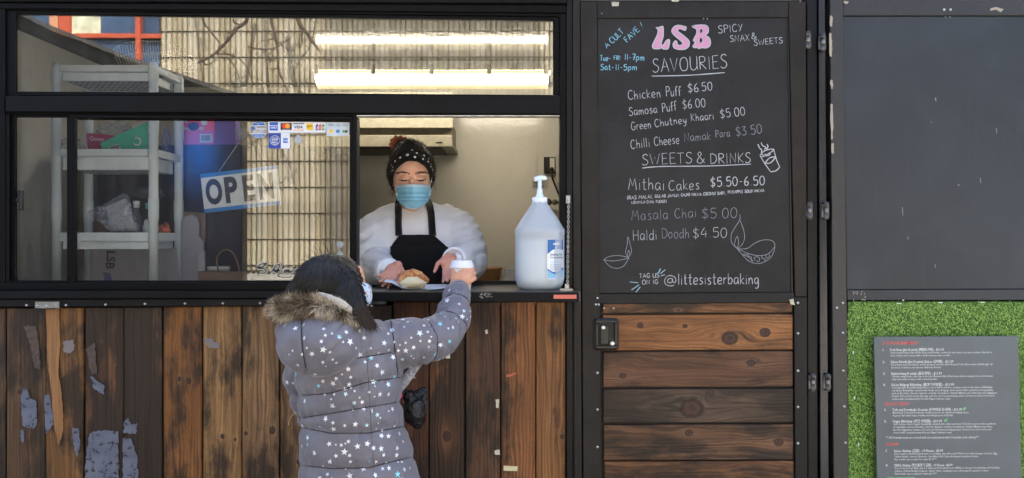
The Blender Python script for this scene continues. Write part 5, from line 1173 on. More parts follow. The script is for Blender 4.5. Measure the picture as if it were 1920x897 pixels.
nz = lambda v, s, k=0: noise.noise(Vector((v[0]*s, v[1]*s, v[2]*s+k)))

def hand(origin, fdir, pnorm, scale=1.0, curls=(.5, .55, .6, .65), thumb=(.5, .3), side=1, spread=.10, wrist=None):
    """hand prims: fdir towards the finger tips, pnorm out of the palm; side=+1 puts the thumb on the right of fdir x pnorm"""
    f = Vector(fdir).normalized(); n = Vector(pnorm); n = (n-f*n.dot(f)).normalized(); s = f.cross(n)*side
    o = Vector(origin); P = lambda a, b, c: o+(s*a+f*b+n*c)*scale
    prims = [('e', P(0, 0, 0), (.040*scale, .046*scale, .0145*scale), Matrix((s, f, n)).transposed()), ('e', P(.024, -.012, .008), (.016*scale, .028*scale, .013*scale), Matrix((s, f, n)).transposed())]
    ln = [(.040, .026, .020), (.044, .029, .021), (.041, .027, .020), (.033, .021, .018)]
    for i in range(4):
        x = .028-.0185*i; q = P(x, .036-.004*abs(i-1.2), 0); a = spread*(1.3-i)*.8; ang = 0
        d0 = (f*math.cos(a)+s*math.sin(a)); ch_ = [(q, .0092*scale)]
        for j in range(3):
            ang += curls[i]*(1.0 if j else .8); d = d0*math.cos(ang)+n*math.sin(ang); q = q+d*ln[i][j]*scale; ch_.append((q, (.0086, .0079, .0068)[j]*scale))
        prims.append(('c', ch_))
    q = P(.026, -.022, .006); ch_ = [(q, .0125*scale)]
    d = (s*.75+f*.5+n*thumb[0]).normalized(); q = q+d*.034*scale; ch_.append((q, .0108*scale))
    d = (s*.35+f*.85+n*thumb[1]).normalized(); q = q+d*.027*scale; ch_.append((q, .0095*scale)); q = q+(d+n*.2).normalized()*.02*scale; ch_.append((q, .0078*scale))
    prims.append(('c', ch_))
    if wrist is not None: prims.append(('c', [(P(0, -.035, 0), .0235*scale), (Vector(wrist), .026*scale)]))
    return prims

# ================================================================== the woman
SKW = skin('warm_brown_skin', (232, 184, 158)); 
YW = .36
WO = thing('person', (S(778, 0, YW).x, .45, .28), 'person in white sweatshirt, black apron, polka dot headband and blue mask behind the counter', 'person')
W = lambda x, y, Y=YW: S(x, y, Y)
m_ = lambda p, Y=YW: mm(p, Y)
# sweatshirt
SWM = cloth('white_sweatshirt_fleece', (226, 228, 236), .95, .25, 900, .02, .0, folds=12)
tor = ('l', [(W(777, 376, .44), m_(26), .055), (W(777, 382, .43), m_(46), .075), (W(778, 393, .42), m_(72), .095), (W(778, 415, .41), m_(92), .12), (W(779, 450, .40), m_(96), .135), (W(782, 500, .40), m_(98), .15), (W(784, 560, .40), m_(98), .155), (W(784, 700, .40), m_(100), .16)])
prims = [tor,
 ('c', [(W(724, 414, .42), .052), (W(703, 440, .38), .078), (W(700, 478, .32), .078), (W(704, 500, .25), .066), (W(717, 508, .17), .050), (W(725, 508, .12), .044)]),
 ('c', [(W(838, 407, .43), .054), (W(860, 430, .40), .070), (W(876, 470, .34), .074), (W(879, 492, .27), .070), (W(869, 494, .19), .054), (W(858, 488, .14), .045)])]
me = fuse(prims, .007, 5)
def wfold(c, n):
    a = .006*nz(c, 7, 3)+.001*nz(c, 20, 9)
    # creases running round the sleeves
    dx = abs(c.x-W(780, 0).x)
    k = min(1, max(0, (dx-.12)/.04))
    a += k*.0035*math.sin((c.z*1.2+abs(c.x)*.5+.03*nz(c, 8))*150)*max(0, nz(c, 5, 7)+.35)
    rdg = lambda s_, k2, w2: max(0, 1-abs(noise.noise(Vector((c.x*s_*.8, c.y*s_*.8, c.z*s_*1.5+k2))))/w2)
    a -= (.009*rdg(6, 3, .13)**1.3+.003*rdg(11, 8, .14)**1.3)*(.45+.55*k)
    return a
SW = finish('sweatshirt', me, SWM, WO, wfold)
# ribbed cuffs
for (a, ra, b, rb) in ((W(722, 508, .135), .046, W(730, 509, .098), .041), (W(860, 489, .15), .046, W(850, 486, .105), .040)):
    cf = MB(); d = (b-a).normalized(); L_ = 7; up = Vector((0, 0, 1)); e1 = (up-d*up.dot(d)).normalized(); e2 = d.cross(e1); rows = []
    for j in range(L_+1):
        f = j/L_; c = a+(b-a)*f; r = ra+(rb-ra)*f+.002*math.sin(f*math.pi)
        rows.append([c+(e1*math.cos(t_)+e2*math.sin(t_))*(r+.0012*math.sin(t_*30)) for t_ in np.linspace(0, 2*math.pi, 61)])
    c = b; rows.append([c+(e1*math.cos(t_)+e2*math.sin(t_))*(rb-.008) for t_ in np.linspace(0, 2*math.pi, 61)]); rows.append([c-d*.02+(e1*math.cos(t_)+e2*math.sin(t_))*(rb-.010) for t_ in np.linspace(0, 2*math.pi, 61)])
    cf.grid(rows, 0, True); cf.build('cuff', SWM, WO)
tSW = bvh(SW)
# neck and head as one skin body with hands
HX, HY = 773, 340                                  # face centre in the photo
YH = .33
fw = lambda x, y, Y=YH: S(x, y, Y)
neck = ('c', [(W(776, 405, .42), .060), (W(775, 378, .41), .052), (W(774, 350, .40), .050)])
R_ = Matrix.Rotation(math.radians(14), 3, 'X')
hp = [neck,
 ('e', fw(772, 318, .375), (.0715, .084, .078), R_), ('e', fw(772, 341, .335), (.0640, .066, .085), R_), ('e', fw(773, 370, .325), (.048, .052, .048), R_),
 ('e', fw(773, 386, .318), (.024, .024, .020)), ('e', fw(752, 358, .305), (.022, .026, .026)), ('e', fw(795, 358, .305), (.022, .026, .026)),
 ('c', [(fw(773, 336, .268), .0085), (fw(773, 352, .252), .0125)]), ('e', fw(773, 355, .250), (.016, .014, .011)),
 ('c', [(fw(751, 327, .282), .0075), (fw(762, 326, .272), .008)]), ('c', [(fw(795, 327, .282), .0075), (fw(784, 326, .272), .008)]),
 ('e', fw(736, 336, .385), (.006, .013, .018)), ('e', fw(810, 335, .385), (.006, .013, .018))]
me = fuse(hp, .0032, 5)
HEAD = finish('head', me, SKW, WO)
tHD = bvh(HEAD)
# eyes: lowered lids with a sliver of eye, lashes and brows
lidm = skin('eyelid_skin', (218, 166, 140)); dark = plain('dark_lash_hair', (22, 15, 13), .6); eye = plain('eye_white', (196, 188, 182), .2, 0, .02, 10, 0); iris = plain('brown_iris', (34, 20, 14), .15, 0, .05)
for cx, sg in ((757.5, -1), (789.5, 1)):
    def onface(a, b, o=.0008):
        h = hit([tHD], a, b); return h[0]+Vector((0, -o, 0)) if h else fw(a, b, .27)
    c = onface(cx, 336.8, 0)+Vector((0, .0075, 0))
    # upper lid bulge
    rows = []
    for j in range(7):
        f = j/6; row = []
        for k in range(13):
            g = k/12; x = cx-10+20*g; top = 331.0-2.4*math.sin(g*math.pi); bot = 337.0+1.0*math.sin(g*math.pi); y = top+(bot-top)*f
            row.append(onface(x, y, -.0012+.0066*math.sin(g*math.pi)**.8*math.sin(min(1, f*1.15)*math.pi*.60)))
        rows.append(row)
    sheet(rows, .002).build('eyelid', lidm, HEAD)
    eb = MB(); eb.grid([[onface(cx-8.4+16.8*k/10, 337.0+.6*math.sin(k/10*math.pi)+j*(.95*math.sin(k/10*math.pi)), .0012+.0022*math.sin(k/10*math.pi)) for k in range(11)] for j in range(4)], 0); eb.build('eye', eye, HEAD)
    ib = MB(); ib.grid([[onface(cx-4.6+9.2*k/6, 337.5+j*1.1, .0048) for k in range(7)] for j in range(3)], 0); ib.build('iris', iris, HEAD)
    lh = MB(); P_ = [onface(cx-10.3+20.6*k/12, 337.4+1.1*math.sin(k/12*math.pi)-(1.0 if sg*(k-6) > 0 else .0)*abs(k-6)/6, .0054-.003*abs(k-6)/6) for k in range(13)]
    lh.tube(P_, [.0004]+[.0011]*11+[.0004], 5); lh.build('lashes', dark, HEAD)
    cr = MB(); P_ = [onface(cx-10+20*k/10, 331.2-2.5*math.sin(k/10*math.pi), .0007) for k in range(11)]; cr.tube(P_, .0003, 4); cr.build('lid_crease', skin('crease_skin', (140, 88, 70)) if 'crease_skin' not in bpy.data.materials else bpy.data.materials['crease_skin'], HEAD)
    bw = []; bd = []
    for k in range(170):
        g = random.random(); inner = g if sg < 0 else 1-g     # g: outer..inner measured left to right
        x = cx-13+26*g+(1.5*sg); arch = 3.6*math.sin(min(1, (1-inner)*1.0+.12)*math.pi*.75); y = 327.6-arch*1.15+random.uniform(-1, 1)*(1.7 if inner > .35 else 1.0)
        h = hit([tHD], x, y)
        if h: bw.append(h[0]+h[1]*.0004); bd.append(Vector((-.9*(1 if sg < 0 else -1), -.15, .35)))
    strands('eyebrow', bw, bd, .0065, .0006, [dark], HEAD, .2, 0, 2)
# mask
msk = []
MR = interp_rows([(345.2, 742.5, 806.5), (350, 742.0, 807.5), (360, 742.2, 807.5), (369, 743, 807), (376, 746.5, 803), (383, 752.5, 796.5), (388, 760, 789), (391.2, 767, 782)], 3)
mc = []
for i, (y, a, b) in enumerate(MR):
    r = []
    for k in range(23):
        g = k/22; x = a+(b-a)*g; u = (x-774.5)/33; f = (y-345)/46
        prof_ = .283-.040*math.cos(min(1, abs(u))*math.pi/2)**1.3
        Y_ = .226+.066*abs(u)**2.4+.012*(f-.3)**2-.008*math.exp(-((u)/.16)**2)*math.exp(-((f-.35)/.35)**2)
        if f > .6: Y_ += .05*(f-.6)**1.5
        for fy in (.30, .50, .68): 
            dd = (f-fy-.03*u*u)/.035; Y_ -= .0050*math.exp(-dd*dd)-.0035*math.exp(-(dd-1.6)**2)
        Y_ += .0012*nz((x*.12, y*.12, 0), 1, 4)
        r.append(S(x, y+1.5*u*u*(1-f), Y_))
    mc.append(r)
MK = sheet(mc, .0015).build('mask', cloth('light_blue_mask_paper', (140, 196, 220), .85, .35, 500, .04, 0, folds=38), HEAD)
def strip_on(y0, y1, off, n=22):
    rows = []
    for y in (y0, y1):
        i = min(range(len(MR)), key=lambda q: abs(MR[q][0]-y)); rows.append([Vector((p.x, p.y-off, S(0, y, p.y).z+(p.z-S(0, MR[i][0], p.y).z))) for p in mc[i]])
    return sheet(rows, .0006)
strip_on(345.4, 350.5, .0012).build('mask_band', cloth('pale_mask_edge', (186, 206, 222), .8, .1, 500, .02, .1), HEAD)
for yy in (361.5, 368.5, 375.5): strip_on(yy, yy+1.1, .0022).build('pleat', cloth('mask_pleat_edge', (112, 170, 198), .85, .1, 500, .02, 0) if 'mask_pleat_edge' not in bpy.data.materials else bpy.data.materials['mask_pleat_edge'], HEAD)  # darker blue strips paint the shadow lines of the mask folds
for a_, b_ in (((743.5, 347), (736, 330)), ((807, 347), (811, 329)), ((744, 366), (739, 352)), ((806, 366), (810.5, 352))):
    lp = MB(); p0 = S(*a_, .290); p1 = S(*b_, .375); lp.tube([p0, (p0+p1)/2+Vector((0, -.004, 0)), p1], .0011, 6); lp.build('ear_loop', flatmat('white_elastic', (222, 224, 228)), HEAD)
for x in (745, 805.5):
    d_ = MB(); d_.lathe(S(x, 363.5, .272), [(.0052, 0), (.0045, .0012), (.001, .0016)], 12, 0, 'Y'); d_.build('loop_patch', flatmat('mask_patch_blue', (160, 206, 226)), HEAD)
# hair
hairm = [plain('near_black_hair', (27, 20, 17), .62, 0, .2, 60, 0), plain('dark_brown_hair', (46, 34, 28), .6, 0, .2, 60, 0)]
hp = [('e', fw(771, 310, .385), (.082, .097, .079), R_), ('e', fw(735, 322, .395), (.017, .05, .046)), ('e', fw(809, 322, .395), (.015, .05, .044)), ('e', fw(771, 335, .44), (.080, .055, .075)), ('e', fw(769, 285, .405), (.060, .068, .044))]
me = fuse(hp, .004, 4)
HA = finish('hair', me, hairm[0], HEAD, lambda c, n: .003*nz(c, 45, 2)+.0015*nz((c[0]*3, c[1], c[2]), 60))
# the face opening: the headband follows the hair line
tHA = bvh(HA)
rt, dr_ = [], []
me = HA.data; off = WORLD[HA.name]
for k in range(5200):
    p = random.choice(me.polygons); c = p.center+off
    if c.y > .47: continue
    n = p.normal; sx = (c.x-fw(772, 0, .38).x)
    if c.z > fw(0, 300, .38).z: d = Vector((sx*3+random.gauss(0, .25), -.1, .5))
    else: d = Vector((sx*2+random.gauss(0, .2), 0, -.8+random.gauss(0, .4)))
    d = d-n*d.dot(n)*.8; rt.append(c-n*.001); dr_.append(d)
strands('hair_strands', rt, dr_, .016, .0011, hairm, HEAD, 1.3, .2, 5)
# loose curls by the cheeks
rt, dr_ = [], []
for x, y, n_ in ((739, 345, 26), (737, 358, 16), (812, 344, 10), (738, 330, 16), (811, 300, 22), (728, 318, 20)):
    for k in range(n_): rt.append(S(x+random.uniform(-2.5, 2.5), y+random.uniform(-5, 5), .37)); dr_.append(Vector((random.gauss(-.2 if x < 772 else .4, .4), -.1, -1)))
strands('hair_strands', rt, dr_, .034, .0007, hairm, HEAD, 1.6, .3, 7)
# bun with scrunchie
me = fuse([('e', fw(752, 273, .46), (.036, .034, .026)), ('e', fw(768, 270, .45), (.026, .03, .018))], .004, 3); finish('hair_bun', me, hairm[0], HEAD, lambda c, n: .004*nz(c, 60, 2))
sc = MB(); P_ = []
for k in range(28): a = 2*math.pi*k/28; P_.append(fw(749+13*math.cos(a), 272-2+9.5*math.sin(a), .445+.015*math.cos(a)))
sc.tube(P_, [.0115+.0035*math.sin(k*2.4)+.002*random.random() for k in range(28)], 10, closed=True)
sc.build('scrunchie', cloth('rust_brown_scrunchie', (146, 82, 50), .8, .5, 300, .15, .3, folds=60), HEAD)
# headband
HBR = []
for g in np.linspace(0, 1, 33):
    a = math.pi*(1-g); x = 772.5+41.5*math.cos(a); yt_ = 331-50*math.sin(a)**.85; yb_ = 340-38.5*math.sin(a)**.8
    HBR.append((x, yt_, yb_))
trees = [tHA, tHD]
cols_ = []
for (x, a, b) in HBR:
    c_ = []
    for j in range(7):
        y = a+(b-a)*j/6; xx = 772.5+(x-772.5)*(1-.10*j/6)
        h = hit(trees, xx, y); p = h[0] if h else S(xx, y, .37)
        c_.append(p+Vector((0, -.004-.0025*math.sin(j/6*math.pi), .0)))
    cols_.append(c_)
# smooth depth
rows = [[cols_[i][j] for i in range(33)] for j in range(7)]
for it in range(3):
    for r in rows:
        for i in range(1, 32): r[i].y = (r[i-1].y+2*r[i].y+r[i+1].y)/4
HB = sheet(rows, .004).build('headband', cloth('black_headband_cloth', (15, 15, 17), .85, .3, 500, .1, .2, folds=70), HEAD)
tHB = bvh(HB); dots = MB()
for x, y, r in [(773, 281.5, 2.0), (764, 290.5, 2.9), (781.5, 287, 2.3), (750.5, 295.5, 2.2), (778, 294.5, 2.3), (795, 291.5, 2.1), (793, 298, 2.0), (741, 302, 2.0), (803.5, 297.5, 1.5), (802.5, 303, 1.8), (734.5, 309.5, 1.3), (737, 313.5, 1.4), (809, 308, 1.3), (807.5, 312.5, 1.5), (737, 319, 1.3), (733.5, 321, 1.0), (810.5, 318, 1.0)]:
    h = hit([tHB], x, y)
    if not h: continue
    c = h[0]+h[1]*.0007; n = h[1]; e1 = Vector((0, 0, 1)); e1 = (e1-n*e1.dot(n)).normalized(); e2 = n.cross(e1); R1 = mm(r, .3)
    dots.add([c]+[c+(e1*math.cos(a)+e2*math.sin(a))*R1 for a in np.linspace(0, 2*math.pi, 13)[:-1]], [(0, 1+k, 1+(k+1) % 12) for k in range(12)])
dots.build('polka_dots', flatmat('white_dot_print', (225, 225, 225)), HEAD)
er = MB(); er.lathe(fw(737, 347.5, .365), [(.0026, 0), (.002, .002), (.0005, .0026)], 8, 0, 'Y'); er.build('earring', M['brass'], HEAD)
# t-shirt in the neck opening
trees = [tSW]
TS = sheet(drape(interp_rows([(386, 757, 801), (391, 755, 805), (405, 753, 806), (441, 752, 806)], 4), [tSW], .004, 12), .003).build('t_shirt', cloth('white_t_shirt', (222, 220, 222), .9, .3, 700, .02, .2, folds=24), WO)
# neck skin: a collar rim reveals it
cr = MB(); cr.tube([p for p in drape([(384+7*math.sin(math.pi*k/12)**.8, 753+44*k/12, 753.1+44*k/12) for k in range(13)], [tSW], .005, 1) for p in p[:1]], .0032, 6); cr.build('collar', bpy.data.materials['white_t_shirt'], WO)
# apron
APM = cloth('black_apron_twill', (13, 13, 14), .8, .25, 600, .1, .25, folds=14)
bib = interp_rows([(441, 751, 811), (449, 744, 821), (458, 737, 832), (466, 731, 841), (480, 729, 843), (510, 728, 844), (545, 727, 846), (640, 726, 850)], 3)
tTS = bvh(TS)
AP = sheet(drape(bib, [tSW, tTS], .006, 16, .225), .003).build('apron', APM, WO)
for xs_ in ([(371, 743, 750), (385, 741.5, 753), (400, 741.5, 754.5), (420, 742, 754), (443, 742.5, 755)], [(371, 798, 805), (385, 799, 811), (400, 801.5, 814), (420, 803, 815.5), (443, 804, 817)]):
    sheet(drape(interp_rows(xs_, 3), [tSW, tHD, tTS], .006, 3), .003).build('apron_strap', APM, WO)
# legs for the lower half behind the counter
me = fuse([('l', [(W(784, 690, .40), m_(98), .155), (W(784, 800, .40), m_(90), .14)]), ('c', [(W(755, 800, .40), .09), (Vector((W(755, 0).x, .40, .75)), .07), (Vector((W(755, 0).x, .42, .34)), .05), (Vector((W(755, 0).x, .34, .31)), .035)]), ('c', [(W(815, 800, .40), .09), (Vector((W(815, 0).x, .40, .75)), .07), (Vector((W(815, 0).x, .42, .34)), .05), (Vector((W(815, 0).x, .34, .31)), .035)])], .012, 3)
finish('trousers', me, cloth('dark_trousers', (30, 32, 38)), WO)
# hands
HANDW = skin('rosy_brown_hand_skin', (204, 148, 126))
hw = hand(S(738, 508, .075), (-.42, -.50, -.62), (.25, -.75, .55), .70, (.30, .32, .36, .42), (.55, .15), -1, .08, wrist=S(728, 506, .14))
me = fuse(hw, .0024, 3); finish('hand', me, HANDW, WO)
hw = hand(S(842, 494, .065), (.12, -.40, -.9), (-.1, -.9, .35), .66, (.30, .38, .4, .45), (.15, .1), 1, .05, wrist=S(854, 484, .13))
me = fuse(hw, .0024, 3); finish('hand', me, HANDW, WO)

# ================================================================== pastry, paper, cup
PBM = cloth('thin_white_paper', (214, 218, 226), .7, .2, 300, .02, 0, folds=30)
pp = MB(); rows = []
ptx = [(719, 528, -.02), (736, 532, -.03), (754, 541, -.04), (775, 545, -.05), (800, 545, -.05), (820, 543, -.045), (838, 541, -.04)]
pbk = [(739, 519, .12), (748, 527, .11), (762, 531, .10), (778, 533.4, .10), (800, 533.6, .10), (820, 533.8, .10), (838, 533.5, .10)]
for j in range(6):
    f = j/5; rows.append([S(a[0]+(b[0]-a[0])*f, a[1]+(b[1]-a[1])*f, a[2]+(b[2]-a[2])*f)+Vector((0, 0, .0012+.002*abs(nz((k, j, 0), .9)))) for k, (a, b) in enumerate(zip(ptx, pbk))])
for r in rows:
    for p in r: p.z = max(p.z, zt+.0015)
sheet([[q for q in r] for r in rows[::-1]], .0008).build('napkin', PBM, None, label='white paper napkin under the pastry, its left corner lifted by the hand', cat='napkin')
PY = thing('wrapped_pastry', S(776, 541, -.01), 'golden puff pastry in a cream paper sleeve on the ledge', 'pastry')
sl_ = MB(); Yp = -.045; P_ = [(748.5, 530), (764, 519), (782, 518.5), (801, 530.5), (790, 541), (757, 541)]
rows = []
for j, (ins, dy) in enumerate(((0, .0), (.25, -.014), (.6, -.020), (.999, -.022))):
    row = []
    for k in range(37):
        i = (k//6) % 6; t_ = (k % 6)/6; a = P_[i]; b = P_[(i+1) % 6]; x = a[0]+(b[0]-a[0])*t_; y = a[1]+(b[1]-a[1])*t_
        row.append(S(775+(x-775)*(1-ins), 531+(y-531)*(1-ins), Yp+dy+.022))
    rows.append(row)
sl_.grid(rows, 0, True, True); sl_.prism([(S(a, b, Yp+.022).x, max(S(a, b, Yp+.022).z, zt+.002)) for a, b in P_], Yp+.023, .004, .001)
sl_.build('paper_sleeve', cloth('cream_paper_sleeve', (222, 206, 168), .75, .15, 300, .03, 0, folds=30), PY)
me = fuse([('c', [(S(752, 527, -.005), .013), (S(762, 519, -.0), .019), (S(774, 516.5, .0), .021), (S(786, 520, .0), .018), (S(796, 524, -.005), .013), (S(801, 524, -.008), .008)]), ('c', [(S(768, 530, 0), .022), (S(786, 531, .0), .020)])], .003, 2)
t = NT('baked_golden_crust'); o_ = t.obj(); f1 = t.noise(o_, 70, 4, .6); t.setc(t.mix(t.ss(f1, .35, .65), lin((214, 150, 88)), lin((150, 84, 42)))); t.setp(.42, 0, .5); t.bump(t.noise(o_, 160, 4), .6, .002)
finish('crust', me, t.mat, PY, lambda c, n: .003*nz(c, 70)+.0025*abs(nz(c, 130)))
CU = thing('paper_cup', S(866, 542, -.09), 'white lidded paper coffee cup held up between both hands', 'cup')
YC2 = -.075; r1 = mm(21, YC2); r0 = mm(16, YC2); zt_ = S(0, 499, YC2).z; c = (S(866, 0, YC2).x, YC2, S(0, 545, YC2).z); H_ = zt_-c[2]
MB().lathe(c, [(r0, 0), (r0+.0004, .003), (r1, H_)], 32).build('cup_body', plain('white_cup_card', (222, 220, 214), .55, 0, .02, 20, .05), CU)
MB().lathe((c[0], c[1], zt_), [(r1+.001, -.006), (r1+.0028, -.005), (r1+.0028, .0005), (r1+.0012, .002), (r1+.0006, .0075), (r1-.001, .0085), (r1-.0025, .0165), (r1-.004, .0175), (r1-.006, .0145), (.002, .0145)], 36).build('lid', plain('white_cup_lid', (226, 226, 234), .35, 0, .02, 20, .02), CU)

# ================================================================== the girl
YK_ = -.38
KD = thing('person', (S(660, 0, YK_).x, YK_, 0), 'child in grey puffer coat with silver stars and fur hood reaching up to the hatch', 'person')
K = lambda x, y, Y=YK_: S(x, y, Y)
k_ = lambda p, Y=YK_: mm(p, Y)
t = NT('grey_lilac_nylon'); o_ = t.obj(); c_ = lin((104, 102, 112)); f1 = t.noise(o_, 10, 3)
t.setc(t.mix(t.ss(f1, .3, .7), tuple(x*.93 for x in c_), tuple(x*1.07 for x in c_))); t.setp(.5, 0, .45); t.b.inputs['Sheen Weight'].default_value = .25
h_ = t.m('ADD', t.m('MULTIPLY', t.noise(o_, 20, 3, .55, 1.0), 1.0), t.m('MULTIPLY', t.noise(o_, 60, 3, .5, 1.5), .25)); t.bump(h_, .45, .007); JM = t.mat
torso = [(600, 640, 38, .07), (606, 648, 66, .09), (618, 655, 84, .115), (645, 655, 96, .13), (690, 655, 98, .135), (740, 655, 94, .135), (790, 660, 95, .135), (840, 668, 101, .14), (897, 675, 109, .145), (960, 678, 114, .15), (1010, 680, 116, .15)]
arm = [(K(702, 652, -.38), .062), (K(742, 646, -.37), .065), (K(785, 641, -.35), .062), (K(822, 632, -.31), .056), (K(843, 612, -.27), .050), (K(852, 585, -.22), .046), (K(857, 560, -.17), .040), (K(859, 546, -.14), .0335)]
larm = [(K(572, 650, -.34), .055), (K(566, 700, -.31), .050), (K(572, 745, -.30), .044), (K(580, 785, -.27), .038)]
prims = [('l', [(K(cx, y), k_(rx), ry) for y, cx, rx, ry in torso]), ('c', arm), ('c', larm)]
me = fuse(prims, .0068, 5)
# seams that squeeze the padding; each is y as a function of x in photo pixels
def px_of(c): 
    k = (CD+c.y)/CD/PX; return 960+c.x/k, 448-(c.z-HC)/k
SEAM = [lambda x: 742-(x-560)*.35-12*math.sin(max(0, min(1, (x-560)/200))*math.pi)*-.3 if False else 0]
def seams(x):
    X_ = (560, 620, 690, 770)
    return tuple(float(np.interp(x, X_, q)) for q in ((685, 680, 668, 655), (742, 737, 716, 705), (784, 775, 763, 750), (800, 812, 812, 797), (872, 878, 877, 857), (946, 946, 944, 940)))
armseam = [(.17, 0), (.40, 0), (.62, 0), (.80, 0)]
Lc = [0]
for (a, _), (b, _) in zip(arm, arm[1:]): Lc.append(Lc[-1]+(b-a).length)
def armpos(c):
    best = (9, 0)
    for i, ((a, ra), (b, rb)) in enumerate(zip(arm, arm[1:])):
        d = b-a; t_ = max(0, min(1, (c-a).dot(d)/d.length_squared)); q = a+d*t_; e = (c-q).length
        if e < best[0]: best = (e, (Lc[i]+d.length*t_)/Lc[-1], )
    return best
SEAMV = {}
def jfold(c, n):
    x, y = px_of(c); e, s = armpos(c)
    if e < .085 and x > 742:
        dd = min(abs(s-q-.006*math.sin(x*.2)) for q in (.13, .36, .62, .84))*Lc[-1]
        puff = .007*(1-math.exp(-(dd/.010)**1.3))-.003
        puff -= .005*max(0, 1-abs(noise.noise(Vector((c.x*24, c.y*9, c.z*12+4))))/.16)**1.5
        return puff+.004*nz(c, 24, 5)+.0025*nz((c[0], c[1], c[2]), 60)+.004*abs(nz(c, 12, 8))*math.exp(-(dd/.03)**2)
    ys = seams(x); dd = min(abs(y-q) for q in ys)*.00138
    puff = .009*(1-math.exp(-(dd/.012)**1.2))-.004
    dv = abs(x-(694+.06*(y-700)))*.0014
    if y > 640: puff -= .0035*math.exp(-(dv/.003)**2)
    near = math.exp(-(dd/.02)**2)
    rd = max(0, 1-abs(noise.noise(Vector((c.x*13, c.y*8, c.z*30+c.x*14))))/.16)
    puff -= .003*rd**1.5*(.35+.65*near)
    return puff+.004*nz(c, 18, 5)+.0075*near*nz((c[0]*3.0, c[1], c[2]*.7), 26, 2)+.0022*nz((c[0]*2, c[1], c[2]), 45)
CT = finish('coat', me, JM, KD, jfold)
tCT = bvh(CT)
# seam threads
th = MB(); thm = cloth('dark_grey_thread', (38, 37, 46))
for i in range(5):
    run = []
    for x in np.linspace(566 if i else 632, 782, 60):
        y = seams(x)[i]; h = hit([tCT], x, y)
        if h and not (x > 735 and y < 705): run.append(h[0]+h[1]*.0002)
    if len(run) > 3: th.tube(run, .0016, 5)
run = [h[0]+h[1]*.0002 for h in (hit([tCT], 690+.06*(y-700), y) for y in np.linspace(650, 896, 60)) if h]; th.tube(run, .0006, 5)
# hood
hp = [('e', K(598, 645, -.51), (k_(74), .085, k_(57))), ('e', K(645, 622, -.45), (k_(48), .085, k_(40)), Matrix.Rotation(.5, 3, 'Y')), ('e', K(560, 620, -.44), (k_(38), .085, k_(42))), ('e', K(600, 612, -.42), (k_(74), .10, k_(34)))]
me = fuse(hp, .006, 6)
def hfold(c, n):
    x, y = px_of(c)
    a = .005*nz(c, 14, 4)+.003*nz(c, 34, 1)
    sx = 566+.10*(y-600)+10*math.sin((y-590)/115*math.pi)*-.4
    a -= .006*math.exp(-(abs(x-sx)/4.5)**2)
    # folds sweeping from the right shoulder down to the hood point
    for q, w_ in ((0, .006), (26, .005), (50, .004)):
        l_ = (y-(600+q*.2))-(684-q*1.6-x)*1.0; 
        a -= w_*math.exp(-(abs(l_)/5.0)**2)*(1 if 600 < x < 690 else 0)
    return a
HO = finish('hood', me, JM, KD, hfold); tHO = bvh(HO)
run = [h[0]+h[1]*.0002 for h in (hit([tHO], 566+.10*(y-600)-4*math.sin((y-590)/115*math.pi), y) for y in np.linspace(596, 690, 30)) if h]; th.tube(run, .0016, 5)
for q in ((.13), (.36), (.62), (.84)):
    run = []
    s_ = q*Lc[-1]; i = max(j for j in range(len(Lc)-1) if Lc[j] <= s_); a, ra = arm[i]; b, rb = arm[i+1]; d = (b-a).normalized(); c0 = a+d*(s_-Lc[i])
    e1 = Vector((0, 0, 1)); e1 = (e1-d*e1.dot(d)).normalized(); e2 = d.cross(e1)
    for t_ in np.linspace(0, 2*math.pi, 41):
        o_ = c0+(e1*math.cos(t_)+e2*math.sin(t_))*.12; h = tCT.ray_cast(o_, (c0-o_).normalized())
        if h[0] is not None and (h[0]-c0).length < .085: run.append(h[0]+h[1]*.0002)
        else:
            if len(run) > 3: th.tube(run, .0016, 5)
            run = []
    if len(run) > 3: th.tube(run, .0016, 5)
th.build('seam_thread', thm, KD)
# silver stars printed on coat and hood
t = NT('silver_foil'); o_ = t.obj(); f1 = t.noise(o_, 22, 2)
t.setc(t.mix(t.ss(f1, .56, .66), lin((222, 224, 230)), lin((120, 205, 225)))); t.setp(.3, .15, .6); FOIL = t.mat
stm = MB(); taken = []
fixed = [(620, 776, 8), (745, 610, 8)]
big = [(787, 625, 6.2), (656, 641, 6.5), (716, 698, 5.2), (606, 655, 5.8), (571, 634, 5), (554, 616, 5), (570, 609, 5), (585, 663, 5), (636, 632, 4.8), (649, 623, 4.5), (761, 657, 5), (735, 619, 5), (720, 643, 5), (653, 692, 4.8), (712, 739, 4.8), (624, 761, 6), (647, 729, 4), (728, 739, 4.4), (666, 795, 5), (646, 847, 6), (646, 835, 4.5), (715, 817, 5), (744, 840, 5), (700, 840, 4.5), (619, 865, 5), (705, 865, 4), (656, 892, 6), (745, 889, 5.5), (602, 640, 4), (611, 785, 5.5), (735, 600, 0)]
def star(c, n, R1, rot, mb):
    e1 = Vector((0, 0, 1)); e1 = (e1-n*e1.dot(n))
    if e1.length < .1: return
    e1.normalize(); e2 = e1.cross(n); V = [c]
    for k in range(10): a = rot+k*math.pi/5; r = R1 if k % 2 == 0 else R1*.42; V.append(c+(e1*math.cos(a)+e2*math.sin(a))*r)
    mb.add(V, [(0, 1+k, 1+(k+1) % 10) for k in range(10)])
def place(x, y, r):
    if any((x-a)**2+(y-b)**2 < ((r+q)*1.15)**2 for a, b, q in taken): return False
    h = hit([tCT, tHO], x, y)
    if not h or h[1].y > -.22: return False
    taken.append((x, y, r)); star(h[0]+h[1]*.0011, h[1], mm(r*1.22, h[0].y), random.uniform(0, 1.2), stm); return True
for x, y, r in big:
    if r: place(x, y, r)
n_ = 0
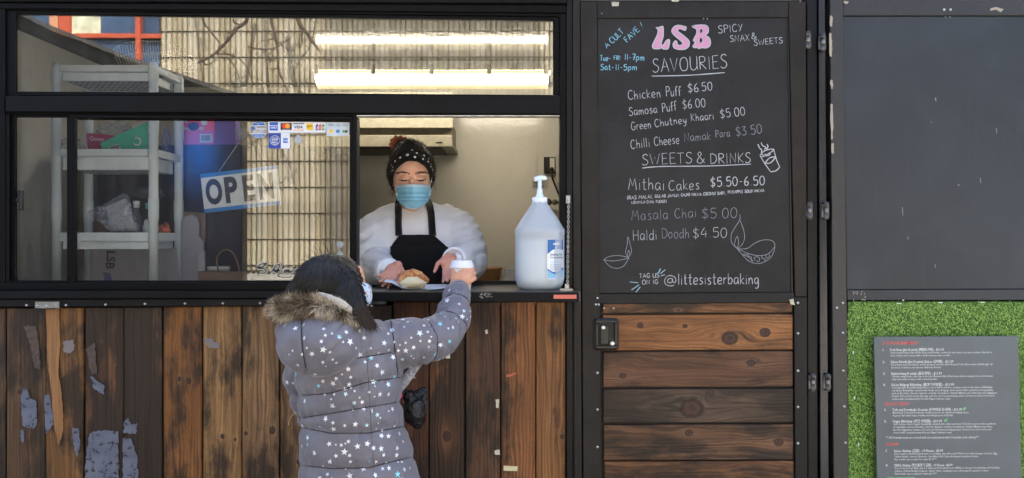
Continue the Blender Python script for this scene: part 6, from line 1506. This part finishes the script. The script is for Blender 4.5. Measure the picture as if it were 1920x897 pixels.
for k in range(6000):
    x = random.uniform(520, 885); y = random.uniform(540, 905); r = random.choice((2.0, 2.6, 3.2, 3.8, 4.6, 5.2))
    if y > 560 and y < 600 and x < 700: continue
    if x < 600 and random.random() < .55: continue
    n_ += place(x, y, r)
    if n_ > 150: break
stm.build('star_print', FOIL, KD, kind='stuff')
# lower body
me = fuse([('c', [(K(635, 1000, -.38), .075), (Vector((K(635, 0).x, -.37, .42)), .055), (Vector((K(635, 0).x, -.38, .10)), .042)]), ('c', [(K(725, 1000, -.38), .075), (Vector((K(725, 0).x, -.37, .42)), .055), (Vector((K(725, 0).x, -.38, .10)), .042)])], .01, 3)
finish('leggings', me, cloth('black_leggings', (26, 26, 30)), KD)
for x in (635, 725):
    me = fuse([('c', [(Vector((K(x, 0).x, -.38, .12)), .05), (Vector((K(x, 0).x, -.37, .05)), .05), (Vector((K(x, 0).x, -.24, .042)), .04)])], .008, 3); finish('boot', me, plain('black_boot', (24, 23, 24), .5), KD)
# head: skin, with the cheek turned right
SKK = skin('light_brown_child_skin', (208, 156, 128))
kp = [('e', K(622, 535, -.37), (k_(57), .090, k_(56))), ('e', K(640, 538, -.36), (k_(39), .07, k_(46))), ('e', K(655, 560, -.36), (k_(26), .05, k_(28))), ('c', [(K(628, 560, -.38), .045), (K(640, 600, -.38), .048)]), ('e', K(679, 522, -.345), (.008, .014, .012)), ('c', [(K(672, 505, -.35), .012), (K(680, 530, -.345), .009)])]
me = fuse(kp, .004, 4); KH = finish('head', me, SKK, KD)
mk = fuse([('e', K(673, 553, -.35), (k_(21), .062, k_(26)), Matrix.Rotation(.15, 3, 'Y')), ('e', K(686, 553, -.345), (k_(11.5), .035, k_(23)))], .004, 4)
t = NT('printed_white_mask'); o_ = t.obj(); v_ = t.n('ShaderNodeTexVoronoi'); v_.inputs['Scale'].default_value = 70; t.l(o_, v_.inputs[0])
t.setc(t.mix(t.m('LESS_THAN', v_.outputs['Distance'], .3), lin((196, 212, 226)), t.mix(t.m('GREATER_THAN', t.noise(o_, 40, 1), .52), lin((70, 110, 150)), lin((205, 130, 120))))); t.setp(.8)
finish('mask', mk, t.mat, KH, lambda c, n: .0015*nz(c, 50))
# hair mass
khair = [plain('black_brown_hair', (9, 7, 7), .55, 0, .2, 60, 0, .12), plain('dark_hair', (16, 12, 11), .5, 0, .2, 60, 0, .18), plain('brown_hair_light', (50, 33, 27), .45, 0, .2, 60, 0, .3)]
hp = [('e', K(616, 530, -.40), (k_(63), .105, k_(53))), ('e', K(640, 518, -.385), (k_(35), .088, k_(38))), ('e', K(588, 548, -.39), (k_(48), .10, k_(40))),
      ('c', [(K(645, 520, -.44), .036), (K(656, 552, -.475), .038), (K(670, 580, -.50), .029), (K(686, 599, -.505), .018), (K(703, 609, -.50), .007)])]
me = fuse(hp, .005, 5)
def khf(c, n):
    x, y = px_of(c); a = math.atan2(y-500, x-560)
    return .0018*math.sin(x*1.1+y*.35+4*nz(c, 9))+.002*nz((c[0]*2, c[1], c[2]*.5), 30)
KHR = finish('hair', me, khair[0], KH, khf); tKH = bvh(KHR)
rt, dr_, mi = [], [], []
for k in range(9000):
    x = random.uniform(535, 705); y = random.uniform(470, 612); h = hit([tKH], x, y)
    if not h or h[1].y > -.35: continue
    # the hair falls from the crown (640,480) sweeping down right at the temple, down left at the back
    u = (x-612)/60
    d = Vector((.10 if y > 540 and x > 640 else .6*u*(1 if y < 530 else .2)+.15, -.1, -1))
    if x > 650 and y > 560: d = Vector((.55, -.2, -1))
    if x < 600: d = Vector((-.55, -.2, -.75))
    d.x += random.gauss(0, .05); n = h[1]; d = d-n*d.dot(n); rt.append(h[0]+n*random.uniform(-.001, .0015)); dr_.append(d); mi.append(2 if (x > 665 and y > 560 and random.random() < .55) else random.choice((0, 0, 1)))
strands('hair_strands', rt, dr_, .026, .0010, khair, KH, .05, .10, 4, matfn=lambda i: mi[i])
rt, dr_ = [], []
for k in range(46):
    a = random.random(); rt.append(K(560+80*a, 508-32*math.sin(a*1.6), -.40)); dr_.append(Vector((-.7+a, -.1, .7-.5*(1-a))))
strands('hair_strands', rt, dr_, .055, .0006, khair[:2], KH, 1.2, .9, 8)
rt, dr_ = [], []
for k in range(260):
    a = random.random(); rt.append(K(672+16*a+random.uniform(-5, 5), 560+42*a, -.47+.01*random.random())); dr_.append(Vector((.45+random.gauss(0, .25), -.1, -.8)))
strands('hair_strands', rt, dr_, .05, .0009, [khair[1], khair[2]], KH, .7, .2, 6)
# fleece lining of the hood
ln_ = fuse([('c', [(K(597, 551, -.525), .006), (K(615, 558, -.535), .010), (K(640, 570, -.535), .0115), (K(660, 584, -.52), .008), (K(670, 596, -.50), .004)])], .004, 3)
finish('hood_lining', ln_, cloth('cream_fleece', (180, 174, 164), .95, .6, 500, .05, .4, folds=50), KD, lambda c, n: .002*nz(c, 60))
# fur trim
path = smooth_line([(522, 582), (536, 577), (560, 573), (590, 574), (620, 580), (648, 588), (668, 595)], 5)
fr = [.022, .026, .026, .024, .02, .014, .008]
pr_ = []
for i, (x, y) in enumerate(path):
    f = i/(len(path)-1); r = np.interp(f, np.linspace(0, 1, 7), fr); Y_ = -.50-.035*math.sin(f*math.pi)+(.03 if f < .1 else 0); pr_.append((K(x, y, Y_), float(r)*.60))
me = fuse([('c', pr_)], .005, 3)
fum = [cloth('tan_fur', (164, 148, 124), .9, sheen=0), cloth('cream_fur', (222, 210, 190), .9, sheen=0), cloth('brown_fur', (82, 68, 56), .9, sheen=0), cloth('grey_fur', (128, 118, 104), .9, sheen=0)]
FU = finish('fur_trim', me, fum[2], KD)
rt, dr_, mi = [], [], []
for k in range(15000):
    p = random.choice(FU.data.polygons); c = p.center+WORLD[FU.name]; n = p.normal
    if n.y > .6: continue
    x, y = px_of(c); f = min(1, max(0, (x-516)/152))
    cl = nz(c, 30, 3)
    d = n*.9+Vector((-.25-.7*(1-f)+cl*.9, -.15, -.55+.5*(1-f)+(.5 if n.z > .3 else 0)+cl*.5)); rt.append(c); dr_.append(d)
    mi.append(random.choice((0, 2, 2, 2, 3)) if cl < .05 else random.choice((0, 1, 1, 3)))
strands('fur_strands', rt, dr_, .028, .0011, fum, FU, .7, .5, 5, matfn=lambda i: mi[i])
# elastic cuff and hand on the cup
cf = MB(); a_, b_ = K(859, 548, -.14), K(861, 541, -.125); cf.tube([a_, (a_+b_)/2, b_], [.0335, .0345, .031], 24); cf.build('cuff', JM, KD)
hp = hand(S(865, 525, -.113), (.72, .12, .50), (-.12, .98, -.1), .70, (.75, .8, .85, .9), (.55, .5), 1, .03, wrist=S(860, 547, -.13))
me = fuse(hp, .0024, 3); finish('hand', me, SKK, KD)
# other sleeve's drawcord
dc_ = MB(); dc_.tube([K(x, y, -.36) for x, y in smooth_line([(572, 770), (552, 776), (544, 784), (541, 797)], 4)], .0012, 5); dc_.build('drawcord', flatmat('beige_cord', (170, 150, 120)), KD)
# bag hanging in front of the child
BG = thing('hand_bag', K(778, 765, -.22), 'shiny black bag with a pale strap hanging in front of the child', 'bag')
me = fuse([('e', S(777, 768, -.22), (.030, .04, .044)), ('c', [(S(765, 745, -.24), .016), (S(795, 735, -.2), .010)]), ('c', [(S(793, 733, -.2), .011), (S(795, 750, -.2), .014), (S(788, 790, -.2), .014)]), ('e', S(783, 788, -.22), (.016, .02, .02))], .004, 2)
t = NT('shiny_black_nylon'); o_ = t.obj(); t.setc((.008, .008, .010)); t.setp(.28, 0, .5); t.bump(t.noise(o_, 35, 4, .6, 1.2), 1, .012)
finish('bag_body', me, t.mat, BG, lambda c, n: .006*nz(c, 40)+.004*abs(nz(c, 70, 2)))
me = fuse([('c', [(S(790, 676, -.25), .009), (S(772, 697, -.25), .013), (S(757, 716, -.26), .015), (S(748, 730, -.26), .012)])], .004, 2); finish('strap', me, film('pale_grey_sheer_fabric', (180, 182, 190), 1.2, .5, 40, .3), BG)
me = fuse([('e', S(755, 727, -.25), (.008, .008, .008)), ('e', S(762, 733, -.25), (.006, .006, .006))], .003, 1); finish('black_trinket', me, t.mat, BG)
me = fuse([('e', S(751, 742, -.26), (.006, .006, .008))], .0025, 1); finish('pink_trinket', me, flatmat('hot_pink', (214, 44, 104)), BG)

# ================================================================== across the lane: what the panes mirror
YB_ = -4.0
ZL = RS(0, 508, YB_).z
LWALL = MB().box((RS(-200, 0, YB_).x, -4.3, .1205), (4.2, YB_-.01, ZL)).build('low_white_wall', plain('sunlit_white_wall', (196, 192, 182), .9, 0, .1, 4, .2), None, label='low white wall across the lane carrying the reed fence', cat='wall')
BM = thing('reed_fence', (RS(600, 0, YB_).x, YB_, ZL), 'tall cream reed cane fence standing on the low white wall', 'fence')
cm = []
for i, c_ in enumerate(((198, 188, 162), (186, 174, 146), (208, 199, 176))):
    t = NT('reed_cane_%d' % i); o_ = t.obj(); mp = t.n('ShaderNodeMapping'); t.l(o_, mp.inputs[0]); mp.inputs['Scale'].default_value = (1, 1, .12)
    f1 = t.noise(mp.outputs[0], 30, 3); cc = lin(c_); t.setc(t.mix(t.ss(f1, .3, .7), tuple(x*.8 for x in cc), tuple(min(1, x*1.1) for x in cc))); t.setp(.6, 0, .2); cm.append(t.mat)
pitch = .0425; x0 = RS(302, 0, YB_).x; x1 = RS(1036, 0, YB_).x; n_c = int((x1-x0)/pitch)
def cane_mesh(i):
    mb = MB(); r = .0195+.0015*(i % 3); prof_ = []
    h = 0
    nodes = [.0, .55, 1.1, 1.62, 2.2, 2.7]
    for k in nodes: prof_ += [(r*.96, k), (r*1.05, k+.012), (r*.98, k+.024)]
    mb.lathe((0, 0, 0), prof_, 10); return mb.mesh('cane', [cm[i % 3]])
CM = [cane_mesh(i) for i in range(6)]
for i in range(n_c+1):
    o = put('cane', CM[(i*5+i//3) % 6], (x0+i*pitch+random.uniform(-.002, .002), YB_-random.uniform(0, .006), ZL+.001-random.uniform(0, .0)), BM)
    o.scale = (1, 1, random.uniform(.985, 1.0))
wr = MB()
for k, py_ in enumerate(list(range(52, 520, 49))):
    z = RS(0, py_+5, YB_).z; wr.tube([(x0-.03, YB_+.021, z), (x1+.03, YB_+.021, z+.004)], .0045, 4)
wr.build('binding_wire', plain('dark_binding_wire', (70, 60, 46), .6), BM)
MB().box((x0-.05, YB_-.06, ZL+.001), (RS(1036, 0, YB_).x+.02, YB_-.034, ZL+2.6)).build('fence_backing', plain('dark_fence_backing', (70, 60, 44), .9), BM)
SHC = thing('brick_chimney', (2.0, 3.25, 0), 'tall square brick chimney behind the trailer shading part of the reed fence', 'chimney')  # unseen block, added only to throw a shadow band on the reed fence
MB().box((1.41, 2.5, 0), (2.60, 4.0, 12.6)).build('stack', plain('brown_brick_stack', (120, 84, 66), .9, 0, .15, 12, .5), SHC)
MB().box((1.34, 2.43, 12.602), (2.67, 4.07, 12.85)).build('cap', plain('grey_stone_cap', (130, 126, 118), .9), SHC)
MB().box((RS(1036, 0, YB_).x+.05, YB_-.05, ZL+.001), (4.2, YB_+.05, ZL+2.2)).build('far_wall', plain('grey_render', (120, 116, 108), .9, 0, .1, 4, .3), None, label='grey rendered wall continuing right of the reed fence', cat='wall')
# orange window left of the fence
OW = thing('orange_window', (RS(190, 0, YB_).x, YB_, ZL), 'large window with orange frame left of the reed fence', 'window')
om = plain('orange_frame_paint', (206, 92, 60), .5, 0, .08); wl_ = RS(-160, 0, YB_).x; wr_ = RS(300, 0, YB_).x
sk = plain('blue_reflecting_glass', (70, 96, 130), .12, 0, .3, 1.5, 0); 
MB().box((wl_, YB_-.05, ZL+.001), (wr_-.005, YB_-.035, ZL+2.7)).build('pane', sk, OW)
def rb_(nm, a, b, c, d, m, dep=.05):
    p, q = RS(a, b, YB_), RS(c, d, YB_); MB().box((p.x, YB_-.034, q.z), (q.x, YB_-.034+dep, p.z)).build(nm, m, OW)
rb_('frame', 88, -60, 104, 220, plain('salmon_pillar_paint', (226, 160, 120), .6)); rb_('frame', 106, -60, 125, 220, om); rb_('frame', 250, -60, 259, 220, om); rb_('frame', 125.5, 60, 249.5, 68, om, .045); rb_('frame', 259.5, 61, 299, 69, om, .045); rb_('frame', 125.5, 150, 249.5, 158, om, .045)
bl_ = RS(126, 24, YB_); bq = RS(180, 60.5, YB_); MB().box((bl_.x, YB_-.032, bq.z), (bq.x, YB_-.02, bl_.z+.3)).build('blind', plain('pale_green_blind', (222, 226, 196), .8, 0, .15, 14), OW)
# navy kiosk with a sloping roof
YN = -3.1
P_ = [RS(a, b, YN) for a, b in ((-120, -10), (30, 26), (110, 62), (250, 118), (452, 186), (452, 560), (-120, 560))]
KI = thing('navy_kiosk', (RS(200, 0, YN).x, YN-.3, .12), 'dark navy kiosk with sloping grey roof across the lane', 'kiosk')
pts = [(p.x, p.z) for p in P_[:5]]+[(P_[4].x, .13), (P_[0].x, .13)]
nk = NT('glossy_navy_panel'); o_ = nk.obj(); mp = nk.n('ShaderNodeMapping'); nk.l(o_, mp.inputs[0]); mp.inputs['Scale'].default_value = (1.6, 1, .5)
sx_ = nk.n('ShaderNodeSeparateXYZ'); nk.l(o_, sx_.inputs[0]); bc_ = RS(392, 285, YN); lc_ = nk.m('DIVIDE', nk.m('SUBTRACT', sx_.outputs[0], bc_.x-.08-(pts[0][0]+pts[4][0])/2), .13); ld_ = nk.m('DIVIDE', nk.m('SUBTRACT', sx_.outputs[2], bc_.z-(pts[0][1]+.13)/2), .22); fb = nk.m('MULTIPLY', nk.m('POWER', 2.718, nk.m('MULTIPLY', nk.m('ADD', nk.m('MULTIPLY', lc_, lc_), nk.m('MULTIPLY', ld_, ld_)), -1)), nk.m('ADD', .4, nk.noise(mp.outputs[0], 3.5, 2, .5, .4)))  # soft blue patch paints a sky highlight into the navy colour
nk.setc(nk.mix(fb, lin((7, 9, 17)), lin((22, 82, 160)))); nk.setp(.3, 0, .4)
def backprism(mb, pts, Y0, Y1):
    """prism whose visible face looks towards +Y at Y1"""
    return mb.prism(pts, Y0, Y1-Y0, .002)
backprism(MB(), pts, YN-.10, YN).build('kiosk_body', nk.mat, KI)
rf = MB(); gm = plain('grey_canopy', (72, 70, 70), .8, 0, .1)
for (a, b) in zip(P_[:4], P_[1:5]): rf.add([(a.x, YN-.14, a.z+.003), (b.x, YN-.14, b.z+.003), (b.x, YN+.12, b.z+.003), (a.x, YN+.12, a.z+.003), (a.x, YN-.14, a.z+.03), (b.x, YN-.14, b.z+.03), (b.x, YN+.12, b.z+.03), (a.x, YN+.12, a.z+.03)], [(3, 2, 1, 0), (4, 5, 6, 7), (0, 1, 5, 4), (1, 2, 6, 5), (2, 3, 7, 6), (3, 0, 4, 7)])
rf.build('roof', gm, KI)
# bare tree reaching over the fence
TT = thing('bare_tree', (1.9, -3.55, .12), 'leafless tree with long thin branches reaching across the reed fence', 'tree')
bk = plain('grey_brown_bark', (92, 78, 66), .85, 0, .2, 40, .5)
tk = MB(); tk.tube([(1.9, -3.55, .12), (1.86, -3.55, 1.2), (1.75, -3.55, 2.4), (1.3, -3.56, 3.5), (.4, -3.58, 3.9), (-.9, -3.6, 3.95), (-2.4, -3.62, 3.85)], [.09, .08, .07, .055, .042, .03, .012], 10); tk.build('trunk', bk, TT)
br = MB(); YT = -3.62
def limb(pts, r, twig=0, depth=0):
    P3 = [RS(a, b, YT+random.uniform(-.02, .02)) for a, b in smooth_line(pts, 4)]; n_ = len(P3)
    br.tube(P3, [r*(1-.6*i/n_) for i in range(n_)], 5)
    for k in range(twig):
        i = random.randrange(1, len(pts)); a, b = pts[i-1], pts[i]; f = random.random(); x, y = a[0]+(b[0]-a[0])*f, a[1]+(b[1]-a[1])*f
        an = random.uniform(0, 6.28); L = random.uniform(14, 42)/(depth+1); q = [(x, y)]
        for s_ in range(4): an += random.gauss(0, .55); q.append((q[-1][0]+math.cos(an)*L/4, q[-1][1]+math.sin(an)*L/4+1))
        limb(q, r*.38 if r*.38 > .0028 else .0028, 2 if depth < 1 else 0, depth+1)
limb([(480, -90), (462, 26), (440, 50), (415, 82), (392, 102), (366, 115)], .017, 3); limb([(360, -90), (374, 24), (388, 52), (402, 70), (410, 82)], .011, 2)
limb([(500, -90), (503, 20), (512, 60), (518, 100), (519, 128), (530, 155), (542, 182), (560, 230)], .013, 7); limb([(400, 98), (430, 100), (455, 118), (470, 150), (490, 178)], .006, 4); limb([(460, 84), (490, 90), (515, 85), (540, 70)], .007, 5)
limb([(545, -60), (555, 30), (575, 62), (596, 92)], .022, 3); limb([(590, 30), (580, 80), (560, 110), (545, 140)], .006, 7); limb([(425, 105), (440, 130), (448, 160), (452, 178)], .005, 3)
limb([(455, 268), (480, 262), (520, 235), (550, 225), (566, 200)], .008, 3)
br.build('branches', bk, TT)
